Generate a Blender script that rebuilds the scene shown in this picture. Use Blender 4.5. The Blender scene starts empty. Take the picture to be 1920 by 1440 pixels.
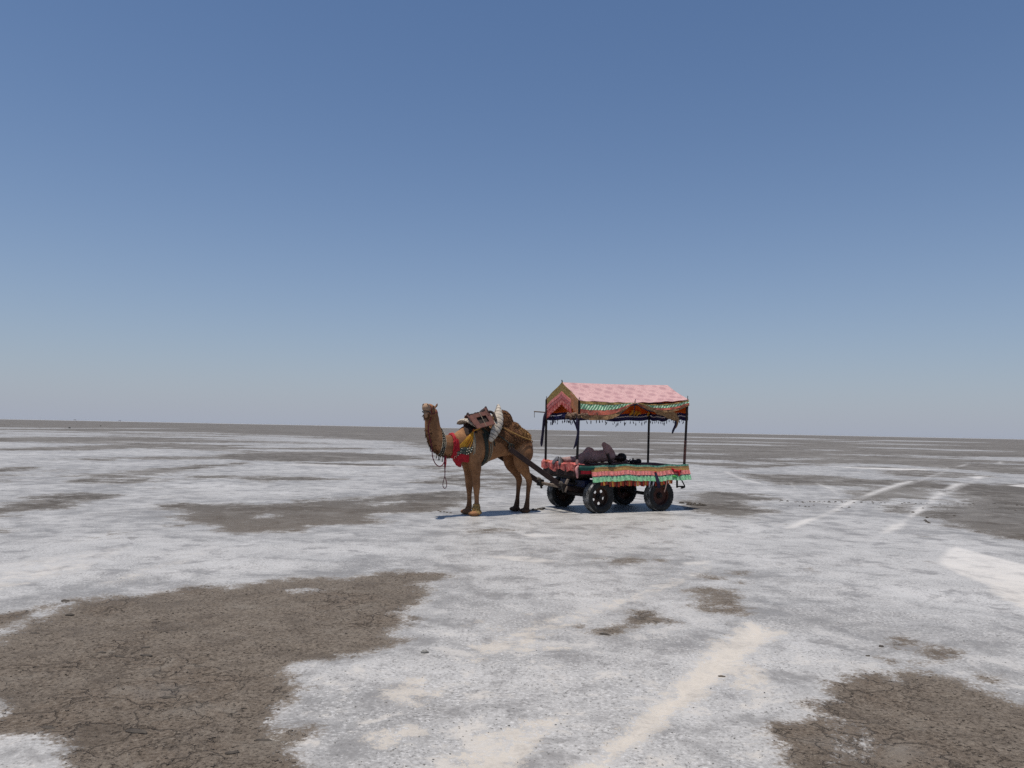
import bpy, bmesh, math, random
import numpy as np
from mathutils import Vector, Matrix, noise as mnoise
from mathutils.bvhtree import BVHTree

R = math.radians
PI = math.pi
random.seed(11)
rng = np.random.default_rng(5)
scene = bpy.context.scene
scene.render.engine = 'CYCLES'
scene.cycles.use_denoising = False
COL = scene.collection

# ------------------------------------------------------------------ camera
cam = bpy.data.cameras.new('camera')
cam.sensor_width = 36.0
cam.lens = 36.0 * 1450.0 / 1920.0
cam.clip_start = 0.05
cam.clip_end = 60000
cam_ob = bpy.data.objects.new('camera', cam)
COL.objects.link(cam_ob)
cam_ob.matrix_world = Matrix.Translation((0, 0, 1.75)) @ Matrix.Rotation(R(90 + 3.315), 4, 'X') @ Matrix.Rotation(R(1.134), 4, 'Z')
scene.camera = cam_ob

# ------------------------------------------------------------------ light
SUN_DIR = Vector((-0.74 * math.cos(R(79.5)), -0.67 * math.cos(R(79.5)), math.sin(R(79.5)))).normalized()
world = bpy.data.worlds.new('World')
scene.world = world
world.use_nodes = True
wn = world.node_tree
sky = wn.nodes.new('ShaderNodeTexSky')
sky.sky_type = 'NISHITA'
sky.sun_disc = False
sky.sun_elevation = R(79.5)
sky.sun_rotation = math.atan2(SUN_DIR.x, SUN_DIR.y)
sky.altitude = 0
sky.air_density = 1.0
sky.dust_density = 0.8
sky.ozone_density = 6.0
bg = wn.nodes['Background']
bg.inputs['Strength'].default_value = 0.093
# pale blue haze low in the air, the same all the way round the horizon
wtc = wn.nodes.new('ShaderNodeTexCoord'); wsep = wn.nodes.new('ShaderNodeSeparateXYZ')
wn.links.new(wtc.outputs['Generated'], wsep.inputs[0])
wdiv = wn.nodes.new('ShaderNodeMath'); wdiv.operation = 'MULTIPLY'; wdiv.inputs[1].default_value = -6.0
wn.links.new(wsep.outputs['Z'], wdiv.inputs[0])
wexp = wn.nodes.new('ShaderNodeMath'); wexp.operation = 'EXPONENT'; wexp.use_clamp = True
wn.links.new(wdiv.outputs[0], wexp.inputs[0])
wk = wn.nodes.new('ShaderNodeMath'); wk.operation = 'MULTIPLY'; wk.inputs[1].default_value = 0.85
wn.links.new(wexp.outputs[0], wk.inputs[0])
wmix = wn.nodes.new('ShaderNodeMix'); wmix.data_type = 'RGBA'
whs = wn.nodes.new('ShaderNodeHueSaturation'); whs.inputs['Saturation'].default_value = 1.06
wn.links.new(sky.outputs[0], whs.inputs['Color'])
wn.links.new(wk.outputs[0], wmix.inputs[0]); wn.links.new(whs.outputs[0], wmix.inputs[6])
wmix.inputs[7].default_value = (4.12, 4.52, 5.55, 1)
wn.links.new(wmix.outputs[2], bg.inputs['Color'])

sl = bpy.data.lights.new('sun', 'SUN')
sl.energy = 4.8
sl.angle = R(0.53)
sl.color = (1.0, 0.935, 0.85)
sun_ob = bpy.data.objects.new('sun', sl)
COL.objects.link(sun_ob)
sun_ob.rotation_euler = SUN_DIR.to_track_quat('Z', 'Y').to_euler()
sun_ob.location = (0, 0, 60)

vs = scene.view_settings
vs.view_transform = 'Standard'
vs.look = 'None'
vs.gamma = 1
vs.exposure = 0.0
vs.use_curve_mapping = False

# ------------------------------------------------------------------ materials
def new_mat(name):
    m = bpy.data.materials.new(name)
    m.use_nodes = True
    nt = m.node_tree
    return m, nt, nt.nodes['Principled BSDF']

def nd(nt, kind, **kw):
    n = nt.nodes.new(kind)
    for k, v in kw.items():
        setattr(n, k, v)
    return n

def setin(n, **kw):
    for k, v in kw.items():
        n.inputs[k.replace('_', ' ')].default_value = v

def noise(nt, vec, scale, detail=6, rough=0.55, dist=0.0):
    n = nd(nt, 'ShaderNodeTexNoise')
    setin(n, Scale=scale, Detail=detail, Roughness=rough, Distortion=dist)
    if vec is not None:
        nt.links.new(vec, n.inputs['Vector'])
    return n.outputs['Fac']

def val(nt, x):
    return x

def math_n(nt, op, a, b=None, c=None, clamp=False):
    n = nd(nt, 'ShaderNodeMath', operation=op, use_clamp=clamp)
    for i, s in enumerate((a, b, c)):
        if s is None:
            continue
        if isinstance(s, (int, float)):
            n.inputs[i].default_value = s
        else:
            nt.links.new(s, n.inputs[i])
    return n.outputs[0]

def sstep(nt, x, lo, hi, a=0.0, b=1.0):
    n = nd(nt, 'ShaderNodeMapRange', interpolation_type='SMOOTHSTEP')
    nt.links.new(x, n.inputs[0])
    for i, s in ((1, lo), (2, hi), (3, a), (4, b)):
        n.inputs[i].default_value = s
    return n.outputs[0]

def mixc(nt, fac, a, b, blend='MIX'):
    n = nd(nt, 'ShaderNodeMix', data_type='RGBA', blend_type=blend)
    for sock, s in ((n.inputs[0], fac), (n.inputs[6], a), (n.inputs[7], b)):
        if isinstance(s, (int, float)):
            sock.default_value = s
        elif isinstance(s, tuple):
            sock.default_value = (*s, 1) if len(s) == 3 else s
        else:
            nt.links.new(s, sock)
    return n.outputs[2]

def bump(nt, bsdf, h, strength=0.4, dist=0.01):
    b = nd(nt, 'ShaderNodeBump')
    setin(b, Strength=strength, Distance=dist)
    nt.links.new(h, b.inputs['Height'])
    nt.links.new(b.outputs[0], bsdf.inputs['Normal'])

def simple(name, c1, c2=None, scale=8.0, rough=0.8, bumps=0.3, bdist=0.01, metal=0.0, c3=None, transl=None, fine=60.0, spec=0.3):
    """two or three tones mixed by noise, with a fine relief"""
    m, nt, b = new_mat(name)
    tc = nd(nt, 'ShaderNodeTexCoord').outputs['Object']
    c2 = c2 or tuple(x * 0.7 for x in c1)
    n1 = noise(nt, tc, scale, 7, 0.6)
    col = mixc(nt, sstep(nt, n1, 0.35, 0.65), c1, c2)
    if c3:
        n2 = noise(nt, tc, scale * 2.3, 8, 0.65, 0.4)
        col = mixc(nt, sstep(nt, n2, 0.54, 0.64), col, c3)
    nf = noise(nt, tc, fine, 4, 0.6)
    col = mixc(nt, sstep(nt, nf, 0.3, 0.75), col, mixc(nt, 0.35, col, (0, 0, 0)))
    nt.links.new(col, b.inputs['Base Color'])
    setin(b, Roughness=rough, Metallic=metal)
    b.inputs['Specular IOR Level'].default_value = spec
    bump(nt, b, math_n(nt, 'ADD', n1, math_n(nt, 'MULTIPLY', nf, 0.4)), bumps, bdist)
    if transl:
        t = nd(nt, 'ShaderNodeBsdfTranslucent')
        nt.links.new(col, t.inputs['Color'])
        mx = nd(nt, 'ShaderNodeMixShader')
        mx.inputs[0].default_value = transl
        out = nt.nodes['Material Output']
        nt.links.new(b.outputs[0], mx.inputs[1])
        nt.links.new(t.outputs[0], mx.inputs[2])
        nt.links.new(mx.outputs[0], out.inputs['Surface'])
    return m

# ------------------------------------------------------------------ mesh helpers
def tag(o, label=None, cat=None, group=None, kind=None):
    if label: o['label'] = label
    if cat: o['category'] = cat
    if group: o['group'] = group
    if kind: o['kind'] = kind
    return o

def empty(name, loc, rz=0.0, **kw):
    o = bpy.data.objects.new(name, None)
    o.empty_display_size = 0.2
    COL.objects.link(o)
    o.location = loc
    o.rotation_euler = (0, 0, rz)
    return tag(o, **kw)

def catmull(P, n):
    P = np.asarray(P, float)
    if len(P) < 3:
        t = np.linspace(0, 1, n)[:, None]
        return P[0] * (1 - t) + P[-1] * t
    Q = np.vstack([2 * P[0] - P[1], P, 2 * P[-1] - P[-2]])
    out = []
    for u in np.linspace(0, len(P) - 1, n):
        i = min(int(u), len(P) - 2)
        t = u - i
        a, b, c, d = Q[i], Q[i + 1], Q[i + 2], Q[i + 3]
        out.append(0.5 * (2 * b + (c - a) * t + (2 * a - 5 * b + 4 * c - d) * t * t + (3 * b - a - 3 * c + d) * t ** 3))
    return np.array(out)

class MB:
    """collects shapes into one mesh"""
    def __init__(self):
        self.v, self.f, self.mi = [], [], []
    def add(self, V, F, mi=0):
        k = len(self.v)
        self.v.extend([tuple(map(float, p)) for p in V])
        self.f.extend([tuple(i + k for i in f) for f in F])
        self.mi.extend([mi] * len(F))
        return self
    def box(self, c, s, rot=None, mi=0, bev=0.0):
        cx, cy, cz = c
        M = rot or Matrix.Identity(3)
        hx, hy, hz = s[0] / 2, s[1] / 2, s[2] / 2
        if bev <= 0:
            bev = min(s) * 0.12
        V = []
        pts = []
        for sz in (-1, 1):
            for (ax, ay) in ((-1, -1), (1, -1), (1, 1), (-1, 1)):
                pts.append((ax, ay, sz))
        rings = []
        for (z, k) in ((-hz, bev), (-hz + bev, 0), (hz - bev, 0), (hz, bev)):
            ring = []
            x, y = hx - k, hy - k
            b2 = min(bev, x * 0.5, y * 0.5)
            for (px, py) in ((-x + b2, -y), (x - b2, -y), (x, -y + b2), (x, y - b2), (x - b2, y), (-x + b2, y), (-x, y - b2), (-x, -y + b2)):
                p = M @ Vector((px, py, z))
                ring.append(len(V)); V.append((p.x + cx, p.y + cy, p.z + cz))
            rings.append(ring)
        F = []
        for a, b in zip(rings, rings[1:]):
            for i in range(8):
                F.append((a[i], a[(i + 1) % 8], b[(i + 1) % 8], b[i]))
        F.append(tuple(reversed(rings[0]))); F.append(tuple(rings[-1]))
        return self.add(V, F, mi)
    def bar(self, p, q, w, h, mi=0, roll=0.0):
        p, q = Vector(p), Vector(q)
        d = q - p
        x = d.normalized()
        up = Vector((0, 0, 1)) if abs(x.z) < 0.95 else Vector((0, 1, 0))
        y = up.cross(x).normalized(); z = x.cross(y)
        M = Matrix((x, y, z)).transposed()
        if roll: M = M @ Matrix.Rotation(roll, 3, 'X')
        c = (p + q) / 2
        return self.box(c, (d.length, w, h), M, mi)
    def tube(self, P, rad, n=8, lat=None, mi=0, res=None, caps=True, spline=True):
        """P points, rad radius or list of radius / (lateral, other)"""
        P = np.asarray(P, float)
        m = len(P)
        rl = rad if isinstance(rad, list) else [rad] * m
        rr = np.array([(r_, r_) if np.isscalar(r_) else r_ for r_ in rl], float)
        if res is None: res = (m - 1) * 3 + 1
        if spline and m > 2:
            Q = catmull(np.hstack([P, rr]), res)
            P, rr = Q[:, :3], np.maximum(Q[:, 3:], 1e-4)
        T = np.gradient(P, axis=0)
        T /= np.maximum(np.linalg.norm(T, axis=1), 1e-9)[:, None]
        L = None
        cen, frames = [], []
        for i in range(len(P)):
            t = T[i]
            base = np.array(lat, float) if lat is not None else (L if L is not None else (np.array([0, 0, 1.]) if abs(t[2]) < 0.9 else np.array([1., 0, 0])))
            l = base - t * (base @ t)
            l /= max(np.linalg.norm(l), 1e-9)
            if lat is None: L = l
            frames.append((l, np.cross(t, l)))
        rings = []
        seq = []
        if caps:
            for a in (80, 55, 28):
                seq.append((0, -math.sin(R(a)), math.cos(R(a))))
        for i in range(len(P)): seq.append((i, 0, 1))
        if caps:
            for a in (28, 55, 80):
                seq.append((len(P) - 1, math.sin(R(a)), math.cos(R(a))))
        V = []
        for (i, s, k) in seq:
            l, o = frames[i]
            rm = min(rr[i])
            c = P[i] + T[i] * s * rm
            for j in range(n):
                a = 2 * PI * j / n
                V.append(c + l * rr[i][0] * k * math.cos(a) + o * rr[i][1] * k * math.sin(a))
        F = []
        K = len(seq)
        for i in range(K - 1):
            for j in range(n):
                F.append((i * n + j, i * n + (j + 1) % n, (i + 1) * n + (j + 1) % n, (i + 1) * n + j))
        F.append(tuple(range(n - 1, -1, -1))); F.append(tuple((K - 1) * n + j for j in range(n)))
        return self.add(V, F, mi)
    def ell(self, c, r, rot=None, n=16, mi=0):
        V, F = [], []
        M = rot or Matrix.Identity(3)
        m = n // 2
        for i in range(m + 1):
            t = PI * i / m
            for j in range(n):
                a = 2 * PI * j / n
                p = M @ Vector((r[0] * math.sin(t) * math.cos(a), r[1] * math.sin(t) * math.sin(a), r[2] * math.cos(t)))
                V.append((p.x + c[0], p.y + c[1], p.z + c[2]))
        for i in range(m):
            for j in range(n):
                F.append((i * n + j, (i + 1) * n + j, (i + 1) * n + (j + 1) % n, i * n + (j + 1) % n))
        return self.add(V, F, mi)
    def lathe(self, prof, n=32, axis='Y', c=(0, 0, 0), mi=None, closed=True):
        """prof: (radius, offset along the axis), a closed ring profile"""
        V, F, MI = [], [], []
        k = len(prof)
        for j in range(n):
            a = 2 * PI * j / n
            for (r_, o) in prof:
                x, z = r_ * math.cos(a), r_ * math.sin(a)
                V.append((x + c[0], o + c[1], z + c[2]) if axis == 'Y' else (x + c[0], z + c[1], o + c[2]))
        last = k if closed else k - 1
        for j in range(n):
            for i in range(last):
                F.append((j * k + i, j * k + (i + 1) % k, ((j + 1) % n) * k + (i + 1) % k, ((j + 1) % n) * k + i))
        kk = len(self.v)
        self.v.extend([tuple(map(float, p)) for p in V])
        self.f.extend([tuple(i + kk for i in f) for f in F])
        for j in range(n):
            for i in range(last):
                self.mi.append(mi[i] if mi else 0)
        return self
    def grid(self, fn, nu, nv, mi=0):
        V = [fn(i / (nu - 1), j / (nv - 1)) for i in range(nu) for j in range(nv)]
        F = [(i * nv + j, (i + 1) * nv + j, (i + 1) * nv + j + 1, i * nv + j + 1) for i in range(nu - 1) for j in range(nv - 1)]
        return self.add(V, F, mi)
    def sheet(self, fn, nu, nv, th=0.006, mi=0):
        """a cloth of real thickness: two faces and closed edges"""
        A = np.array([[fn(i / (nu - 1), j / (nv - 1)) for j in range(nv)] for i in range(nu)], float)
        du = np.gradient(A, axis=0); dv = np.gradient(A, axis=1)
        N = np.cross(du, dv)
        N /= np.maximum(np.linalg.norm(N, axis=2), 1e-9)[..., None]
        B = A - N * th
        V = list(A.reshape(-1, 3)) + list(B.reshape(-1, 3))
        o = nu * nv
        F = []
        for i in range(nu - 1):
            for j in range(nv - 1):
                a, b, c, d = i * nv + j, (i + 1) * nv + j, (i + 1) * nv + j + 1, i * nv + j + 1
                F.append((a, b, c, d)); F.append((o + d, o + c, o + b, o + a))
        for i in range(nu - 1):
            a, b = i * nv, (i + 1) * nv
            F.append((b, a, o + a, o + b))
            a, b = i * nv + nv - 1, (i + 1) * nv + nv - 1
            F.append((a, b, o + b, o + a))
        for j in range(nv - 1):
            F.append((j, j + 1, o + j + 1, o + j))
            a = (nu - 1) * nv + j
            F.append((a + 1, a, o + a, o + a + 1))
        return self.add(V, F, mi)
    def mesh(self, name, smooth=40):
        me = bpy.data.meshes.new(name)
        me.from_pydata(self.v, [], self.f)
        me.polygons.foreach_set('material_index', self.mi)
        me.update()
        bm = bmesh.new(); bm.from_mesh(me)
        bmesh.ops.recalc_face_normals(bm, faces=bm.faces)
        bm.to_mesh(me); bm.free()
        if smooth:
            me.polygons.foreach_set('use_smooth', [True] * len(me.polygons))
            me.set_sharp_from_angle(angle=R(smooth))
        return me
    def build(self, name, mat, parent=None, smooth=40, loc=None, **kw):
        me = self.mesh(name, smooth)
        for m in (mat if isinstance(mat, (list, tuple)) else [mat]):
            me.materials.append(m)
        o = bpy.data.objects.new(name, me)
        COL.objects.link(o)
        if parent is not None: o.parent = parent
        if loc is not None: o.location = loc
        return tag(o, **kw)

def fused(mb, voxel, smooth_it=6, factor=0.5):
    """one continuous skin round every shape collected in mb"""
    me = mb.mesh('tmp', 0)
    o = bpy.data.objects.new('tmp', me)
    COL.objects.link(o)
    r = o.modifiers.new('r', 'REMESH'); r.mode = 'VOXEL'; r.voxel_size = voxel
    s = o.modifiers.new('s', 'SMOOTH'); s.factor = factor; s.iterations = smooth_it
    dg = bpy.context.evaluated_depsgraph_get()
    out = bpy.data.meshes.new_from_object(o.evaluated_get(dg))
    bpy.data.objects.remove(o); bpy.data.meshes.remove(me)
    out.polygons.foreach_set('use_smooth', [True] * len(out.polygons))
    return out

def link_mesh(me, name, mat, parent=None, **kw):
    me.name = name
    me.materials.clear()
    for m in (mat if isinstance(mat, (list, tuple)) else [mat]):
        me.materials.append(m)
    o = bpy.data.objects.new(name, me)
    COL.objects.link(o)
    if parent is not None: o.parent = parent
    return tag(o, **kw)

# ------------------------------------------------------------------ ground: salt crust over mud
# outlines of bare mud and of smooth cream salt, as (bearing, log of range in metres) on the plain
MUD = [
 ('m', 9, [(-0.9074, 6.756),(-0.7136, 5.419),(-0.5828, 4.979),(-0.3666, 5.017),(-0.2672, 4.748),(-0.2153, 4.675),(-0.1352, 4.453),(-0.1079, 4.132),(-0.0394, 3.991),(0.0292, 4.033),(0.1316, 3.936),(0.2248, 3.785),(0.2953, 3.695),(0.357, 3.844),(0.4159, 3.995),(0.4719, 3.983),(0.5249, 3.906),(0.5843, 3.822),(0.7449, 3.803),(0.9275, 4.005),(0.9286, 7.222),(0.5849, 7.842),(0.0012, 7.66),(-0.5833, 7.841),(-0.9075, 8.145)]),
 ('s', 0.03, [(-0.5829, 5.22),(-0.5023, 5.278),(-0.4253, 5.406),(-0.5022, 5.213),(-0.5828, 5.106)]),
 ('s', 9, [(-0.5073, 4.799),(-0.3665, 4.888),(-0.2927, 4.856),(-0.3665, 4.795),(-0.5072, 4.681)]),
 ('s', 0.05, [(-0.425, 4.715),(-0.2672, 4.815),(-0.2153, 4.783),(-0.2672, 4.705),(-0.4249, 4.639)]),
 ('s', 0.03, [(-0.3541, 4.333),(-0.2798, 4.439),(-0.2151, 4.422),(-0.1754, 4.389),(-0.2151, 4.331),(-0.2797, 4.319)]),
 ('s', 9, [(-0.215, 4.247),(-0.162, 4.338),(-0.108, 4.29),(-0.0943, 4.217),(-0.1619, 4.175),(-0.2149, 4.17)]),
 ('s', 0.03, [(0.1314, 4.796),(0.2312, 4.861),(0.3078, 4.901),(0.2312, 4.745)]),
 ('s', 9, [(0.2246, 5.675),(0.3078, 5.89),(0.3928, 5.958),(0.381, 5.718),(0.3078, 5.651),(0.2246, 5.52)]),
 ('s', 9, [(0.4389, 5.922),(0.5201, 6.028),(0.5201, 5.836),(0.4501, 5.734)]),
 ('s', 9, [(0.369, 4.602),(0.4102, 4.615),(0.4073, 4.54),(0.369, 4.532)]),
 ('s', 9, [(0.3265, 4.042),(0.375, 4.15),(0.3779, 4.097),(0.3387, 4.003)]),
 ('s', 9, [(0.3927, 4.282),(0.416, 4.34),(0.4159, 4.274)]),
 ('s', 9, [(0.4666, 4.444),(0.525, 4.368),(0.5846, 4.442),(0.6173, 4.448),(0.6173, 4.32),(0.5749, 4.284),(0.525, 4.291),(0.472, 4.366)]),
 ('s', 9, [(0.2312, 4.226),(0.2667, 4.225),(0.2636, 4.183),(0.2312, 4.175)]),
 ('s', 9, [(0.5148, 4.857),(0.5505, 4.895),(0.5505, 4.83),(0.5199, 4.784)]),
 ('s', 9, [(0.0563, 5.602),(0.1109, 5.67),(0.111, 5.563),(0.0563, 5.454)]),
 ('s', 0.04, [(-0.0673, 4.851),(0.0014, 4.848),(0.0358, 4.799),(0.0014, 4.752),(-0.0673, 4.756)]),
 ('s', 0.04, [(0.0291, 4.341),(0.1517, 4.37),(0.1517, 4.31),(0.0291, 4.255)]),
 ('s', 0.04, [(0.1919, 3.942),(0.2507, 3.951),(0.2953, 3.876),(0.2507, 3.839),(0.1919, 3.866)]),
 ('m', 0.05, [(-0.7127, 4.274),(-0.5679, 4.506),(-0.5071, 4.527),(-0.4249, 4.55),(-0.3543, 4.551),(-0.4247, 4.409),(-0.4802, 4.274),(-0.5327, 4.304),(-0.6285, 4.228)]),
 ('m', 9, [(-0.6281, 3.963),(-0.5818, 3.999),(-0.5222, 4.063),(-0.4692, 4.16),(-0.4359, 4.218),(-0.366, 4.197),(-0.3048, 4.225),(-0.3539, 4.109),(-0.4635, 4.035),(-0.5116, 3.952),(-0.5817, 3.93)]),
 ('m', 0.06, [(-0.43, 4.023),(-0.4072, 4.091),(-0.3478, 4.111),(-0.3047, 4.082),(-0.2149, 4.146),(-0.135, 4.141),(-0.2148, 4.053),(-0.3658, 4.019)]),
 ('m', 9, [(-0.506, 3.73),(-0.452, 3.746),(-0.3774, 3.767),(-0.3536, 3.854),(-0.3169, 3.916),(-0.2666, 3.95),(-0.2147, 3.949),(-0.1617, 3.911),(-0.1212, 3.871),(-0.0939, 3.742),(-0.1748, 3.684),(-0.2274, 3.641),(-0.2915, 3.644),(-0.3654, 3.693),(-0.4519, 3.688)]),
 ('m', 0.03, [(-0.2597, 3.607),(-0.2143, 3.615),(-0.1746, 3.596),(-0.2142, 3.56)]),
 ('m', 9, [(-0.5127, 3.246),(-0.4946, 3.343),(-0.4786, 3.39),(-0.4514, 3.44),(-0.4234, 3.483),(-0.377, 3.543),(-0.3288, 3.598),(-0.3409, 3.532),(-0.3709, 3.482),(-0.3943, 3.403),(-0.4231, 3.374),(-0.4622, 3.358),(-0.4838, 3.294),(-0.5048, 3.235)]),
 ('m', 9, [(-0.6705, 3.456),(-0.5807, 3.482),(-0.5565, 3.51),(-0.539, 3.496),(-0.5612, 3.446),(-0.5806, 3.42),(-0.6702, 3.355)]),
 ('m', 9, [(-0.6085, 3.325),(-0.5707, 3.332),(-0.5658, 3.312),(-0.6083, 3.29)]),
 ('m', 0.02, [(-0.5287, 3.451),(-0.508, 3.447),(-0.5105, 3.416),(-0.5235, 3.418)]),
 ('m', 0.012, [(-0.6068, 2.903),(-0.5789, 2.952),(-0.55, 3.025),(-0.5043, 3.083),(-0.4612, 3.042),(-0.4693, 2.995),(-0.4986, 2.962),(-0.4957, 2.91),(-0.5293, 2.884),(-0.5639, 2.845),(-0.6063, 2.793)]),
 ('m', 0.03, [(-0.6253, 2.971),(-0.5788, 2.921),(-0.5495, 2.909),(-0.5036, 2.906),(-0.5293, 2.878),(-0.5688, 2.847),(-0.6245, 2.802)]),
 ('m', 9, [(-0.606, 2.742),(-0.5777, 2.705),(-0.5606, 2.683),(-0.5702, 2.659),(-0.6055, 2.652)]),
 ('m', 0.012, [(-0.127, 3.203),(-0.0662, 3.371),(0.0023, 3.427),(0.023, 3.288),(0.0198, 3.142),(-0.011, 3.125),(-0.0522, 3.152)]),
 ('m', 9, [(-0.4215, 2.884),(-0.3987, 2.911),(-0.3512, 2.883),(-0.3022, 2.883),(-0.2645, 2.914),(-0.2129, 2.941),(-0.1734, 2.979),(-0.1334, 3.028),(-0.0725, 3.069),(-0.052, 3.032),(-0.0585, 2.889),(-0.0685, 2.813),(-0.1058, 2.784),(-0.1595, 2.763),(-0.1726, 2.71),(-0.1645, 2.665),(-0.1988, 2.65),(-0.2442, 2.642),(-0.2632, 2.583),(-0.3009, 2.583),(-0.3378, 2.58),(-0.359, 2.608),(-0.3712, 2.661),(-0.4036, 2.711),(-0.4153, 2.763),(-0.3952, 2.775),(-0.4214, 2.84)]),
 ('m', 0.02, [(-0.2645, 2.914),(-0.1734, 2.986),(-0.0929, 3.066),(-0.0384, 3.084),(-0.0382, 2.987),(-0.1332, 2.93),(-0.2127, 2.892)]),
 ('s', 0.03, [(-0.3079, 2.748),(-0.2986, 2.759),(-0.2923, 2.746),(-0.3016, 2.73)]),
 ('s', 0.01, [(-0.1798, 2.879),(-0.1332, 2.93),(-0.1298, 2.916),(-0.1731, 2.859)]),
 ('m', 0.02, [(-0.4148, 2.667),(-0.3976, 2.672),(-0.3975, 2.652)]),
 ('m', 0.02, [(-0.0481, 2.576),(-0.0339, 2.608),(-0.0168, 2.616),(0.0023, 2.608),(-0.0222, 2.589),(-0.0249, 2.563),(-0.0338, 2.582)]),
 ('m', 0.012, [(-0.6863, 4.416),(-0.647, 4.39),(-0.598, 4.334),(-0.5455, 4.268),(-0.6052, 4.307),(-0.6537, 4.364)]),
 ('m', 0.03, [(-0.415, 4.742),(-0.3958, 4.758),(-0.3729, 4.709),(-0.3496, 4.635),(-0.3761, 4.631),(-0.3989, 4.681)]),
 ('m', 0.004, [(-0.1692, 3.854),(-0.124, 3.889),(-0.0705, 3.89),(-0.0165, 3.874),(-0.0781, 3.832),(-0.1315, 3.835)]),
 ('m', 0.004, [(-0.6514, 4.457),(-0.6344, 4.456),(-0.6141, 4.418),(-0.5931, 4.365),(-0.617, 4.376),(-0.6373, 4.415)]),
 ('m', 0.03, [(-0.4178, 5.193),(-0.389, 5.183),(-0.3545, 5.12),(-0.3191, 5.038),(-0.3594, 5.061),(-0.3938, 5.125)]),
 ('m', 0.03, [(-0.6703, 4.958),(-0.6238, 4.964),(-0.5653, 4.918),(-0.5021, 4.852),(-0.5739, 4.855),(-0.6318, 4.904)]),
 ('m', 0.004, [(-0.5243, 3.336),(-0.5102, 3.343),(-0.4933, 3.326),(-0.4761, 3.298),(-0.4956, 3.295),(-0.5125, 3.314)]),
 ('m', 0.012, [(-0.6579, 3.297),(-0.6437, 3.317),(-0.6266, 3.3),(-0.609, 3.266),(-0.6289, 3.249),(-0.6459, 3.269)]),
 ('m', 0.012, [(-0.1187, 4.423),(-0.0972, 4.456),(-0.072, 4.427),(-0.0466, 4.371),(-0.0755, 4.344),(-0.1008, 4.376)]),
 ('m', 0.004, [(-0.573, 4.361),(-0.5353, 4.397),(-0.4891, 4.381),(-0.4404, 4.339),(-0.4957, 4.304),(-0.5417, 4.325)]),
 ('m', 0.03, [(-0.4756, 3.307),(-0.4491, 3.304),(-0.4172, 3.281),(-0.3844, 3.248),(-0.4218, 3.256),(-0.4535, 3.281)]),
 ('m', 0.012, [(-0.3532, 3.917),(-0.3168, 3.943),(-0.2732, 3.921),(-0.2285, 3.877),(-0.2794, 3.853),(-0.3229, 3.879)]),
 ('m', 0.03, [(-0.4159, 4.424),(-0.372, 4.438),(-0.3188, 4.416),(-0.2636, 4.379),(-0.3265, 4.365),(-0.3794, 4.39)]),
 ('m', 0.03, [(-0.5863, 4.671),(-0.527, 4.643),(-0.4521, 4.581),(-0.3714, 4.509),(-0.4631, 4.545),(-0.5371, 4.61)]),
 ('m', 0.012, [(-0.6785, 4.51),(-0.6479, 4.498),(-0.6103, 4.438),(-0.5706, 4.359),(-0.6157, 4.386),(-0.653, 4.448)]),
 ('m', 0.03, [(-0.5224, 3.69),(-0.5032, 3.699),(-0.4802, 3.686),(-0.4566, 3.663),(-0.4834, 3.656),(-0.5064, 3.671)]),
 ('m', 0.012, [(-0.5084, 4.657),(-0.4599, 4.697),(-0.4001, 4.702),(-0.3371, 4.69),(-0.4088, 4.639),(-0.4681, 4.639)]),
 ('m', 0.03, [(-0.3925, 4.023),(-0.3625, 4.015),(-0.3267, 3.975),(-0.29, 3.925),(-0.3318, 3.941),(-0.3675, 3.982)]),
 ('m', 0.03, [(-0.7264, 3.788),(-0.6912, 3.771),(-0.6473, 3.708),(-0.6003, 3.628),(-0.6537, 3.66),(-0.6971, 3.725)]),
 ('m', 0.004, [(-0.5106, 4.247),(-0.4922, 4.282),(-0.4703, 4.271),(-0.4478, 4.237),(-0.4733, 4.204),(-0.4952, 4.219)]),
 ('m', 0.03, [(-0.4681, 3.233),(-0.4586, 3.257),(-0.4472, 3.247),(-0.4356, 3.221),(-0.4486, 3.199),(-0.46, 3.211)]),
 ('m', 0.03, [(-0.6929, 4.787),(-0.6644, 4.745),(-0.6295, 4.669),(-0.5928, 4.585),(-0.6346, 4.644),(-0.6692, 4.72)]),
 ('m', 0.004, [(-0.4435, 4.427),(-0.3741, 4.426),(-0.288, 4.369),(-0.1974, 4.294),(-0.3006, 4.299),(-0.3859, 4.359)]),
 ('m', 0.004, [(-0.1085, 3.448),(-0.0782, 3.48),(-0.0428, 3.476),(-0.0072, 3.456),(-0.0478, 3.422),(-0.0832, 3.429)]),
 ('m', 0.03, [(-0.166, 5.38),(-0.1211, 5.381),(-0.068, 5.248),(-0.0146, 5.082),(-0.0756, 5.104),(-0.1285, 5.229)]),
 ('m', 0.004, [(-0.356, 4.6),(-0.3344, 4.644),(-0.3087, 4.615),(-0.2826, 4.551),(-0.3123, 4.514),(-0.3379, 4.547)]),
 ('m', 0.03, [(-0.6426, 4.36),(-0.6065, 4.348),(-0.5619, 4.291),(-0.5147, 4.217),(-0.5684, 4.242),(-0.6126, 4.301)]),
 ('m', 0.004, [(-0.1462, 3.541),(-0.0973, 3.564),(-0.0396, 3.537),(0.0183, 3.492),(-0.0478, 3.47),(-0.1054, 3.499)]),
 ('m', 0.012, [(-0.5186, 4.926),(-0.4613, 4.898),(-0.39, 4.774),(-0.3143, 4.626),(-0.4004, 4.675),(-0.471, 4.797)]),
 ('m', 0.012, [(-0.4143, 4.956),(-0.338, 4.864),(-0.2436, 4.703),(-0.1445, 4.542),(-0.2573, 4.642),(-0.351, 4.8)]),
 ('m', 0.004, [(-0.5198, 3.285),(-0.5072, 3.298),(-0.4922, 3.287),(-0.4768, 3.264),(-0.4942, 3.254),(-0.5092, 3.267)]),
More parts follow.
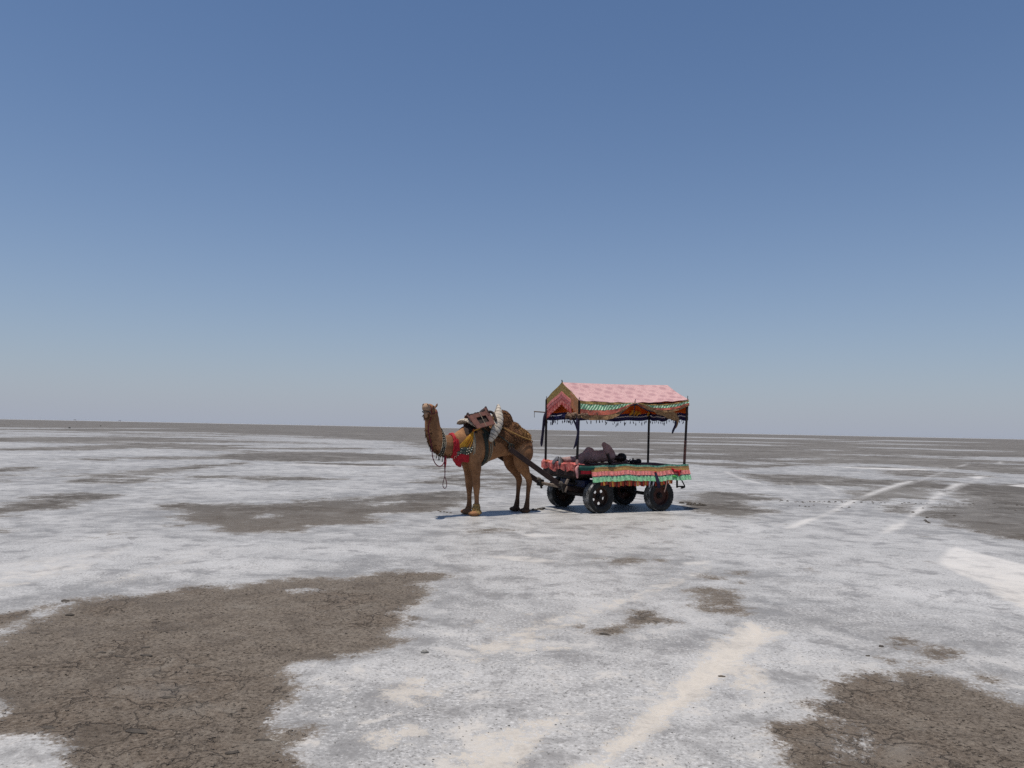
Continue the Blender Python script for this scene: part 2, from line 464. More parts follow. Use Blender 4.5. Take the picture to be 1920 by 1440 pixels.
 ('m', 0.03, [(-0.1547, 4.244),(-0.1009, 4.26),(-0.0375, 4.249),(0.0263, 4.229),(-0.0465, 4.208),(-0.1099, 4.221)]),
 ('m', 0.012, [(-0.4384, 5.56),(-0.3616, 5.484),(-0.2659, 5.276),(-0.1651, 5.059),(-0.2799, 5.151),(-0.3747, 5.346)]),
 ('m', 0.03, [(-0.503, 3.397),(-0.4755, 3.39),(-0.4422, 3.358),(-0.4078, 3.319),(-0.4469, 3.333),(-0.48, 3.366)]),
 ('m', 0.004, [(-0.5785, 4.271),(-0.5198, 4.289),(-0.4459, 4.258),(-0.3663, 4.206),(-0.4567, 4.188),(-0.5298, 4.225)]),
 ('m', 0.03, [(-0.4363, 5.455),(-0.3889, 5.462),(-0.3311, 5.356),(-0.2709, 5.216),(-0.3394, 5.231),(-0.3969, 5.334)]),
 ('m', 0.004, [(-0.3381, 3.226),(-0.32, 3.249),(-0.2985, 3.239),(-0.2767, 3.212),(-0.3015, 3.19),(-0.323, 3.204)]),
 ('m', 0.03, [(-0.6359, 3.286),(-0.6112, 3.284),(-0.5813, 3.263),(-0.5501, 3.234),(-0.5856, 3.24),(-0.6153, 3.263)]),
 ('m', 0.03, [(-0.4125, 4.71),(-0.3806, 4.753),(-0.3423, 4.746),(-0.3029, 4.713),(-0.3478, 4.668),(-0.386, 4.681)]),
 ('m', 0.03, [(-0.5187, 4.398),(-0.474, 4.417),(-0.4191, 4.373),(-0.3614, 4.302),(-0.4271, 4.29),(-0.4815, 4.338)]),
 ('m', 0.03, [(-0.6811, 4.865),(-0.6448, 4.843),(-0.5996, 4.749),(-0.5514, 4.632),(-0.6062, 4.675),(-0.6509, 4.769)]),
 ('m', 0.03, [(-0.2599, 5.913),(-0.2283, 5.947),(-0.191, 5.822),(-0.153, 5.65),(-0.1963, 5.646),(-0.2336, 5.763)]),
 ('m', 0.03, [(-0.3832, 5.596),(-0.3293, 5.548),(-0.2639, 5.387),(-0.196, 5.208),(-0.2733, 5.276),(-0.3384, 5.429)]),
 ('m', 0.004, [(-0.6244, 4.926),(-0.6091, 4.936),(-0.5909, 4.911),(-0.5721, 4.872),(-0.5935, 4.868),(-0.6117, 4.894)]),
 ('m', 0.03, [(-0.3402, 3.291),(-0.3033, 3.318),(-0.2591, 3.299),(-0.2137, 3.259),(-0.2653, 3.233),(-0.3094, 3.256)]),
 ('m', 0.012, [(-0.6217, 3.402),(-0.6032, 3.411),(-0.5809, 3.39),(-0.5579, 3.357),(-0.584, 3.352),(-0.6062, 3.375)]),
 ('m', 0.004, [(-0.6014, 4.961),(-0.584, 4.976),(-0.5631, 4.925),(-0.5417, 4.848),(-0.5661, 4.845),(-0.5869, 4.898)]),
 ('m', 0.012, [(-0.3511, 3.284),(-0.3311, 3.3),(-0.3074, 3.29),(-0.2833, 3.268),(-0.3107, 3.254),(-0.3344, 3.266)]),
 ('m', 0.004, [(-0.1695, 5.331),(-0.1223, 5.3),(-0.0664, 5.16),(-0.0102, 5.001),(-0.0744, 5.049),(-0.1302, 5.182)]),
 ('m', 0.012, [(-0.5351, 4.847),(-0.4909, 4.875),(-0.4364, 4.858),(-0.379, 4.818),(-0.4443, 4.789),(-0.4983, 4.811)]),
 ('m', 0.012, [(-0.5572, 5.048),(-0.5235, 5.037),(-0.4824, 4.96),(-0.4395, 4.862),(-0.4884, 4.89),(-0.5292, 4.967)]),
 ('m', 0.004, [(-0.4104, 4.587),(-0.3645, 4.542),(-0.3087, 4.457),(-0.2509, 4.365),(-0.3168, 4.423),(-0.3722, 4.508)]),
 ('m', 0.012, [(-0.6593, 3.313),(-0.6482, 3.316),(-0.6349, 3.299),(-0.6213, 3.275),(-0.6367, 3.276),(-0.65, 3.294)]),
 ('m', 0.03, [(-0.2744, 3.602),(-0.2244, 3.622),(-0.1645, 3.6),(-0.1034, 3.561),(-0.1731, 3.539),(-0.2327, 3.565)]),
 ('m', 0.03, [(-0.419, 3.32),(-0.3885, 3.328),(-0.3519, 3.316),(-0.3143, 3.294),(-0.3571, 3.287),(-0.3936, 3.301)]),
 ('m', 0.012, [(-0.1979, 5.197),(-0.16, 5.263),(-0.1151, 5.284),(-0.0697, 5.279),(-0.1215, 5.2),(-0.1663, 5.186)]),
 ('m', 0.012, [(-0.204, 5.67),(-0.1802, 5.798),(-0.1521, 5.743),(-0.1237, 5.607),(-0.1561, 5.504),(-0.1841, 5.561)]),
 ('m', 0.03, [(-0.5157, 3.237),(-0.4864, 3.253),(-0.4509, 3.234),(-0.414, 3.199),(-0.4559, 3.186),(-0.4912, 3.208)]),
 ('m', 0.0, [(0.1134, 5.301),(0.1318, 5.332),(0.1501, 5.325),(0.1657, 5.307),(0.1449, 5.275),(0.1265, 5.282)]),
 ('s', 0.006, [(0.553, 4.309),(0.5771, 4.343),(0.6004, 4.352),(0.6199, 4.353),(0.5938, 4.317),(0.5703, 4.307)]),
 ('s', 0.006, [(0.2925, 5.088),(0.3164, 5.12),(0.3399, 5.12),(0.3598, 5.11),(0.3332, 5.076),(0.3096, 5.076)]),
 ('m', 0.02, [(-0.0588, 5.77),(-0.0261, 5.871),(0.0066, 5.837),(0.0347, 5.765),(-0.0027, 5.672),(-0.0354, 5.701)]),
 ('s', 0.006, [(0.2879, 3.852),(0.3029, 3.881),(0.3177, 3.878),(0.3303, 3.865),(0.3135, 3.836),(0.2986, 3.838)]),
 ('s', 0.006, [(0.37, 4.333),(0.4113, 4.387),(0.4513, 4.394),(0.4843, 4.384),(0.44, 4.326),(0.3997, 4.319)]),
 ('m', 0.02, [(0.4172, 3.856),(0.4388, 3.891),(0.4599, 3.894),(0.4777, 3.885),(0.4539, 3.848),(0.4327, 3.845)]),
 ('s', 0.0, [(0.4118, 5.264),(0.4551, 5.36),(0.4966, 5.357),(0.5307, 5.322),(0.4849, 5.226),(0.4429, 5.227)]),
 ('s', 0.0, [(-0.0971, 4.157),(-0.0493, 4.173),(-0.0013, 4.165),(0.0398, 4.152),(-0.015, 4.132),(-0.063, 4.14)]),
 ('m', 0.006, [(-0.0435, 3.903),(0.0041, 3.923),(0.0516, 3.917),(0.0922, 3.905),(0.0381, 3.881),(-0.0095, 3.887)]),
 ('s', 0.006, [(0.3748, 4.139),(0.3868, 4.16),(0.3987, 4.16),(0.4087, 4.152),(0.3953, 4.131),(0.3834, 4.131)]),
 ('s', 0.02, [(0.2205, 4.827),(0.2689, 4.89),(0.316, 4.888),(0.3553, 4.865),(0.3027, 4.798),(0.2552, 4.799)]),
 ('m', 0.0, [(0.1353, 5.677),(0.1823, 5.735),(0.2284, 5.727),(0.2672, 5.699),(0.2153, 5.638),(0.1689, 5.645)]),
 ('s', 0.0, [(-0.0837, 4.543),(-0.0524, 4.568),(-0.021, 4.558),(0.006, 4.539),(-0.0299, 4.514),(-0.0613, 4.523)]),
 ('s', 0.0, [(0.125, 3.978),(0.1405, 4.006),(0.1559, 4.0),(0.1691, 3.984),(0.1515, 3.957),(0.1361, 3.962)]),
 ('m', 0.0, [(0.2393, 5.652),(0.2515, 5.713),(0.2636, 5.698),(0.2739, 5.66),(0.2602, 5.602),(0.248, 5.616)]),
 ('s', 0.02, [(-0.0424, 3.79),(0.0044, 3.801),(0.0513, 3.798),(0.0913, 3.792),(0.0379, 3.777),(-0.0089, 3.78)]),
 ('s', 0.006, [(0.4569, 4.299),(0.4911, 4.347),(0.5242, 4.356),(0.5516, 4.35),(0.5149, 4.299),(0.4815, 4.29)]),
 ('m', 0.02, [(0.0188, 4.03),(0.057, 4.043),(0.0951, 4.042),(0.1276, 4.037),(0.0843, 4.021),(0.0461, 4.022)]),
 ('s', 0.0, [(0.5218, 4.292),(0.5528, 4.343),(0.5827, 4.352),(0.6074, 4.346),(0.5743, 4.292),(0.5441, 4.283)]),
 ('s', 0.0, [(0.539, 4.15),(0.5646, 4.195),(0.5894, 4.202),(0.61, 4.195),(0.5824, 4.147),(0.5574, 4.14)]),
 ('m', 0.02, [(0.4764, 4.326),(0.514, 4.377),(0.5501, 4.388),(0.5798, 4.385),(0.5399, 4.331),(0.5034, 4.32)]),
 ('s', 0.0, [(0.4037, 5.484),(0.4152, 5.559),(0.4267, 5.542),(0.4364, 5.498),(0.4234, 5.426),(0.4119, 5.441)]),
 ('s', 0.02, [(0.2214, 4.437),(0.2348, 4.455),(0.2481, 4.454),(0.2594, 4.446),(0.2443, 4.427),(0.231, 4.429)]),
 ('m', 0.02, [(0.4294, 4.445),(0.4394, 4.485),(0.4493, 4.478),(0.4577, 4.458),(0.4465, 4.418),(0.4365, 4.424)]),
 ('s', 0.02, [(0.5714, 4.018),(0.5825, 4.047),(0.5934, 4.048),(0.6027, 4.039),(0.5903, 4.009),(0.5793, 4.008)]),
 ('s', 0.02, [(0.4606, 4.94),(0.4727, 4.977),(0.4846, 4.973),(0.4946, 4.957),(0.4812, 4.919),(0.4692, 4.923)]),
 ('m', 0.006, [(0.4455, 4.99),(0.4765, 5.046),(0.5065, 5.049),(0.5315, 5.034),(0.498, 4.977),(0.4677, 4.973)]),
 ('s', 0.02, [(-0.0153, 3.833),(0.0085, 3.843),(0.0322, 3.841),(0.0526, 3.834),(0.0255, 3.823),(0.0017, 3.826)]),
 ('s', 0.02, [(0.3983, 5.518),(0.4136, 5.574),(0.4287, 5.565),(0.4414, 5.535),(0.4244, 5.481),(0.4093, 5.489)]),
 ('m', 0.006, [(0.4307, 4.253),(0.4451, 4.284),(0.4592, 4.283),(0.4712, 4.272),(0.4552, 4.241),(0.441, 4.241)]),
 ('s', 0.006, [(0.1057, 4.098),(0.1454, 4.128),(0.1846, 4.126),(0.2178, 4.115),(0.1735, 4.083),(0.1341, 4.084)]),
 ('s', 0.02, [(0.4247, 4.84),(0.4502, 4.898),(0.4751, 4.896),(0.496, 4.874),(0.4681, 4.815),(0.443, 4.817)]),
 ('m', 0.006, [(0.0394, 3.771),(0.0895, 3.784),(0.1391, 3.787),(0.1811, 3.786),(0.125, 3.768),(0.0752, 3.766)]),
 ('s', 0.006, [(-0.0571, 4.324),(-0.0044, 4.356),(0.0483, 4.347),(0.0932, 4.326),(0.0333, 4.289),(-0.0195, 4.299)]),
 ('s', 0.0, [(0.0896, 3.804),(0.11, 3.825),(0.1303, 3.822),(0.1477, 3.81),(0.1245, 3.788),(0.1042, 3.792)]),
 ('m', 0.02, [(0.4537, 4.912),(0.4751, 4.965),(0.4961, 4.963),(0.5136, 4.942),(0.4901, 4.889),(0.4691, 4.89)]),
 ('s', 0.006, [(0.2794, 3.895),(0.3167, 3.922),(0.3531, 3.93),(0.3835, 3.931),(0.3428, 3.901),(0.3061, 3.893)]),
 ('s', 0.006, [(0.1835, 5.125),(0.2323, 5.188),(0.28, 5.183),(0.3198, 5.157),(0.2665, 5.092),(0.2185, 5.096)]),
 ('m', 0.006, [(0.1502, 5.184),(0.1756, 5.226),(0.2008, 5.219),(0.2222, 5.196),(0.1937, 5.153),(0.1684, 5.16)]),
 ('m', 9, [(0.2185, 3.12),(0.2509, 3.172),(0.3079, 3.16),(0.3228, 3.101),(0.286, 3.032),(0.311, 2.979),(0.3253, 2.903),(0.2955, 2.829),(0.2511, 2.846),(0.2284, 2.902),(0.2153, 2.975)]),
 ('m', 0.02, [(0.2859, 3.588),(0.3141, 3.569),(0.3569, 3.589),(0.3985, 3.584),(0.4385, 3.532),(0.4663, 3.557),(0.4717, 3.469),(0.4385, 3.397),(0.3926, 3.36),(0.3448, 3.346),(0.3079, 3.396)]),
 ('m', 0.015, [(0.4386, 3.732),(0.4719, 3.844),(0.5248, 3.809),(0.5551, 3.743),(0.5248, 3.668),(0.4718, 3.626)]),
 ('m', 9, [(0.4663, 3.557),(0.5039, 3.594),(0.5195, 3.515),(0.5247, 3.555),(0.555, 3.552),(0.5842, 3.62),(0.6653, 3.604),(0.6638, 2.681),(0.5833, 2.789),(0.564, 2.788),(0.5343, 2.852),(0.5138, 2.865),(0.4955, 2.963),(0.4903, 3.063),(0.5193, 3.164),(0.5089, 3.229),(0.4716, 3.206),(0.4496, 3.147),(0.4099, 3.134),(0.4215, 3.283)]),
 ('s', 0.02, [(0.4932, 3.314),(0.5064, 3.395),(0.5245, 3.296),(0.5193, 3.205),(0.4984, 3.229)]),
 ('m', 0.012, [(0.4523, 3.071),(0.4715, 3.124),(0.4742, 3.029),(0.455, 3.0)]),
 ('m', 0.02, [(0.1299, 2.366),(0.1499, 2.396),(0.1765, 2.391),(0.1666, 2.356),(0.14, 2.341)]),
 ('m', 0.008, [(0.1077, 2.369),(0.1184, 2.384),(0.1278, 2.378),(0.1164, 2.363)]),
 ('m', 0.008, [(0.1837, 2.385),(0.1962, 2.398),(0.1949, 2.381)]),
 ('m', 0.015, [(0.2321, 2.299),(0.245, 2.297),(0.2718, 2.277),(0.2578, 2.265),(0.2386, 2.28)]),
 ('m', 0.015, [(0.2799, 2.329),(0.2881, 2.332),(0.2869, 2.317)]),
 ('m', 0.02, [(0.2831, 2.268),(0.2919, 2.271),(0.2906, 2.257)]),
 ('m', 0.01, [(0.2226, 2.194),(0.2515, 2.224),(0.2781, 2.21),(0.2894, 2.169),(0.2813, 2.125),(0.2907, 2.101),(0.297, 2.074),(0.2707, 2.061),(0.2388, 2.07),(0.2298, 2.091),(0.2388, 2.125),(0.2323, 2.164)]),
 ('m', 0.03, [(0.2324, 2.11),(0.2769, 2.164),(0.2819, 2.128),(0.2452, 2.078)]),
 ('m', 0.03, [(0.2719, 2.094),(0.2907, 2.107),(0.297, 2.08),(0.2782, 2.064)]),
 ('m', 0.012, [(0.0955, 1.926),(0.1275, 1.956),(0.1527, 1.997),(0.1553, 2.04),(0.177, 2.06),(0.1948, 2.03),(0.2118, 1.999),(0.1838, 1.991),(0.1607, 1.974),(0.1443, 1.931),(0.1076, 1.908)]),
 ('m', 0.03, [(0.154, 2.028),(0.1771, 2.049),(0.1903, 2.015),(0.1673, 1.992)]),
 ('m', 0.015, [(0.4511, 2.01),(0.4648, 2.038),(0.4745, 2.031),(0.4728, 2.007),(0.4593, 1.994)]),
 ('m', 0.02, [(0.4872, 1.984),(0.5019, 2.018),(0.5174, 2.011),(0.5153, 1.978),(0.5018, 1.952),(0.4913, 1.962)]),
 ('m', 0.015, [(0.4455, 1.935),(0.4592, 1.938),(0.4646, 1.923),(0.4526, 1.913)]),
 ('m', 0.012, [(0.5323, 1.915),(0.5473, 1.926),(0.5599, 1.913),(0.5521, 1.896),(0.5398, 1.903)]),
 ('m', 0.015, [(0.4727, 1.932),(0.486, 1.94),(0.4849, 1.926)]),
 ('m', 0.01, [(0.0839, 1.959),(0.094, 1.966),(0.0907, 1.949)]),
 ('m', 9, [(0.383, 1.77),(0.3975, 1.815),(0.4343, 1.869),(0.4699, 1.894),(0.5016, 1.895),(0.5372, 1.873),(0.5616, 1.849),(0.5806, 1.832),(0.6604, 1.802),(0.7353, 1.407),(0.3561, 1.156),(0.3504, 1.431),(0.3457, 1.489),(0.3386, 1.526),(0.3265, 1.563),(0.3144, 1.589),(0.3205, 1.613),(0.3565, 1.646),(0.3771, 1.702),(0.3916, 1.742)]),
 ('s', -0.012, [(0.3944, 1.667),(0.4143, 1.673),(0.4199, 1.613),(0.4084, 1.517),(0.3969, 1.451),(0.3855, 1.446),(0.4085, 1.582)]),
 ('m', 0.01, [(0.3506, 1.703),(0.3683, 1.735),(0.38, 1.728),(0.3624, 1.695)]),
 ('s', 0.01, [(0.4509, 1.869),(0.4644, 1.86),(0.459, 1.843)]),
 ('m', 9, [(-0.7765, 2.169),(-0.6626, 2.132),(-0.5733, 2.131),(-0.5443, 2.141),(-0.5143, 2.167),(-0.5041, 2.171),(-0.4829, 2.15),(-0.4561, 2.16),(-0.4003, 2.186),(-0.3772, 2.202),(-0.3474, 2.187),(-0.3263, 2.192),(-0.3111, 2.208),(-0.2926, 2.224),(-0.2612, 2.229),(-0.2098, 2.222),(-0.1706, 2.251),(-0.1374, 2.264),(-0.1038, 2.252),(-0.0631, 2.224),(-0.08, 2.21),(-0.1035, 2.185),(-0.1012, 2.126),(-0.1063, 2.079),(-0.1227, 2.029),(-0.1413, 2.008),(-0.1144, 1.973),(-0.1388, 1.932),(-0.1498, 1.902),(-0.1304, 1.875),(-0.1401, 1.847),(-0.1677, 1.83),(-0.1938, 1.815),(-0.2324, 1.805),(-0.2577, 1.791),(-0.2731, 1.762),(-0.2665, 1.735),(-0.2706, 1.71),(-0.2472, 1.701),(-0.2639, 1.665),(-0.2807, 1.613),(-0.2896, 1.583),(-0.2849, 1.556),(-0.2706, 1.549),(-0.2348, 1.559),(-0.239, 1.535),(-0.2543, 1.499),(-0.2696, 1.48),(-0.2524, 1.454),(-0.2437, 1.416),(-0.2516, 1.318),(-0.2848, 1.111),(-0.7967, 1.405),(-0.8069, 1.965)]),
 ('s', 0.004, [(-0.6171, 1.935),(-0.5723, 2.038),(-0.5439, 2.105),(-0.5116, 2.154),(-0.5039, 2.15),(-0.5388, 2.092),(-0.572, 2.014),(-0.6168, 1.908)]),
 ('s', 0.02, [(-0.6131, 1.659),(-0.567, 1.648),(-0.5329, 1.63),(-0.5151, 1.612),(-0.5007, 1.572),(-0.5126, 1.555),(-0.5049, 1.52),(-0.4997, 1.46),(-0.6101, 1.495)]),
 ('s', 0.008, [(-0.6065, 1.812),(-0.569, 1.775),(-0.5581, 1.75),(-0.5682, 1.723),(-0.6053, 1.729)]),
 ('s', 0.01, [(-0.2702, 2.148),(-0.2544, 2.158),(-0.2428, 2.144),(-0.2574, 2.133)]),
 ('m', 0.02, [(-0.4884, 2.17),(-0.4507, 2.17),(-0.4533, 2.153),(-0.4776, 2.157)]),
]
CREAM = [
 (9, [(0.0769, 1.373),(0.1031, 1.437),(0.149, 1.536),(0.2008, 1.707),(0.2519, 1.878),(0.2833, 1.99),(0.2957, 2.034),(0.3173, 2.017),(0.3386, 2.002),(0.3204, 1.953),(0.2958, 1.846),(0.2521, 1.722),(0.2107, 1.613),(0.1623, 1.496),(0.1231, 1.425),(0.0969, 1.361)]),
 (0.05, [(-0.0284, 1.193),(0.0766, 1.418),(0.1363, 1.427),(0.0782, 1.2)]),
 (0.006, [(0.2709, 1.837),(0.302, 1.837),(0.3204, 1.747),(0.3021, 1.7),(0.2835, 1.754)]),
 (0.001, [(-0.0541, 1.807),(0.0063, 1.902),(0.0668, 2.003),(0.1338, 2.104),(0.1538, 2.118),(0.1339, 2.059),(0.0738, 1.957),(0.0201, 1.866),(-0.0404, 1.78)]),
 (0.0, [(0.1537, 2.125),(0.1997, 2.238),(0.2513, 2.376),(0.2577, 2.363),(0.2063, 2.205),(0.1604, 2.101)]),
 (9, [(0.5003, 2.522),(0.5109, 2.641),(0.5187, 2.676),(0.549, 2.624),(0.5829, 2.573),(0.6634, 2.517),(0.6624, 2.226),(0.5822, 2.276),(0.5582, 2.339),(0.5485, 2.401),(0.5235, 2.446)]),
 (0.002, [(-0.1531, 1.668),(-0.127, 1.706),(-0.1004, 1.715),(-0.1068, 1.674),(-0.0798, 1.654),(-0.1129, 1.616),(-0.1394, 1.618)]),
 (0.002, [(-0.1712, 1.515),(-0.1256, 1.553),(-0.0987, 1.526),(-0.1445, 1.471),(-0.1708, 1.482)]),
 (0.004, [(-0.0975, 1.412),(-0.0316, 1.508),(0.0353, 1.563),(0.0755, 1.586),(0.0359, 1.478),(0.0096, 1.412),(-0.0033, 1.352),(-0.0969, 1.353)]),
 (0.002, [(-0.0476, 1.849),(0.0199, 1.89),(0.0742, 1.848),(-0.0, 1.816)]),
 (-0.008, [(-0.0548, 1.925),(-0.0078, 2.009),(0.0397, 2.013),(-0.0073, 1.901)]),
 (9, [(0.3375, 2.732),(0.3569, 2.837),(0.3807, 2.909),(0.3854, 2.905),(0.3628, 2.786),(0.3448, 2.724)]),
 (0.02, [(0.3895, 2.969),(0.4099, 3.134),(0.426, 3.162),(0.4157, 3.082),(0.3983, 2.974)]),
 (9, [(0.4157, 3.154),(0.4441, 3.37),(0.4718, 3.55),(0.4837, 3.55),(0.4607, 3.395),(0.4384, 3.241)]),
 (9, [(0.4426, 2.739),(0.4521, 2.837),(0.4659, 2.883),(0.4741, 2.883),(0.4658, 2.806),(0.4493, 2.744)]),
 (0.02, [(0.4714, 2.978),(0.4823, 3.094),(0.493, 3.126),(0.4903, 3.041),(0.4741, 2.914)]),
 (0.01, [(0.492, 3.198),(0.5038, 3.372),(0.5116, 3.331),(0.4984, 3.186)]),
 (9, [(0.5064, 3.385),(0.5169, 3.535),(0.5308, 3.55),(0.522, 3.43)]),
 (9, [(0.5299, 3.673),(0.5401, 3.739),(0.5511, 3.738),(0.5476, 3.667)]),
 (9, [(0.5648, 3.54),(0.5889, 3.602),(0.6168, 3.543),(0.5936, 3.505)]),
 (0.02, [(0.5197, 3.969),(0.5249, 4.05),(0.5342, 4.144),(0.53, 4.019)]),
 (9, [(0.5593, 4.18),(0.5632, 4.277),(0.5662, 4.235),(0.5632, 4.123)]),
 (0.01, [(0.5067, 3.867),(0.5119, 3.959),(0.5145, 3.944),(0.5093, 3.854)]),
 (0.03, [(0.3749, 3.861),(0.4159, 3.851),(0.4609, 3.865),(0.5145, 3.893),(0.4719, 3.812),(0.4159, 3.818)]),
 (0.01, [(0.2668, 3.602),(0.2726, 3.606),(0.2891, 3.463),(0.3141, 3.367),(0.311, 3.344),(0.2859, 3.438)]),
 (0.001, [(0.3448, 2.747),(0.3836, 2.93),(0.4157, 3.121),(0.4837, 3.562),(0.5197, 3.951),(0.5213, 3.935),(0.4858, 3.54),(0.4202, 3.117),(0.3877, 2.913),(0.3508, 2.739)]),
 (0.001, [(0.4465, 2.753),(0.4741, 2.966),(0.4968, 3.202),(0.5308, 3.538),(0.5501, 3.78),(0.5521, 3.768),(0.5339, 3.53),(0.5026, 3.207),(0.4801, 2.978),(0.4537, 2.752)]),
 (0.004, [(0.3749, 3.421),(0.3926, 3.329),(0.4013, 3.213),(0.3995, 3.203),(0.3896, 3.307),(0.3749, 3.399)]),
 (0.004, [(0.3448, 3.399),(0.3509, 3.27),(0.3527, 3.271),(0.3473, 3.401)]),
 (-0.001, [(-0.6037, 2.399),(-0.5758, 2.42),(-0.5369, 2.45),(-0.4748, 2.484),(-0.4476, 2.504),(-0.4637, 2.44),(-0.5266, 2.426),(-0.5755, 2.384),(-0.6034, 2.357)]),
 (-0.002, [(-0.4731, 2.247),(-0.4409, 2.32),(-0.4017, 2.381),(-0.3614, 2.493),(-0.3611, 2.45),(-0.3958, 2.36),(-0.4405, 2.268)]),
 (0.0, [(-0.6032, 2.341),(-0.5266, 2.426),(-0.4744, 2.424),(-0.5003, 2.342),(-0.565, 2.273),(-0.6023, 2.232)]),
 (-0.004, [(-0.4056, 3.273),(-0.3648, 3.391),(-0.2912, 3.45),(-0.2141, 3.483),(-0.1343, 3.473),(-0.2139, 3.366),(-0.2908, 3.277),(-0.3643, 3.213)]),
 (0.002, [(-0.2914, 3.549),(-0.2661, 3.592),(-0.2142, 3.56),(-0.1344, 3.551),(-0.1073, 3.518),(-0.2141, 3.508)]),
 (0.004, [(-0.0366, 2.375),(0.018, 2.381),(0.0657, 2.348),(0.0318, 2.327)]),
 (0.004, [(0.0141, 2.559),(0.0311, 2.577),(0.072, 2.565),(0.0312, 2.537)]),
 (0.004, [(0.2191, 2.389),(0.2513, 2.409),(0.2552, 2.39),(0.2256, 2.351)]),
 (-0.006, [(-0.6108, 4.704),(-0.5826, 4.728),(-0.5176, 4.672),(-0.4075, 4.449),(-0.4803, 4.352),(-0.582, 4.153),(-0.6102, 4.128)]),
]

def poly_sd(th, lr, pts):
    """signed distance, positive inside"""
    P = np.array(pts)
    Q = np.roll(P, -1, axis=0)
    d2 = np.full(th.shape, 1e9)
    ins = np.zeros(th.shape, bool)
    for (x0, y0), (x1, y1) in zip(P, Q):
        ex, ey = x1 - x0, y1 - y0
        t = np.clip(((th - x0) * ex + (lr - y0) * ey) / max(ex * ex + ey * ey, 1e-12), 0, 1)
        d2 = np.minimum(d2, (th - x0 - t * ex) ** 2 + (lr - y0 - t * ey) ** 2)
        c = ((y0 > lr) != (y1 > lr))
        with np.errstate(divide='ignore', invalid='ignore'):
            c &= th < (x1 - x0) * (lr - y0) / (y1 - y0 if y1 != y0 else 1e-12) + x0
        ins ^= c
    d = np.sqrt(d2)
    return np.where(ins, d, -d)

def sd_field(th, lr, plist):
    out = np.full(th.shape, -0.3)
    for kind, cap, pts in plist:
        P = np.array(pts); mg = 0.3
        sel = (th > P[:, 0].min() - mg) & (th < P[:, 0].max() + mg) & (lr > P[:, 1].min() - mg) & (lr < P[:, 1].max() + mg)
        if not sel.any(): continue
        d = np.minimum(poly_sd(th[sel], lr[sel], pts), cap)
        cur = out[sel]
        out[sel] = np.maximum(cur, d) if kind == 'm' else np.minimum(cur, -d)
    return np.clip(out, -0.3, 0.3)

def vnoise(x, y, seed=0):
    xi, yi = np.floor(x).astype(np.int64), np.floor(y).astype(np.int64)
    fx, fy = x - xi, y - yi
    fx = fx * fx * (3 - 2 * fx); fy = fy * fy * (3 - 2 * fy)
    def h(a, b):
        n = (a * 374761393 + b * 668265263 + seed * 974711) & 0x7fffffff
        n = ((n ^ (n >> 13)) * 1274126177) & 0x7fffffff
        return ((n ^ (n >> 16)) & 0xffff) / 65535.0
    return (h(xi, yi) * (1 - fx) + h(xi + 1, yi) * fx) * (1 - fy) + (h(xi, yi + 1) * (1 - fx) + h(xi + 1, yi + 1) * fx) * fy

def ground_z(x, y, mud=None, cream=None):
    r = np.hypot(x, y)
    z = (vnoise(x * 1.3, y * 1.3, 1) - .5) * .02 + (vnoise(x * 4.1, y * 4.1, 2) - .5) * .014 + (vnoise(x * 13, y * 13, 3) - .5) * .008
    if mud is not None:
        z = z + np.clip(mud, 0, .05) * 20 * ((vnoise(x * 9, y * 9, 4) - .5) * .012 + (vnoise(x * 31, y * 31, 6) - .5) * .009) - np.clip(mud, 0, .03) * .4
    if cream is not None:
        z = z - np.clip(cream + .004, 0, .022) * .7
    fade = np.clip((14.0 - r) / 4.0, 0, 1) * np.clip((r - .4) / .5, 0, 1)
    return z * fade

angs = np.concatenate([np.arange(-180, -46, 6), np.arange(-46, -38, 1.0), np.arange(-38, 38, 0.16), np.arange(38, 46, 1.0), np.arange(46, 180, 6)])
angs = np.radians(angs)
rad = np.concatenate([[0.25, 0.8, 1.3], np.exp(np.arange(math.log(1.8), math.log(9500), 0.0125)), [9500.0, 12000.0]])
NA, NR = len(angs), len(rad)
TH, RR = np.meshgrid(angs, rad)
LR = np.log(RR)
mudf = sd_field(TH, LR, MUD)
creamf = sd_field(TH, LR, [('m', c_, p_) for c_, p_ in CREAM])
X, Y = RR * np.sin(TH), RR * np.cos(TH)
Zg = ground_z(X, Y, mudf, creamf)
co = np.stack([X, Y, Zg], -1).reshape(-1, 3)
co = np.vstack([co, [[0, 0, 0]]])
idx = np.arange(NA * NR).reshape(NR, NA)
nx = np.roll(idx, -1, axis=1)
quads = np.stack([idx[:-1], nx[:-1], nx[1:], idx[1:]], -1).reshape(-1, 4)[:, ::-1]
tris = np.stack([nx[0], idx[0], np.full(NA, NA * NR)], -1)[:, ::-1]
tris = tris[:, ::-1]
me = bpy.data.meshes.new('ground')
nq, ntri = len(quads), len(tris)
me.vertices.add(len(co)); me.vertices.foreach_set('co', co.ravel())
me.loops.add(nq * 4 + ntri * 3)
me.loops.foreach_set('vertex_index', np.concatenate([quads.ravel(), tris.ravel()]).astype(np.int32))
me.polygons.add(nq + ntri)
me.polygons.foreach_set('loop_start', np.concatenate([np.arange(nq) * 4, nq * 4 + np.arange(ntri) * 3]).astype(np.int32))
me.polygons.foreach_set('use_smooth', np.ones(nq + ntri, bool))
me.update(calc_edges=True); me.validate()
for nm, arr in (('mud', mudf), ('cream', creamf)):
    at_ = me.attributes.new(nm, 'FLOAT', 'POINT')
    at_.data.foreach_set('value', np.append(arr.ravel(), -0.3).astype(np.float32))

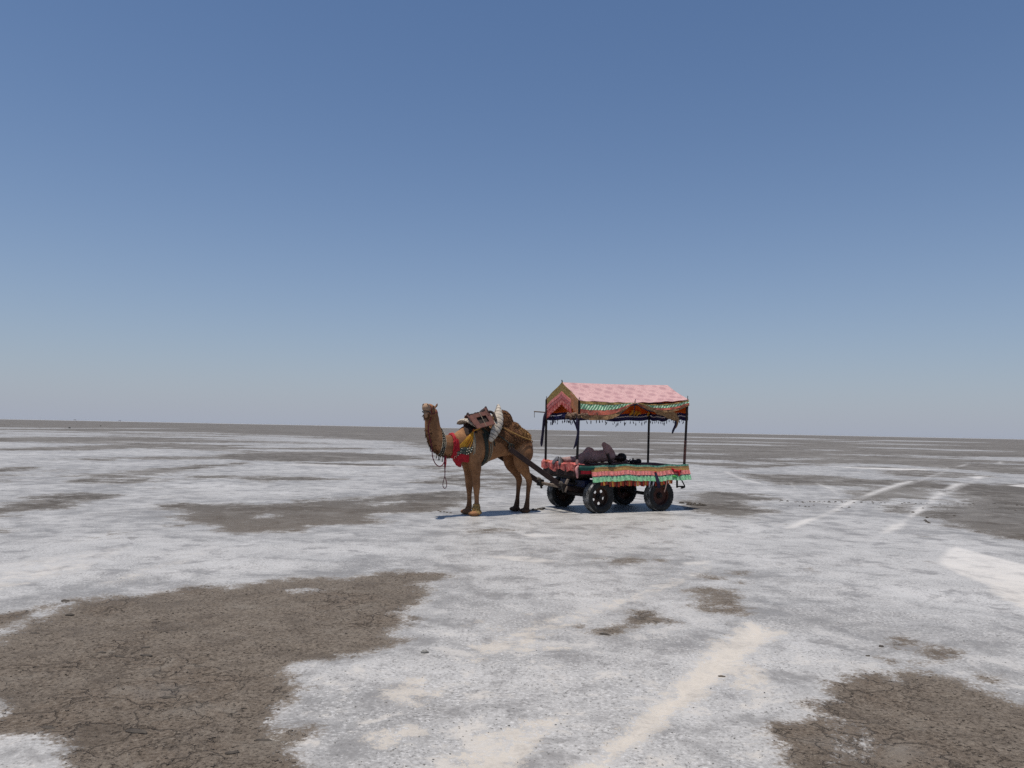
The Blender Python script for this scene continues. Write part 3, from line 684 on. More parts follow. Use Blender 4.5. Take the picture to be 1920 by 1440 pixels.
def ground_material():
    m, nt, b = new_mat('salt and mud')
    pos = nd(nt, 'ShaderNodeNewGeometry').outputs['Position']
    def attr(n):
        return nd(nt, 'ShaderNodeAttribute', attribute_name=n).outputs['Fac']
    mud, cream = attr('mud'), attr('cream')
    sep = nd(nt, 'ShaderNodeSeparateXYZ'); nt.links.new(pos, sep.inputs[0])
    ln = nd(nt, 'ShaderNodeVectorMath', operation='LENGTH'); nt.links.new(pos, ln.inputs[0])
    rr = ln.outputs['Value']
    n00 = noise(nt, pos, 0.006, 8, 0.6)
    n0 = noise(nt, pos, 0.05, 8, 0.6)
    n1 = noise(nt, pos, 0.7, 9, 0.62)
    n2 = noise(nt, pos, 5.0, 9, 0.68)
    n3 = noise(nt, pos, 38.0, 5, 0.7)
    n4 = noise(nt, pos, 150.0, 2, 0.6)
    n5 = noise(nt, pos, 1.9, 10, 0.74, 0.3)
    mid = sstep(nt, rr, 7, 22)
    far = sstep(nt, rr, 25, 90)
    vfar = sstep(nt, rr, 120, 700)
    def c(n, k):   # centred noise times k
        return math_n(nt, 'MULTIPLY', math_n(nt, 'SUBTRACT', n, 0.5), k)
    def cm(n, f, k):
        return math_n(nt, 'MULTIPLY', c(n, k), f)
    ad = lambda *s: s[0] if len(s) == 1 else math_n(nt, 'ADD', s[0], ad(*s[1:]))
    edge = ad(c(n2, 0.075), c(n3, 0.07), c(n5, 0.05), cm(n1, mid, 0.14), cm(n0, far, 0.24), cm(n00, vfar, 0.5))
    f_mud = math_n(nt, 'ADD', mud, edge)
    w = sstep(nt, f_mud, -0.012, 0.014)
    fleck = math_n(nt, 'MULTIPLY', sstep(nt, math_n(nt, 'ADD', n1, c(n0, 0.5)), 0.585, 0.66), sstep(nt, n2, 0.50, 0.60))
    fleck = math_n(nt, 'MULTIPLY', fleck, sstep(nt, rr, 5, 14))
    w = math_n(nt, 'MAXIMUM', w, math_n(nt, 'MULTIPLY', fleck, 0.6))
    f_cr = ad(cream, math_n(nt, 'MULTIPLY', ad(c(n2, 0.085), c(n3, 0.06), c(n5, 0.07)), sstep(nt, rr, 6.0, 15.0, 1.0, 0.06)))
    w = math_n(nt, 'MULTIPLY', w, math_n(nt, 'SUBTRACT', 1.0, math_n(nt, 'MULTIPLY', sstep(nt, f_cr, -0.003, 0.006), 0.93)))
    # mud: clods, brown to grey-brown, thin dark cracks
    mc = mixc(nt, sstep(nt, n2, 0.32, 0.68), (0.134, 0.110, 0.087), (0.190, 0.160, 0.130))
    mc = mixc(nt, sstep(nt, n1, 0.46, 0.64), mc, mixc(nt, 0.5, mc, (0.117, 0.083, 0.057)))
    mc = mixc(nt, sstep(nt, n3, 0.50, 0.70), mc, (0.235, 0.202, 0.165))
    mc = mixc(nt, sstep(nt, n3, 0.50, 0.33), mc, (0.040, 0.033, 0.026))
    mc = mixc(nt, math_n(nt, 'MULTIPLY', sstep(nt, n5, 0.50, 0.64), 0.55), mc, (0.085, 0.069, 0.055))
    mc = mixc(nt, math_n(nt, 'MULTIPLY', sstep(nt, n5, 0.46, 0.33), 0.55), mc, (0.225, 0.199, 0.168))
    wv = nd(nt, 'ShaderNodeVectorMath', operation='ADD')
    nz = nd(nt, 'ShaderNodeTexNoise'); setin(nz, Scale=3.0, Detail=5.0); nt.links.new(pos, nz.inputs['Vector'])
    sc = nd(nt, 'ShaderNodeVectorMath', operation='SCALE'); nt.links.new(nz.outputs['Color'], sc.inputs[0]); sc.inputs['Scale'].default_value = 0.35
    nt.links.new(pos, wv.inputs[0]); nt.links.new(sc.outputs[0], wv.inputs[1])
    vo = nd(nt, 'ShaderNodeTexVoronoi', feature='DISTANCE_TO_EDGE'); setin(vo, Scale=7.0)
    nt.links.new(wv.outputs[0], vo.inputs['Vector'])
    crack = math_n(nt, 'MULTIPLY', sstep(nt, vo.outputs['Distance'], 0.035, 0.0), sstep(nt, n2, 0.50, 0.66))
    crack = math_n(nt, 'MULTIPLY', crack, sstep(nt, rr, 14, 6))
    mc = mixc(nt, math_n(nt, 'MULTIPLY', crack, 0.2), mc, (0.039, 0.032, 0.026))
    v2 = nd(nt, 'ShaderNodeTexVoronoi', feature='DISTANCE_TO_EDGE'); setin(v2, Scale=2.3)
    sc2 = nd(nt, 'ShaderNodeVectorMath', operation='SCALE'); nt.links.new(nz.outputs['Color'], sc2.inputs[0]); sc2.inputs['Scale'].default_value = 0.9
    wv2 = nd(nt, 'ShaderNodeVectorMath', operation='ADD'); nt.links.new(pos, wv2.inputs[0]); nt.links.new(sc2.outputs[0], wv2.inputs[1]); nt.links.new(wv2.outputs[0], v2.inputs['Vector'])
    crack2 = math_n(nt, 'MULTIPLY', sstep(nt, v2.outputs['Distance'], 0.028, 0.006), sstep(nt, n1, 0.48, 0.56))
    crack2 = math_n(nt, 'MULTIPLY', crack2, sstep(nt, rr, 13, 7))
    mc = mixc(nt, math_n(nt, 'MULTIPLY', crack2, 0.42), mc, (0.039, 0.031, 0.024))
    mfar = mixc(nt, sstep(nt, n0, 0.36, 0.64), (0.088, 0.084, 0.080), (0.132, 0.127, 0.121))
    mfar = mixc(nt, math_n(nt, 'MULTIPLY', sstep(nt, n1, 0.50, 0.60), 0.85), mfar, (0.052, 0.048, 0.044))
    mfar = mixc(nt, math_n(nt, 'MULTIPLY', sstep(nt, n5, 0.51, 0.60), 0.8), mfar, (0.185, 0.177, 0.167))
    nC = noise(nt, pos, 0.13, 8, 0.66, 0.3)
    mfar = mixc(nt, math_n(nt, 'MULTIPLY', sstep(nt, nC, 0.53, 0.62), 0.55), mfar, (0.19, 0.186, 0.18))
    mfar = mixc(nt, math_n(nt, 'MULTIPLY', sstep(nt, nC, 0.45, 0.37), 0.5), mfar, (0.066, 0.062, 0.058))
    mc = mixc(nt, sstep(nt, rr, 5, 22), mc, mixc(nt, 0.12, mfar, mc))
    # thin salt bloom on the mud
    mc = mixc(nt, math_n(nt, 'MULTIPLY', sstep(nt, n1, 0.56, 0.72), 0.35), mc, (0.235, 0.222, 0.204))
    # salt
    s_c = mixc(nt, sstep(nt, n1, 0.33, 0.66), (0.290, 0.284, 0.272), (0.383, 0.373, 0.356))
    s_c = mixc(nt, sstep(nt, n0, 0.35, 0.65), s_c, mixc(nt, 0.5, s_c, (0.406, 0.398, 0.382)))
    nA = noise(nt, pos, 0.16, 6, 0.6, 0.4)
    nB = noise(nt, pos, 0.42, 10, 0.70, 0.6)
    dirty = math_n(nt, 'MULTIPLY', sstep(nt, nA, 0.38, 0.60, 0.30, 1.0), sstep(nt, nB, 0.47, 0.62))
    s_c = mixc(nt, math_n(nt, 'MULTIPLY', dirty, 0.68), s_c, (0.157, 0.149, 0.139))
    s_c = mixc(nt, math_n(nt, 'MULTIPLY', sstep(nt, nB, 0.46, 0.34), 0.65), s_c, (0.450, 0.442, 0.427))
    speck = math_n(nt, 'MULTIPLY', sstep(nt, n3, 0.525, 0.64), sstep(nt, n2, 0.28, 0.58))
    s_c = mixc(nt, math_n(nt, 'MULTIPLY', speck, 0.85), s_c, (0.113, 0.105, 0.095))
    s_c = mixc(nt, sstep(nt, n3, 0.47, 0.36), s_c, (0.460, 0.451, 0.437))
    s_c = mixc(nt, math_n(nt, 'MULTIPLY', sstep(nt, n5, 0.50, 0.63), 0.80), s_c, (0.171, 0.163, 0.154))
    s_c = mixc(nt, math_n(nt, 'MULTIPLY', sstep(nt, n5, 0.48, 0.36), 0.65), s_c, (0.410, 0.402, 0.387))
    streak = sstep(nt, math_n(nt, 'ADD', n2, c(n1, 0.5)), 0.60, 0.72)
    s_c = mixc(nt, math_n(nt, 'MULTIPLY', streak, 0.45), s_c, (0.150, 0.142, 0.133))
    wc = sstep(nt, f_cr, -0.004, 0.008)
    wc = math_n(nt, 'MULTIPLY', wc, sstep(nt, n5, 0.66, 0.44, 0.55, 1.0))
    soft = math_n(nt, 'MULTIPLY', sstep(nt, n5, 0.47, 0.38), 0.55)
    wc2 = math_n(nt, 'MAXIMUM', wc, math_n(nt, 'MULTIPLY', soft, sstep(nt, rr, 9, 4)))
    cr_c = mixc(nt, sstep(nt, n2, 0.35, 0.7), (0.522, 0.470, 0.396), (0.444, 0.405, 0.348))
    cr_f = mixc(nt, 0.6, cr_c, (0.560, 0.552, 0.538))
    cr_c = mixc(nt, sstep(nt, rr, 6, 14), cr_c, cr_f)
    s_c = mixc(nt, math_n(nt, 'MULTIPLY', wc2, 0.86), s_c, cr_c)
    halo = math_n(nt, 'MULTIPLY', sstep(nt, math_n(nt, 'ADD', f_mud, c(nB, 0.16)), -0.13, 0.02), sstep(nt, n5, 0.40, 0.56, 0.20, 0.66))
    halo = math_n(nt, 'MULTIPLY', halo, sstep(nt, rr, 4, 11, 0.4, 1.0))
    s_c = mixc(nt, math_n(nt, 'MULTIPLY', halo, math_n(nt, 'SUBTRACT', 1.0, wc)), s_c, (0.160, 0.154, 0.145))
    col = mixc(nt, w, s_c, mc)
    nt.links.new(col, b.inputs['Base Color'])
    nt.links.new(math_n(nt, 'ADD', math_n(nt, 'MULTIPLY', w, 0.4), 0.50), b.inputs['Roughness'])
    nt.links.new(math_n(nt, 'SUBTRACT', 0.55, math_n(nt, 'MULTIPLY', w, 0.42)), b.inputs['Specular IOR Level'])
    hh = ad(math_n(nt, 'MULTIPLY', n5, 0.9), math_n(nt, 'MULTIPLY', n2, 0.9), math_n(nt, 'MULTIPLY', n3, 0.5), math_n(nt, 'MULTIPLY', n4, 0.12), math_n(nt, 'MULTIPLY', crack, -0.25), math_n(nt, 'MULTIPLY', crack2, -0.5))
    st = math_n(nt, 'MULTIPLY', math_n(nt, 'ADD', math_n(nt, 'MULTIPLY', w, 0.75), 0.2), sstep(nt, rr, 60, 10))
    bp = nd(nt, 'ShaderNodeBump'); setin(bp, Distance=0.05)
    nt.links.new(hh, bp.inputs['Height']); nt.links.new(st, bp.inputs['Strength'])
    nt.links.new(bp.outputs[0], b.inputs['Normal'])
    return m
ground = link_mesh(me, 'ground', ground_material(), label='flat salt crust with bare brown mud patches reaching the horizon', kind='structure')

def height_at(x, y):
    th_, lr_ = np.array([math.atan2(x, y)]), np.array([math.log(math.hypot(x, y))])
    return float(ground_z(np.array([x]), np.array([y]), sd_field(th_, lr_, MUD))[0])

# crumbs of dry mud and salt lying loose on the crust near the camera
def crumbs(name, n, r0, r1, on_mud, s0, s1, mat, label):
    r_ = np.exp(rng.uniform(math.log(r0), math.log(r1), n * 3)); t_ = rng.uniform(-0.72, 0.72, n * 3)
    f = sd_field(t_, np.log(r_), MUD)
    sel = (f > 0.0) if on_mud else ((f < -0.02) & (sd_field(t_, np.log(r_), [('m', c_, p_) for c_, p_ in CREAM]) < 0))
    r_, t_, f = r_[sel][:n], t_[sel][:n], f[sel][:n]
    x, y = r_ * np.sin(t_), r_ * np.cos(t_)
    z = ground_z(x, y, f)
    base = np.array([(1, 0, .1), (.3, .9, .05), (-.8, .6, .1), (-.8, -.6, .05), (.3, -.9, .1), (0.1, 0.1, 0.75), (0, 0, -.4)])
    fc = [(i, (i + 1) % 5, 5) for i in range(5)] + [((i + 1) % 5, i, 6) for i in range(5)]
    V = np.empty((len(x), 7, 3)); 
    a = rng.uniform(0, 6.28, len(x)); s = s0 + (s1 - s0) * rng.random(len(x)) ** 3
    jit = base[None] * rng.uniform(.55, 1.25, (len(x), 7, 1))
    ca, sa = np.cos(a)[:, None], np.sin(a)[:, None]
    V[:, :, 0] = x[:, None] + s[:, None] * (jit[:, :, 0] * ca - jit[:, :, 1] * sa)
    V[:, :, 1] = y[:, None] + s[:, None] * (jit[:, :, 0] * sa + jit[:, :, 1] * ca)
    V[:, :, 2] = z[:, None] + s[:, None] * jit[:, :, 2] * .7
    F = (np.arange(len(x))[:, None, None] * 7 + np.array(fc)[None]).reshape(-1, 3)
    mb_ = bpy.data.meshes.new(name)
    mb_.vertices.add(V.size // 3); mb_.vertices.foreach_set('co', V.ravel())
    mb_.loops.add(F.size); mb_.loops.foreach_set('vertex_index', F.ravel().astype(np.int32))
    mb_.polygons.add(len(F)); mb_.polygons.foreach_set('loop_start', (np.arange(len(F)) * 3).astype(np.int32))
    mb_.update(calc_edges=True); mb_.validate()
    return link_mesh(mb_, name, mat, label=label, cat='crumbs', kind='stuff')
M_mudc = simple('dry mud', (0.115, 0.094, 0.074), (0.16, 0.133, 0.107), 3.0, 0.95, 0.3)
M_saltc = simple('grey salt', (0.25, 0.244, 0.23), (0.16, 0.152, 0.138), 2.0, 0.95, 0.3)
M_darkc = simple('dark clod', (0.055, 0.047, 0.04), (0.09, 0.078, 0.065), 20.0, 0.95, 0.5)
crumbs('mud_crumbs', 15000, 1.9, 13, True, 0.003, 0.013, M_mudc, 'loose crumbs of dry brown mud on the bare patches')
crumbs('salt_crumbs', 9000, 1.9, 11, False, 0.003, 0.008, M_saltc, 'loose grey grains on the salt crust')

# ------------------------------------------------------------------ haze over the plain
hz = bpy.data.meshes.new('haze')
X_, zb, zt = 15000.0, -1.0, 4.0
hz.from_pydata([(sx * X_, sy * X_, z) for z in (zb, zt) for sx, sy in ((-1, -1), (1, -1), (1, 1), (-1, 1))], [], [(3, 2, 1, 0), (4, 5, 6, 7), (0, 1, 5, 4), (1, 2, 6, 5), (2, 3, 7, 6), (3, 0, 4, 7)])
hm_ = bpy.data.materials.new('haze'); hm_.use_nodes = True
hn = hm_.node_tree; hn.nodes.clear()
ho = hn.nodes.new('ShaderNodeOutputMaterial'); hv = hn.nodes.new('ShaderNodeVolumePrincipled')
hv.inputs['Color'].default_value = (.62, .70, .82, 1); hv.inputs['Density'].default_value = 3e-5; hv.inputs['Anisotropy'].default_value = 0.2
hn.links.new(hv.outputs[0], ho.inputs['Volume'])
link_mesh(hz, 'haze', hm_, kind='stuff')
# ------------------------------------------------------------------ camel
CAM_YAW = R(180 + 38)
CAMEL_LOC = (-0.285, 16.10, 0)
camel = empty('camel', CAMEL_LOC, CAM_YAW, label='brown camel standing in harness in front of the canopied cart, head raised', cat='camel')
LATY = (0, 1, 0)
cb = MB()
# trunk: x, centre z, half height, half width
trunk = [(-0.80, 1.36, .15, .13), (-0.70, 1.39, .28, .22), (-0.50, 1.49, .31, .27), (-0.28, 1.51, .32, .295), (0.0, 1.49, .335, .31), (0.28, 1.44, .37, .31), (0.52, 1.42, .41, .285), (0.74, 1.44, .36, .24), (0.90, 1.44, .28, .19)]
cb.tube([(x, 0, z) for x, z, h, w in trunk], [(w, h) for x, z, h, w in trunk], 24, LATY, res=28)
cb.ell((-0.12, 0, 1.84), (.27, .16, .30), n=20)                         # hump
cb.ell((-0.30, 0, 1.72), (.30, .20, .20), n=20)
cb.ell((0.55, 0, 1.68), (.26, .13, .15), n=20)                          # withers
cb.ell((0.47, 0, 1.06), (.13, .11, .08), n=16)                          # chest pad
cb.ell((0.85, 0, 1.30), (.16, .15, .2), n=16)                           # breast
neck = [(0.72, 1.50, .30, .20), (0.95, 1.42, .25, .165), (1.15, 1.39, .225, .14), (1.34, 1.40, .205, .13), (1.48, 1.50, .19, .13), (1.56, 1.66, .172, .122), (1.595, 1.82, .158, .114), (1.60, 1.96, .14, .105), (1.585, 2.03, .11, .09)]
cb.tube([(x, 0, z) for x, z, h, w in neck], [(w, h) for x, z, h, w in neck], 20, LATY, res=30)
HM = Matrix.Translation((1.65, 0.0, 2.035)) @ Matrix.Rotation(R(47), 4, 'Z') @ Matrix.Rotation(R(-13), 4, 'Y')
def Hd(h, s, u):
    return tuple(HM @ Vector((h, s, u)))
HL = tuple((HM.to_3x3() @ Vector((0, 1, 0))))
head = [(-0.09, .05, .07, .065), (-0.02, .055, .10, .09), (0.08, .05, .105, .095), (0.16, .03, .09, .078), (0.25, .005, .083, .070), (0.34, -.005, .086, .076), (0.42, -.01, .088, .080), (0.47, -.02, .066, .062)]
cb.tube([Hd(h, 0, u) for h, u, a, w in head], [(w, a) for h, u, a, w in head], 18, HL, res=26)
jaw = [(-0.02, -.05, .07, .075), (0.10, -.075, .055, .06), (0.22, -.095, .045, .05), (0.33, -.115, .045, .052), (0.415, -.13, .036, .045)]
cb.tube([Hd(h, 0, u) for h, u, a, w in jaw], [(w, a) for h, u, a, w in jaw], 14, HL, res=16)
for sd in (-1, 1):
    cb.ell(Hd(.10, sd * .075, .095), (.06, .03, .025), HM.to_3x3(), n=12)                 # brow
    cb.ell(Hd(.02, sd * .07, -.02), (.07, .03, .06), HM.to_3x3(), n=12)                   # cheek
    cb.ell(Hd(.465, sd * .042, .025), (.03, .03, .038), HM.to_3x3(), n=10)                # nostril wings
    cb.ell(Hd(.465, sd * .028, -.058), (.042, .034, .028), HM.to_3x3(), n=10)              # split upper lip
    cb.tube([Hd(-.04, sd * .075, .11), Hd(-.055, sd * .105, .15), Hd(-.06, sd * .115, .185), Hd(-.06, sd * .112, .205)], [(.018, .026), (.02, .032), (.016, .026), (.007, .009)], 10)
cb.ell(Hd(-.06, 0, .14), (.05, .05, .035), HM.to_3x3(), n=12)                             # poll tuft
cb.ell(Hd(.37, 0, -.165), (.05, .042, .05), HM.to_3x3(), n=12)                           # hanging lower lip and chin
def leg(P, r): cb.tube(P, [(a * 1.13, b_ * 1.13) for a, b_ in r], 14, LATY, res=40)
for (s_, dx, top) in ((1, .64, 0), (-1, .56, .05)):
    y = .185 * s_
    leg([(dx + .06 - top * .5, y * .9, 1.52), (dx + .08, y, 1.30), (dx + .05, y, 1.08), (dx + .02, y, .92), (dx + .01, y, .76), (dx - .005, y, .62), (dx - .01, y, .53), (dx - .015, y, .40), (dx - .02, y, .26), (dx - .015, y, .15), (dx + .01, y, .085)],
        [(.08, .15), (.10, .16), (.10, .135), (.085, .105), (.068, .078), (.066, .072), (.058, .062), (.043, .046), (.042, .044), (.052, .056), (.06, .06)])
    cb.ell((dx + .035, y, .605), (.045, .05, .065), n=12)                                 # knee pad
    for t_ in (-1, 1):
        cb.ell((dx + .045, y + t_ * .045, .05), (.115, .068, .052), n=14)                 # two toes
    cb.ell((dx + .0, y, .038), (.11, .10, .04), n=14)
for (s_, dx) in ((1, -.70), (-1, -.71)):
    y = .175 * s_
    st = dx + .20
    leg([(-.56, y * .8, 1.45), (-.55, y, 1.25), (st - .02, y * 1.05, 1.04), (dx + .08, y, .86), (dx - .0, y, .74), (dx - .035, y, .655), (dx - .025, y, .55), (dx - .01, y, .40), (dx + .0, y, .27), (dx + .015, y, .16), (dx + .03, y, .085)],
        [(.10, .22), (.125, .235), (.105, .165), (.075, .10), (.054, .068), (.052, .066), (.044, .05), (.038, .041), (.038, .042), (.048, .054), (.056, .058)])
    cb.ell((dx - .075, y, .69), (.035, .035, .06), n=10)                                  # point of hock
    for t_ in (-1, 1):
        cb.ell((dx + .07, y + t_ * .04, .046), (.115, .062, .048), n=14)
    cb.ell((dx + .03, y, .036), (.10, .09, .038), n=14)
# tail
cb.tube([(-.78, 0, 1.50), (-.83, 0, 1.42), (-.845, -.03, 1.26), (-.83, -.05, 1.08), (-.815, -.05, .94)], [.04, .035, .026, .024, .02], 10)
cme = fused(cb, .0135, 5, .5)

def wool_of(x, y, z):
    """how woolly the coat is: hump, loins and flank"""
    w = np.clip((.36 - x) / .18, 0, 1) * np.clip((x + .80) / .22, 0, 1) * np.clip((z - 1.30 - .10 * np.sin(x * 9)) / .12, 0, 1)
    return w
cc = np.empty(len(cme.vertices) * 3); cme.vertices.foreach_get('co', cc); cc = cc.reshape(-1, 3)
wl = wool_of(cc[:, 0], cc[:, 1], cc[:, 2])
a_ = cme.attributes.new('wool', 'FLOAT', 'POINT'); a_.data.foreach_set('value', wl.astype(np.float32))
golden = np.clip((-.38 - cc[:, 0]) / .2, 0, 1) * np.clip((cc[:, 2] - 1.52) / .12, 0, 1)
dark = np.clip((.72 - cc[:, 2]) / .5, 0, 1) * (cc[:, 0] < -.2) * .9  # shade under the body, painted onto the hind legs, deeper towards the feet
muzz = np.clip((np.array([(HM.inverted() @ Vector(p)).x for p in cc]) - .34) / .1, 0, 1) * (cc[:, 2] > 1.7)
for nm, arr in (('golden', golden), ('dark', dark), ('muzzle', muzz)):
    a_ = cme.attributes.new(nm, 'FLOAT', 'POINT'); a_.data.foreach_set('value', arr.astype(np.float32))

def coat_material():
    m, nt, b = new_mat('camel coat')
    tc = nd(nt, 'ShaderNodeTexCoord').outputs['Object']
    at = lambda n: nd(nt, 'ShaderNodeAttribute', attribute_name=n).outputs['Fac']
    n1 = noise(nt, tc, 3.5, 6, .6); n2 = noise(nt, tc, 22, 6, .65, .6); n3 = noise(nt, tc, 90, 3, .6)
    short = mixc(nt, sstep(nt, n1, .35, .65), (.295, .148, .070), (.178, .083, .038))
    short = mixc(nt, sstep(nt, n2, .55, .72), short, (.11, .052, .024))
    wool = mixc(nt, sstep(nt, n2, .38, .62), (.085, .038, .018), (.165, .076, .031))
    gold = mixc(nt, sstep(nt, n2, .4, .6), (.20, .105, .042), (.34, .19, .072))
    wf = math_n(nt, 'ADD', at('wool'), math_n(nt, 'MULTIPLY', math_n(nt, 'SUBTRACT', n2, .5), 1.1))
    col = mixc(nt, sstep(nt, wf, .25, .65), short, mixc(nt, at('golden'), wool, gold))
    col = mixc(nt, at('dark'), col, (.058, .034, .022))  # hind leg shade put into the coat colour
    col = mixc(nt, math_n(nt, 'MULTIPLY', at('muzzle'), .5), col, (.40, .30, .22))
    col = mixc(nt, sstep(nt, n3, .5, .75), col, mixc(nt, .35, col, (0, 0, 0)))
    nt.links.new(col, b.inputs['Base Color'])
    setin(b, Roughness=.85); b.inputs['Specular IOR Level'].default_value = .2
    h = math_n(nt, 'ADD', math_n(nt, 'MULTIPLY', n2, math_n(nt, 'ADD', at('wool'), .25)), math_n(nt, 'MULTIPLY', n3, .3))
    bump(nt, b, h, .8, .03)
    return m
M_coat = coat_material()
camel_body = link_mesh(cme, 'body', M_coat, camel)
cbvh = BVHTree.FromPolygons([v.co.copy() for v in cme.vertices], [tuple(p.vertices) for p in cme.polygons])
def flank(x, z, side=1, off=.0):
    """point of the camel's side at (x, z), lifted by off"""
    h = cbvh.ray_cast(Vector((x, side * 2.0, z)), Vector((0, -side, 0)))
    if h[0] is None:
        h = cbvh.find_nearest(Vector((x, side * .2, z)))
    return np.array(h[0] + h[1] * off)
def hug(p, off=.0):
    h = cbvh.find_nearest(Vector(p))
    return np.array(h[0] + h[1] * off)
M_black = simple('black', (.012, .011, .011), (.02, .018, .017), 30, .6, .2)
M_eye = simple('dark eye', (.012, .008, .006), (.02, .012, .008), 30, .15, .0, spec=.5)
eb = MB(); 
for sd in (-1, 1):
    e_ = MB(); e_.ell(Hd(.115, sd * .084, .062), (.022, .016, .02), HM.to_3x3(), n=12); e_.build('eye', M_eye, camel)
    e_ = MB(); e_.ell(Hd(.494, sd * .044, .03), (.012, .011, .018), HM.to_3x3() @ Matrix.Rotation(R(30 * sd), 3, 'X'), n=10); e_.build('nostril', M_black, camel)
    e_ = MB(); e_.ell(Hd(-.043, sd * .117, .165), (.012, .008, .03), HM.to_3x3(), n=10); e_.build('inner_ear', M_eye, camel)
e_ = MB(); e_.tube([Hd(.30, -.068, -.078), Hd(.40, -.07, -.088), Hd(.455, -.045, -.093), Hd(.475, 0, -.088), Hd(.455, .045, -.093), Hd(.40, .07, -.088), Hd(.30, .068, -.078)], .010, 6); e_.build('mouth', M_eye, camel)

# curly tufts over the hump, loins and flank, a fringe under the neck
def tufts(name, n, pick, ln, down, mat, parent):
    F_ = cme.polygons
    cen = np.empty(len(F_) * 3); F_.foreach_get('center', cen); cen = cen.reshape(-1, 3)
    nor = np.empty(len(F_) * 3); F_.foreach_get('normal', nor); nor = nor.reshape(-1, 3)
    wgt = pick(cen, nor); p = wgt / wgt.sum()
    ids = rng.choice(len(cen), n, p=p)
    b = MB()
    for i in ids:
        c, nn = cen[i] + rng.normal(0, .006, 3), nor[i]
        d = nn * rng.uniform(.3, .8) + np.array([rng.normal(-.15, .4), rng.normal(0, .4), -down * rng.uniform(.3, 1)])
        d /= np.linalg.norm(d)
        t_ = np.cross(d, rng.normal(0, 1, 3)); t_ /= np.linalg.norm(t_)
        L = ln * rng.uniform(.5, 1.3); w_ = .008 * rng.uniform(.6, 1.5)
        c0 = c - nn * .01
        m_ = c0 + d * L * .6; e = c0 + d * L + np.array([0, 0, -down * L * .35])
        b.add([c0 + t_ * w_, c0 - t_ * w_, m_ - t_ * w_ * .8, m_ + t_ * w_ * .8, e], [(0, 1, 2, 3), (3, 2, 4)])
    return b.build(name, mat, parent, 0, kind='stuff')
def wool_mat(name, c1, c2):
    return simple(name, c1, c2, 14, .9, .2, fine=70)
M_wool = wool_mat('brown wool', (.085, .038, .018), (.16, .075, .031))
M_gold = wool_mat('golden wool', (.22, .118, .046), (.33, .185, .07))
tufts('wool', 9500, lambda c, n: np.clip(wool_of(c[:, 0], c[:, 1], c[:, 2]), 0, 1) * (1 - .7 * np.clip((-.45 - c[:, 0]) / .1, 0, 1)) * (c[:, 2] > 1.35), .022, .45, M_wool, camel)
tufts('rump_wool', 3500, lambda c, n: np.clip((-.42 - c[:, 0]) / .12, 0, 1) * (c[:, 2] > 1.55), .026, .5, M_gold, camel)
tufts('throat_hair', 900, lambda c, n: ((c[:, 0] > 1.05) & (c[:, 2] < 1.75)) * np.clip(.6 * n[:, 0] - n[:, 2], 0, 1) ** 2, .036, 1.0, M_wool, camel)
tufts('chin_hair', 120, lambda c, n: np.exp(-np.sum((c - np.array(Hd(.35, 0, -.17))) ** 2, 1) / .002), .05, 1.0, M_wool, camel)
tufts('tail_tuft', 160, lambda c, n: ((c[:, 0] < -.78) & (c[:, 2] < 1.06) & (c[:, 2] > .9)) * 1.0, .09, 1.2, M_wool, camel)
# ------------------------------------------------------------------ saddle and harness worn by the camel (camel's own frame)
TF = dict(rz=CAM_YAW)
def on_camel(name, **kw):
    return empty(name, CAMEL_LOC, CAM_YAW, **kw)
M_pad = simple('white quilting', (.52, .465, .39), (.40, .345, .28), 12, .9, .4)
M_wood = simple('red brown wood', (.135, .050, .034), (.085, .032, .024), 9, .55, .25, fine=120)
M_felt = simple('dark felt', (.022, .014, .012), (.035, .022, .018), 20, .9, .4)
M_cord = simple('dark cord', (.10, .075, .06), (.06, .045, .04), 30, .9, .3)
M_strap = simple('dark green webbing', (.018, .026, .022), (.03, .036, .03), 30, .8, .3)
M_rope = simple('yellow rope', (.42, .245, .075), (.27, .15, .05), 40, .85, .5)
M_pale = simple('pale rope', (.30, .25, .18), (.19, .155, .11), 40, .85, .5)
M_red = simple('red cloth', (.46, .012, .022), (.30, .008, .018), 14, .75, .4)
M_dred = simple('dark red cord', (.17, .012, .030), (.09, .008, .02), 40, .8, .4)
M_yel = simple('yellow cloth', (.62, .33, .03), (.48, .22, .02), 16, .75, .4)
M_bead = simple('ivory bead', (.66, .60, .48), (.52, .45, .34), 30, .4, .1)

def roll(P, rads, ribs, name, parent, mat=M_pad):
    """a stuffed roll bound with cord: swells between the ties"""
    n = ribs * 8
    Q = catmull(np.hstack([np.array(P, float), np.array(rads, float)]), n)
    r_ = [(q[3] * (1 - .11 * abs(math.cos(PI * ribs * i / (n - 1))) ** 6), q[4] * (1 - .11 * abs(math.cos(PI * ribs * i / (n - 1))) ** 6)) for i, q in enumerate(Q)]
    b = MB(); b.tube(Q[:, :3], r_, 16, (1, 0, 0), spline=False)
    o = b.build(name, mat, parent)
    for k in range(1, ribs):
        i = int(round(k * (n - 1) / ribs))
        t_ = Q[min(i + 1, n - 1), :3] - Q[max(i - 1, 0), :3]; t_ /= np.linalg.norm(t_)
        l = np.array([1., 0, 0]); l -= t_ * (l @ t_); l /= np.linalg.norm(l); o2 = np.cross(t_, l)
        rr = r_[i]
        c = MB()
        ring = [Q[i, :3] + l * (rr[0] * .97) * math.cos(a) + o2 * (rr[1] * .97) * math.sin(a) for a in np.linspace(0, 2 * PI, 17)]
        c.tube(ring, .0062, 5, caps=False, spline=False)
        c.build('binding_cord', M_cord, o)
    return o
pads = on_camel('saddle_padding', label='white corded saddle padding lying across the back of the camel under the wooden frame', cat='saddle pad')
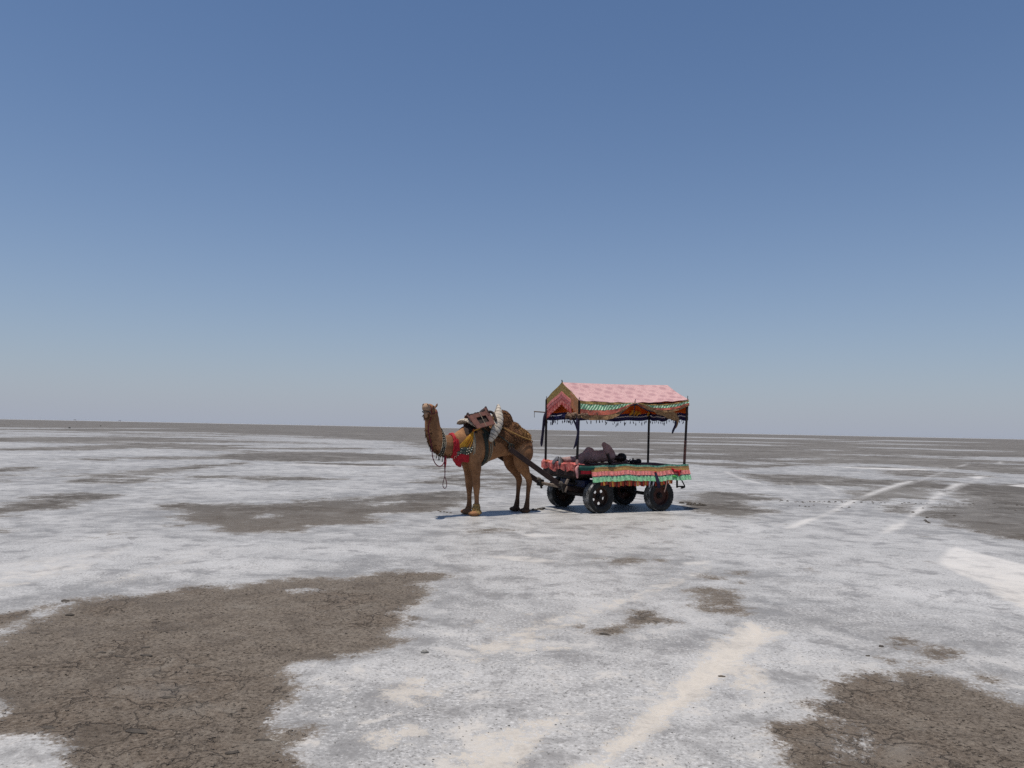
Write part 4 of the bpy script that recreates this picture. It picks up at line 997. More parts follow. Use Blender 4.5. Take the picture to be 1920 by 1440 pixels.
roll([(.43, .355, 1.51), (.37, .365, 1.62), (.27, .335, 1.78), (.16, .25, 1.95), (.07, .13, 2.10), (.0, .01, 2.225), (-.02, -.09, 2.06), (.06, -.20, 1.92), (.18, -.29, 1.80), (.27, -.33, 1.68)],
     [(.06, .035), (.09, .045), (.115, .055), (.11, .06), (.075, .055), (.022, .035), (.06, .05), (.085, .055), (.08, .05), (.05, .04)], 19, 'rear_roll', pads)
roll([(.68, .22, 1.79), (.71, .16, 1.85), (.74, .08, 1.89), (.77, -.02, 1.90), (.80, -.11, 1.88), (.82, -.18, 1.85), (.84, -.24, 1.83)],
     [(.05, .03), (.10, .04), (.13, .045), (.13, .045), (.12, .045), (.09, .04), (.03, .015)], 9, 'front_roll', pads)
b = MB()
b.sheet(lambda u, v: tuple(hug((.70 + .28 * u - .02, (v - .5) * .62, 1.95 - abs(v - .5) * .5), .016)), 8, 15, .012)
b.build('felt_lining', M_felt, pads)

sad = on_camel('saddle', label='red brown wooden saddle frame with a square opening in its side board', cat='saddle')
def side_board(s):
    # board corners: front top, rear top, rear bottom, front bottom
    FT, RT, RB, FB = [np.array((x - (.16 if s < 0 else 0), y * s * (1 if s > 0 else .8), z)) for x, y, z in ((.86, .17, 1.99), (.40, .17, 2.105), (.36, .40, 1.835), (.80, .40, 1.735))]
    nrm = np.cross(RT - FT, FB - FT); nrm /= np.linalg.norm(nrm)
    if nrm[1] * s < 0: nrm = -nrm
    def P(u, v): return (FT * (1 - u) + RT * u) * (1 - v) + (FB * (1 - u) + RB * u) * v
    def plank(u0, u1, v0, v1, nm):
        q = [P(u0, v0), P(u1, v0), P(u1, v1), P(u0, v1)]
        V = [p + nrm * .012 for p in q] + [p - nrm * .012 for p in q]
        F = [(0, 1, 2, 3), (7, 6, 5, 4), (0, 4, 5, 1), (1, 5, 6, 2), (2, 6, 7, 3), (3, 7, 4, 0)]
        MB().add(V, F).build(nm, M_wood, sad, 20)
    plank(0, 1, .0, .27, 'side_plank'); plank(0, 1, .74, 1.0, 'side_plank')
    plank(-.03, .27, .275, .735, 'end_plank'); plank(.79, 1.04, .275, .735, 'end_plank')
    plank(.272, .515, .33, .72, 'x') if False else None
    q = [P(.2, .2), P(.86, .2), P(.86, .8), P(.2, .8)]
    V = [p - nrm * .03 for p in q] + [p - nrm * .05 for p in q]
    MB().add(V, [(0, 1, 2, 3), (7, 6, 5, 4), (0, 4, 5, 1), (1, 5, 6, 2), (2, 6, 7, 3), (3, 7, 4, 0)]).build('felt_backing', M_felt, sad, 20)
    c = MB(); c.tube([P(.56, .0) + nrm * .016, P(.53, .5) + nrm * .017, P(.49, 1.0) + nrm * .016], .0055, 6); c.build('tie_cord', M_pale, sad)
    # raised rear horn plank and front post
    c = MB(); c.bar(P(.97, .35) , P(.99, -.20), .085, .026, roll=0); c.build('rear_horn', M_wood, sad)
    c = MB(); c.bar(P(-.01, .4), P(-.02, -.05), .05, .026); c.build('front_horn', M_wood, sad)
    return P, nrm
PA, nA = side_board(1)
PB, nB = side_board(-1)
def between(u, v, t):
    return PA(u, v) * (1 - t) + PB(u, v) * t
for nm, u, top in (('front_bow', .04, .02), ('rear_bow', 1.0, .05)):
    c = MB(); c.tube([PA(u, -.0), between(u, -.1, .25) + (0, 0, top * .7), between(u, -.1, .5) + (0, 0, top), between(u, -.1, .75) + (0, 0, top * .7), PB(u, -.0)], (.022, .022), 8)
    c.build(nm, M_felt, sad)
c = MB()
c.sheet(lambda u, v: tuple(between(.1 + .82 * u, .0, v) + np.array((0, 0, .018 - .05 * math.sin(PI * v) * (1 - u) + .05 * u * u * math.sin(PI * v) + .012 * math.sin(u * 17)))), 14, 7, .03)
c.build('seat_leather', M_felt, sad)
c = MB(); c.tube([PA(1.0, .1), PA(1.12, .12) + (0, 0, .0), PA(1.22, .3), PA(1.16, .75)], .028, 8); c.build('leather_flap', M_felt, sad)

# girth: broad dark webbing round the belly with pale rope ends
g = on_camel('girth_strap', label='dark green webbing girth strap hanging down the flank of the camel below the saddle', cat='strap')
def ring_section(x0, x1, z0, zb, off, n=26, side0=1):
    pts = []
    for a in np.linspace(R(52), R(360 - 52), n):
        cy, cz = math.sin(a) * .9, 1.45 + math.cos(a) * .9
        t_ = (1 - math.cos(a)) / 2
        h = cbvh.ray_cast(Vector((x0 + (x1 - x0) * t_, cy, cz)), (Vector((x0 + (x1 - x0) * t_, 0, 1.45)) - Vector((x0 + (x1 - x0) * t_, cy, cz))).normalized())
        pts.append(np.array(h[0] + h[1] * off) if h[0] is not None else np.array((x0, cy * .3, cz)))
    return np.array(pts)
A_, B_ = ring_section(.50, .40, 0, 0, .012), ring_section(.585, .475, 0, 0, .012)
c = MB(); c.sheet(lambda u, v: tuple(A_[int(round(u * 25))] * (1 - v) + B_[int(round(u * 25))] * v), 26, 4, .01); c.build('webbing', M_strap, g)
c = MB(); c.tube(ring_section(.36, .34, 0, 0, .014)[3:22], .011, 6, spline=False); c.build('belly_rope', M_pale, g)
c = MB(); c.tube(ring_section(.415, .375, 0, 0, .014)[4:22], .010, 6, spline=False); c.build('belly_rope', M_pale, g)
c = MB(); c.tube([flank(.40, 1.66, 1, .05), flank(.34, 1.52, 1, .03), flank(.30, 1.40, 1, .03)], .012, 6); c.build('hanging_end', M_strap, g)
for k_, (xx, zz) in enumerate(((.53, 1.70), (.47, 1.66))):
    c = MB(); c.tube([flank(xx, zz + .02, 1, .03), flank(xx - .02, zz - .06, 1, .05), flank(xx - .01, zz - .13, 1, .03)], (.03, .012), 6); c.build('hanging_end', M_strap, g)

# crupper rope from the saddle round the rump
cr = MB()
pa = [PA(1.04, .62) + nA * .03]
for x, z in ((.22, 1.86), (.05, 1.76), (-.15, 1.67), (-.38, 1.59), (-.58, 1.54), (-.74, 1.50)):
    pa.append(flank(x, z, 1, .030))
pa.append(hug((-.86, .10, 1.47), .02)); pa.append(np.array((-.915, 0, 1.44)))
pb = [p * np.array((1, -1, 1)) for p in pa[:-1]][::-1]
cr.tube(pa + pb, .0115, 7, res=90)
o = cr.build('crupper_rope', M_rope, None, label='yellow rope running from the saddle round the rump of the camel', cat='rope')
o.matrix_world = camel.matrix_world if False else Matrix.Translation(CAMEL_LOC) @ Matrix.Rotation(CAM_YAW, 4, 'Z')
def place(o):
    o.location = CAMEL_LOC; o.rotation_euler = (0, 0, CAM_YAW); return o

def neck_ring(x, z, tilt, rad=.6, off=.01, n=40):
    """closed loop round the neck: plane through (x, 0, z), leaning by tilt"""
    ax = Vector((math.sin(tilt), 0, math.cos(tilt)))   # in-plane long axis
    pts = []
    for a in np.linspace(0, 2 * PI, n, endpoint=False):
        d = ax * math.cos(a) + Vector((0, 1, 0)) * math.sin(a)
        o_ = Vector((x, 0, z))
        h = cbvh.ray_cast(o_ + d * rad, -d)
        pts.append(np.array(h[0] + h[1] * off) if h[0] is not None else np.array(o_ + d * .15))
    return np.array(pts)
def ring_tube(b, pts, r_, n=7, wob=0.0):
    P = np.vstack([pts, pts[:1]])
    if wob: P = P + rng.normal(0, wob, P.shape)
    P[-1] = P[0]
    b.tube(P, r_, n, caps=False, spline=False)

# red scarf wound round the base of the neck
sc_ = on_camel('neck_scarf', label='bright red scarf wound in strands round the neck of the camel', cat='scarf')
for i in range(6):
    b = MB(); ring_tube(b, neck_ring(1.165 - .013 * i + rng.normal(0, .004), 1.40, R(-1 + 1.2 * i), .33, .012), (.017, .013), 7, .004)
    b.build('strand', M_red, sc_)
b = MB(); b.sheet(lambda u, v: tuple(flank(1.12 - .02 * u + .09 * (v - .5) * (1 + .3 * u), 1.52 - .22 * u, 1, .022 + .012 * math.sin(v * 14))), 8, 9, .006)
b.build('hanging_fold', M_red, sc_)

# beaded collar
bc = on_camel('beaded_collar', label='dark collar sewn with rows of ivory beads round the lower neck of the camel', cat='collar')
for dx, off in ((1.375, .01), (1.40, .012), (1.425, .01)):
    b = MB(); ring_tube(b, neck_ring(dx, 1.42, R(-3), .33, off), (.016, .008), 6); b.build('band', M_strap if dx != 1.40 else M_black, bc)
bead = MB(); bead.ell((0, 0, 0), (.008, .008, .008), n=8); bead_me = bead.mesh('bead'); bead_me.materials.append(M_bead)
for dx in (1.362, 1.40, 1.438):
    for k, p in enumerate(neck_ring(dx, 1.42, R(-3), .33, .022, 34)):
        o = bpy.data.objects.new('bead', bead_me); COL.objects.link(o); o.parent = bc; o.location = p
for k in range(4):
    p = hug((1.50 - .05 * k, .02 * (k % 2), 1.20 + .0 * k), .01)
    b = MB(); b.tube([p, p + (0.0, .004, -.05), p + (.004, 0, -.085 - .02 * (k % 2))], [.006, .007, .011], 6); b.build('pendant', M_strap, bc)

# breast ornament
bo = on_camel('breast_ornament', label='breast ornament of yellow streamers, a mirrored green band and a red apron on the camel', cat='ornament')
M_green = simple('green embroidery', (.035, .06, .04), (.015, .02, .016), 40, .7, .4, c3=(.40, .40, .36))
knot = flank(.735, 1.685, 1, .03)
b = MB(); b.ell(knot, (.022, .02, .035), n=10); b.build('knot', simple('orange red', (.55, .09, .02), None, 20, .8), bo)
b = MB(); b.tube([PA(.12, 1.0), PA(.12, 1.0) * .4 + knot * .6 + (0, .02, 0), knot], .012, 6); b.build('tie', M_yel, bo)
for i, (x1, z1) in enumerate(((1.07, 1.36), (1.035, 1.35), (1.0, 1.35), (.965, 1.345), (.93, 1.34), (.90, 1.345), (.865, 1.33), (.83, 1.27), (.80, 1.22), (.775, 1.24))):
    mx, mz = knot[0] * .5 + x1 * .5 - .01, knot[2] * .5 + z1 * .5 + .01
    b = MB(); b.tube([knot, flank(mx, mz, 1, .02), flank(x1, z1, 1, .014)], [(.006, .005), (.014, .006), (.02 if i < 7 else .009, .006)], 6, res=9)
    b.build('streamer', M_yel if i < 7 else M_pale, bo)
TOPR = [(.81, .30, 1.38), (.93, .28, 1.37), (1.05, .22, 1.34), (1.11, .14, 1.25), (1.13, 0, 1.16)]
BOTR = [(.83, .30, 1.28), (.92, .27, 1.215), (1.00, .20, 1.185), (1.05, .10, 1.16), (1.06, 0, 1.12)]
def mirror(P): return [np.array(p) for p in P] + [np.array(p) * (1, -1, 1) for p in P[-2::-1]]
TOPC, BOTC = catmull(mirror(TOPR), 41), catmull(mirror(BOTR), 41)
def wrap(u, v, off=.02):
    """round the breast from the left shoulder (u=0) to the right (u=1), v from the upper to the lower edge"""
    i = u * 40; k = min(int(i), 39); t_ = i - k
    p = (TOPC[k] * (1 - t_) + TOPC[k + 1] * t_) * (1 - v) + (BOTC[k] * (1 - t_) + BOTC[k + 1] * t_) * v
    return hug(p, off)
b = MB(); b.sheet(lambda u, v: tuple(wrap(u, v)), 40, 7, .012); b.build('mirrored_band', M_green, bo)
mir = MB(); mir.ell((0, 0, 0), (.010, .010, .010), n=8); mir_me = mir.mesh('mirror'); mir_me.materials.append(M_bead)
for k in range(44):
    p = wrap((k + .5) / 44, .15 + .7 * (k % 3) / 2, .026)
    o = bpy.data.objects.new('mirror', mir_me); COL.objects.link(o); o.parent = bo; o.location = p
def apron(u, v):
    p = wrap(.12 + .76 * u, .96, .024)
    drop = (.02 + .19 * max(0, 1 - abs(u - .27) / .34) ** .9 + .03 * math.sin(PI * u)) * v
    return tuple(p + np.array((-.25 * drop + .010 * math.sin(u * 44) * v, .010 * math.sin(u * 31) * v, -drop)))
b = MB(); b.sheet(apron, 40, 9, .006); b.build('red_apron', M_red, bo)

# halter and rein
hr = on_camel('halter_rein', label='dark red halter rope and rein hanging in a loop from the head of the camel', cat='rein')
b = MB()
ringp = []
for a in np.linspace(0, 2 * PI, 24, endpoint=False):
    d = HM.to_3x3() @ Vector((0, math.cos(a), math.sin(a)))
    o_ = HM @ Vector((.27, 0, -.03)); h = cbvh.ray_cast(o_ + d * .4, -d); ringp.append(np.array(h[0] + h[1] * .006))
ring_tube(b, np.array(ringp), .007, 6); b.build('noseband', M_dred, hr)
cheek = [ringp[2], hug(Hd(.12, .09, -.06), .008), hug(Hd(-.03, .10, .02), .008), hug(Hd(-.09, .03, .10), .008), hug(Hd(-.03, -.10, .02), .008), hug(Hd(.12, -.09, -.06), .008), ringp[10]]
b = MB(); b.tube(cheek, .0065, 6); b.build('cheek_strap', M_dred, hr)
jawp = hug(Hd(.10, .05, -.12), .008)
rein = [jawp, (1.75, .11, 1.78), (1.735, .12, 1.60), (1.68, .12, 1.42), (1.665, .13, 1.28), (1.655, .15, 1.16), (1.60, .16, 1.05), (1.52, .16, 1.0), (1.44, .16, 1.02), (1.385, .15, 1.10), (1.37, .13, 1.19)]
b = MB(); b.tube(rein, [.010] * 11, 7, res=60); b.build('rein', M_dred, hr)
b = MB(); b.tube([(1.37, .13, 1.19), (1.375, .14, 1.06), (1.37, .15, .90), (1.37, .15, .80)], [(.016, .010), (.018, .010), .010, .009], 7); b.build('rein_end', M_dred, hr)
b = MB(); b.tube([(1.345, .13, 1.19), (1.35, .15, 1.08), (1.365, .15, .96)], [(.012, .008), .010, .008], 7); b.build('rein_end', M_red, hr)
b = MB(); b.tube([(1.37, .15, .80), (1.40, .155, .72), (1.415, .155, .64), (1.395, .155, .585), (1.365, .155, .57), (1.335, .155, .59), (1.325, .155, .65), (1.345, .155, .73), (1.37, .15, .80)], .008, 6, res=40); b.build('rein_loop', M_dred, hr)
p = hug((1.66, .04, 1.36), .01)
b = MB(); b.tube([p, p + (.03, .02, -.05), p + (.02, .03, -.10), p + (-.02, .03, -.09)], .007, 6); b.build('toggle', M_strap, hr)

# shaggy golden anklet on the near front leg
an = on_camel('ankle_band', label='shaggy golden ankle band on the near front foot of the camel', cat='ankle band')
M_ank = simple('golden fringe', (.44, .29, .115), (.28, .17, .06), 30, .85, .4)
for (z0, r0, r1, ln) in ((.225, .052, .062, .10), (.125, .066, .095, .09)):
    for k in range(26):
        a = 2 * PI * k / 26 + rng.normal(0, .05)
        c0 = np.array((.625, .185, z0)); d = np.array((math.cos(a), math.sin(a), 0))
        b = MB(); b.tube([c0 + d * r0 + (0, 0, .01), c0 + d * (r1 + rng.uniform(-.006, .012)) + (0, 0, -ln * .5), c0 + d * (r1 + rng.uniform(0, .03)) + (.02, 0, -ln * rng.uniform(.75, 1.0))], [.008, .010, .005], 5, res=5)
        b.build('fringe', M_ank, an)
    b = MB(); b.tube([np.array((.625, .185, z0)) + np.array((math.cos(a), math.sin(a), 0)) * (r0 + .006) for a in np.linspace(0, 2 * PI, 20)], .014, 6, caps=False, spline=False); b.build('band', M_rope, an)
# ------------------------------------------------------------------ cart
CART_LOC, CART_YAW = (2.29, 17.58, 0), R(180 + 26.2)
cart = empty('camel_cart', CART_LOC, CART_YAW, label='four wheeled wooden cart with a pink cloth canopy hitched behind the camel', cat='cart')
CM = Matrix.Translation(CART_LOC) @ Matrix.Rotation(CART_YAW, 4, 'Z')
CMI = CM.inverted()
def on_cart(name, **kw):
    return empty(name, CART_LOC, CART_YAW, **kw)
def wc(x, y, z):
    return CMI @ Vector((x, y, z))

M_rubber = simple('worn rubber', (.012, .0115, .0115), (.026, .025, .024), 8, .8, .4, fine=50, c3=(.032, .031, .030))
M_tread = simple('salt caked tread', (.20, .197, .19), (.035, .034, .033), 7, .95, .6, c3=(.40, .395, .38), fine=45)
M_rust = simple('rusty rim', (.070, .034, .022), (.035, .020, .015), 9, .7, .5, metal=.2)
M_rust2 = simple('red brown rim', (.105, .038, .026), (.06, .024, .018), 9, .7, .5, metal=.1)
M_iron = simple('dark iron', (.014, .012, .012), (.026, .018, .016), 14, .6, .4, metal=.3)
M_beam = simple('dark wood', (.026, .014, .012), (.046, .024, .019), 9, .75, .5, fine=90)
M_greyw = simple('weathered wood', (.21, .165, .13), (.12, .09, .07), 14, .85, .5)
M_lash = simple('grimy rope', (.10, .085, .07), (.05, .042, .036), 30, .9, .5)
M_blue = simple('blue paint', (.008, .022, .095), (.006, .014, .055), 10, .5, .3, c3=(.03, .022, .02))
M_deckc = simple('maroon carpet', (.12, .028, .024), (.065, .018, .018), 6, .95, .4, c3=(.17, .04, .03))

# chassis
b = MB()
for y in (-.42, .42): b.bar((-1.5, y, .80), (1.36, y, .80), .08, .12)
for x in (-1.46, -.7, 0, .7, 1.30): b.bar((x, -.66, .80), (x, .66, .80), .07, .09)
b.build('chassis', M_beam, cart)
for k in range(9):
    y = -.64 + k * .16
    b = MB(); b.box((-.10, y, .888), (2.88 + .02 * (k % 3), .15, .035), bev=.004); b.build('deck_plank', M_beam, cart)
b = MB(); b.box((1.365, 0, .84), (.05, 1.38, .13)); b.build('front_board', M_beam, cart)
b = MB(); b.box((-.1, -.72, .86), (2.9, .04, .12)); b.build('side_board', M_beam, cart)
b = MB(); b.box((-.1, .72, .86), (2.9, .04, .12)); b.build('side_board', M_beam, cart)
b = MB(); b.sheet(lambda u, v: (-1.54 + 2.9 * u, -.735 + 1.47 * v, 1.0 + .012 * math.sin(u * 23 + v * 4) * math.sin(v * 9) + .01 * math.sin(u * 9) - .03 * abs(2 * v - 1) ** 6), 60, 24, .09)
b.build('carpet', M_deckc, cart)

# wheels
def tyre_prof():
    w, r = .12, .344
    return [(.205, -.085), (.225, -.107), (.262, -.122), (.300, -.121), (.328, -.106), (r, -.078), (r, -.03), (r - .012, -.028), (r - .012, -.020), (r, -.018), (r, .018), (r - .012, .020), (r - .012, .028), (r, .03), (r, .078), (.328, .106), (.300, .121), (.262, .122), (.225, .107), (.205, .085)], [0, 0, 0, 0] + [1] * 11 + [0] * 5
tb = MB(); pr, mi = tyre_prof(); tb.lathe(pr, 48, mi=mi)
for k in range(36):                                             # tread lugs on both shoulders
    a = 2 * PI * k / 36
    for s in (-1, 1):
        M3 = Matrix.Rotation(-a, 3, 'Y') @ Matrix.Rotation(R(25 * s), 3, 'X')
        tb.box(Matrix.Rotation(-a, 3, 'Y') @ Vector((.3350, s * .07, 0)), (.020, .055, .024), M3, 1, .004)
tyre_me = tb.mesh('tyre', 35); tyre_me.materials.append(M_rubber); tyre_me.materials.append(M_tread)
def disc_with_holes(name, r_out, r_in, holes, thick):
    cu = bpy.data.curves.new(name, 'CURVE'); cu.dimensions = '2D'; cu.fill_mode = 'BOTH'; cu.extrude = thick / 2; cu.bevel_depth = .003
    def circ(cx, cy, r_, n=24):
        s = cu.splines.new('POLY'); s.points.add(n - 1); s.use_cyclic_u = True
        for i in range(n): s.points[i].co = (cx + r_ * math.cos(2 * PI * i / n), cy + r_ * math.sin(2 * PI * i / n), 0, 1)
    circ(0, 0, r_out, 48); circ(0, 0, r_in, 20)
    for (x, y, r_) in holes: circ(x, y, r_, 18)
    o = bpy.data.objects.new(name, cu); COL.objects.link(o)
    dg = bpy.context.evaluated_depsgraph_get()
    me = bpy.data.meshes.new_from_object(o.evaluated_get(dg))
    bpy.data.objects.remove(o)
    me.transform(Matrix.Rotation(R(90), 4, 'X'))
    return me
hl = [(.138 * math.cos(R(a)), .138 * math.sin(R(a)), .037) for a in (54, 126, 198, 270, 342)]
disc_me = disc_with_holes('disc', .196, .03, hl, .010)
plain_me = disc_with_holes('disc', .196, .03, [], .010)
rb = MB()
rb.lathe([(.215, -.085), (.222, -.083), (.205, -.070), (.198, -.03), (.198, .03), (.205, .070), (.222, .083), (.215, .085), (.196, .072), (.190, .03), (.190, -.03), (.196, -.072)], 40)
rim_me = rb.mesh('rim')
hb = MB(); hb.lathe([(0.001, .085), (.035, .085), (.042, .075), (.042, .04), (.07, .035), (.07, -.03), (.045, -.035), (.045, -.09), (.001, -.09)], 20)
for k in range(6):
    a = 2 * PI * k / 6; hb.ell((.057 * math.cos(a), .04, .057 * math.sin(a)), (.010, .010, .010), n=8)
hub_me = hb.mesh('hub')
def wheel(name, parent, x, y, s, rimmat, spin, holes=False):
    w = bpy.data.objects.new('wheel', None); COL.objects.link(w); w.parent = parent
    w.location = (x, y, .335); w.rotation_euler = (0, R(spin), 0 if s > 0 else PI)
    w.rotation_mode = 'ZYX'
    for nm, me_, mt in (('tyre', tyre_me, None), ('rim', rim_me.copy(), rimmat), ('disc', (disc_me if holes else plain_me).copy(), rimmat), ('hub', hub_me.copy(), M_iron)):
        if mt: me_.materials.clear(); me_.materials.append(mt)
        o = bpy.data.objects.new(nm, me_); COL.objects.link(o); o.parent = w
    return w
STEER = R(4)
ca, sa = math.cos(STEER), math.sin(STEER)
def fr(x, y, z=0):                       # front axle frame, turned with the shafts
    return (.843 + x * ca - y * sa, x * sa + y * ca, z)
for s in (1, -1):
    w = wheel('wheel', cart, -.79, .70 * s, s, M_rust2, 10 * s + 14)
    w = wheel('wheel', cart, *fr(0, .70 * s)[:2], s, M_rust, 4, s > 0)
    w.rotation_euler = (0, R(4), STEER + (0 if s > 0 else PI))
b = MB(); b.bar((-.79, -.66, .34), (-.79, .66, .34), .07, .07)
for s in (-1, 1):
    for k in range(4): b.bar((-.79 - .34 + .07 * k, .42 * s, .62 - .028 * k), (-.79 + .34 - .07 * k, .42 * s, .62 - .028 * k), .06, .022)
    b.bar((-.79, .42 * s, .36), (-.79, .42 * s, .56), .07, .09); b.bar((-.79 - .3, .42 * s, .63), (-.79 - .3, .42 * s, .76), .06, .05); b.bar((-.79 + .3, .42 * s, .63), (-.79 + .3, .42 * s, .76), .06, .05)
b.build('rear_axle', M_iron, cart)
b = MB(); b.bar(fr(0, -.66, .336), fr(0, .66, .336), .075, .08); b.bar(fr(0, -.40, .46), fr(0, .40, .46), .12, .16); b.lathe([(.05, .0), (.30, .0), (.30, .05), (.05, .05)], 28, 'Z', (.843, 0, .56))
b.bar(fr(0, .20, .66), fr(0, -.20, .66), .3, .10)
b.build('front_axle', M_iron, cart)
b = MB(); b.box(fr(.06, .30, .60), (.30, .34, .16), Matrix.Rotation(STEER, 3, 'Z')); b.box(fr(.06, -.28, .60), (.30, .34, .16), Matrix.Rotation(STEER, 3, 'Z')); b.build('turntable_block', M_blue, cart)
b = MB(); b.box((-.05, .30, .70), (.50, .5, .10)); b.box((1.0, -.1, .735), (.6, 1.0, .05)); b.build('undertray', M_iron, cart)

# shafts reaching to the camel
NE, FE = wc(1.12, 16.5, .535), wc(.68, 17.1, .575)
NT, FT_ = wc(-.025, 15.85, 1.345), wc(-.60, 16.33, 1.40)
b = MB(); b.bar(NE - (NT - NE) * .0, NT, .06, .105); b.build('shaft', M_beam, cart)
b = MB(); b.bar(FE - (FT_ - FE) * .0, FT_, .06, .105); b.build('shaft', M_beam, cart)
b = MB(); b.bar(NE + Vector((-.02, .04, 0)), FE + (FE - NE) * .08, .075, .06); b.build('cross_bar', M_greyw, cart)
for P_, nm in ((NE, 0), (FE, 1)):
    b = MB(); d_ = (NT - NE).normalized() if nm == 0 else (FT_ - FE).normalized()
    b.box(P_ + d_ * .02, (.13, .12, .15), Matrix.Rotation(R(-8), 3, 'Y')); b.bar(P_ + Vector((.0, 0, -.04)), P_ + Vector((-.02, 0, -.12)), .03, .04); b.build('shaft_bracket', M_iron, cart)
    b = MB(); b.ell(P_ + d_ * .08 + Vector((0, .0, .03)), (.07, .075, .06), n=12); b.tube([P_ + d_ * .1 + Vector((0, .06, .05)), P_ + d_ * .05 + Vector((.02, .07, -.03)), P_ + Vector((.03, .05, -.09))], .016, 6); b.build('rope_lashing', M_lash, cart)
b = MB()
b.bar(NE + (FE - NE) * .12, fr(.05, .30, .42), .07, .09); b.bar(NE + (FE - NE) * .80, fr(.05, -.22, .44), .06, .07)
b.build('draw_bar', M_beam, cart)
b = MB(); b.bar(NE + Vector((-.04, .05, .06)), NE + Vector((-.10, .05, .17)), .05, .05); b.bar(NE + Vector((-.02, .07, -.10)), NE + Vector((-.06, .07, .02)), .045, .03); b.build('pivot_plate', M_greyw, cart)
for P_, pts in (('near', (NT, .55)),):
    pass
mc = camel.matrix_world
CAMW = Matrix.Translation(CAMEL_LOC) @ Matrix.Rotation(CAM_YAW, 4, 'Z')
for s, T_ in ((1, NT), (-1, FT_)):
    a0 = CM @ T_; l0 = CAMW.inverted() @ a0
    pts = [np.array(l0) + (-.03, .035 * s, .05), np.array(l0) + (.03, .04 * s, .10), flank(l0.x + .16, 1.55, s, .03), flank(.40, 1.72, s, .04), PA(.6, 1.0) if s > 0 else PB(.6, 1.0)]
    b = MB(); b.tube(pts, .012, 6, res=24); b.tube([np.array(l0) + np.array((math.cos(a) * .065 - .05, 0, math.sin(a) * .075 + .02)) for a in np.linspace(0, 2 * PI, 16)], .011, 6, caps=False, spline=False)
    o = b.build('shaft_sling', M_strap, None, label='dark rope sling tying the ' + ('near' if s > 0 else 'far') + ' shaft up to the saddle', cat='rope'); place(o)

# posts and canopy frame
def lerp(a, b_, t): return a + (b_ - a) * t
posts = {'nf': ((1.328, .685, .93), (1.30, .70, 2.36)), 'ff': ((1.328, -.685, .93), (1.325, -.695, 2.42)), 'nr': ((-1.505, .685, .93), (-1.575, .705, 2.49)), 'fr': ((-1.505, -.685, .93), (-1.545, -.70, 2.46))}
M_rusty = simple('flaking paint', (.16, .065, .05), (.035, .022, .02), 10, .8, .4, c3=(.22, .13, .11))
for k_, (p, q) in posts.items():
    b = MB(); b.tube([p, q], .027, 10, spline=False); o = b.build('post', M_iron, cart)
    P_, Q_ = np.array(p), np.array(q)
    c = MB(); c.tube([Q_, Q_ + (Q_ - P_) * .055], .008, 6, spline=False); c.build('post_tip', M_iron, o)
    if k_ == 'nr': 
        c = MB(); c.tube([P_ + (Q_ - P_) * .03, P_ + (Q_ - P_) * .40], .0305, 10, spline=False); c.build('peeling_lower_end', M_rusty, o)
    if k_ == 'nf':
        c = MB(); c.tube([P_ + (Q_ - P_) * .02, P_ + (Q_ - P_) * .075, P_ + (Q_ - P_) * .13], [.038, .034, .031], 9, spline=False); c.build('pale_wrapping', simple('pale pink rag', (.40, .24, .22), (.30, .17, .15), 20, .9), o)
RF, RRr = (1.313, 0, 2.775), (-1.54, 0, 2.835)
def eave(x, s):                       # eave line between the posts
    t = (1.30 - x) / 2.87
    return lerp(2.36, 2.47, t) if s > 0 else lerp(2.42, 2.455, t)
dn = lambda p, k=.07, y=.96: (p[0] * .975, p[1] * y, p[2] - k)
b = MB(); b.tube([dn(RF, .045), dn(RRr, .05)], .016, 8, spline=False); b.tube([dn(posts['nf'][1]), dn(posts['nr'][1])], .013, 8, spline=False); b.tube([dn(posts['ff'][1]), dn(posts['fr'][1])], .013, 8, spline=False)
b.tube([dn(posts['nf'][1]), dn(posts['ff'][1])], .013, 8, spline=False); b.tube([dn(posts['nr'][1]), dn(posts['fr'][1])], .013, 8, spline=False)
for s in ('n', 'f'):
    b.tube([dn(RF, .03), dn(posts[s + 'f'][1], .03)], .013, 8, spline=False); b.tube([dn(RRr, .045), dn(posts[s + 'r'][1], .045)], .013, 8, spline=False)
b.build('canopy_frame', M_iron, cart)
b = MB(); b.tube([(1.313, 0, 2.775), (1.33, .0, 2.835)], .014, 6, spline=False); b.build('ridge_knob', M_iron, cart)

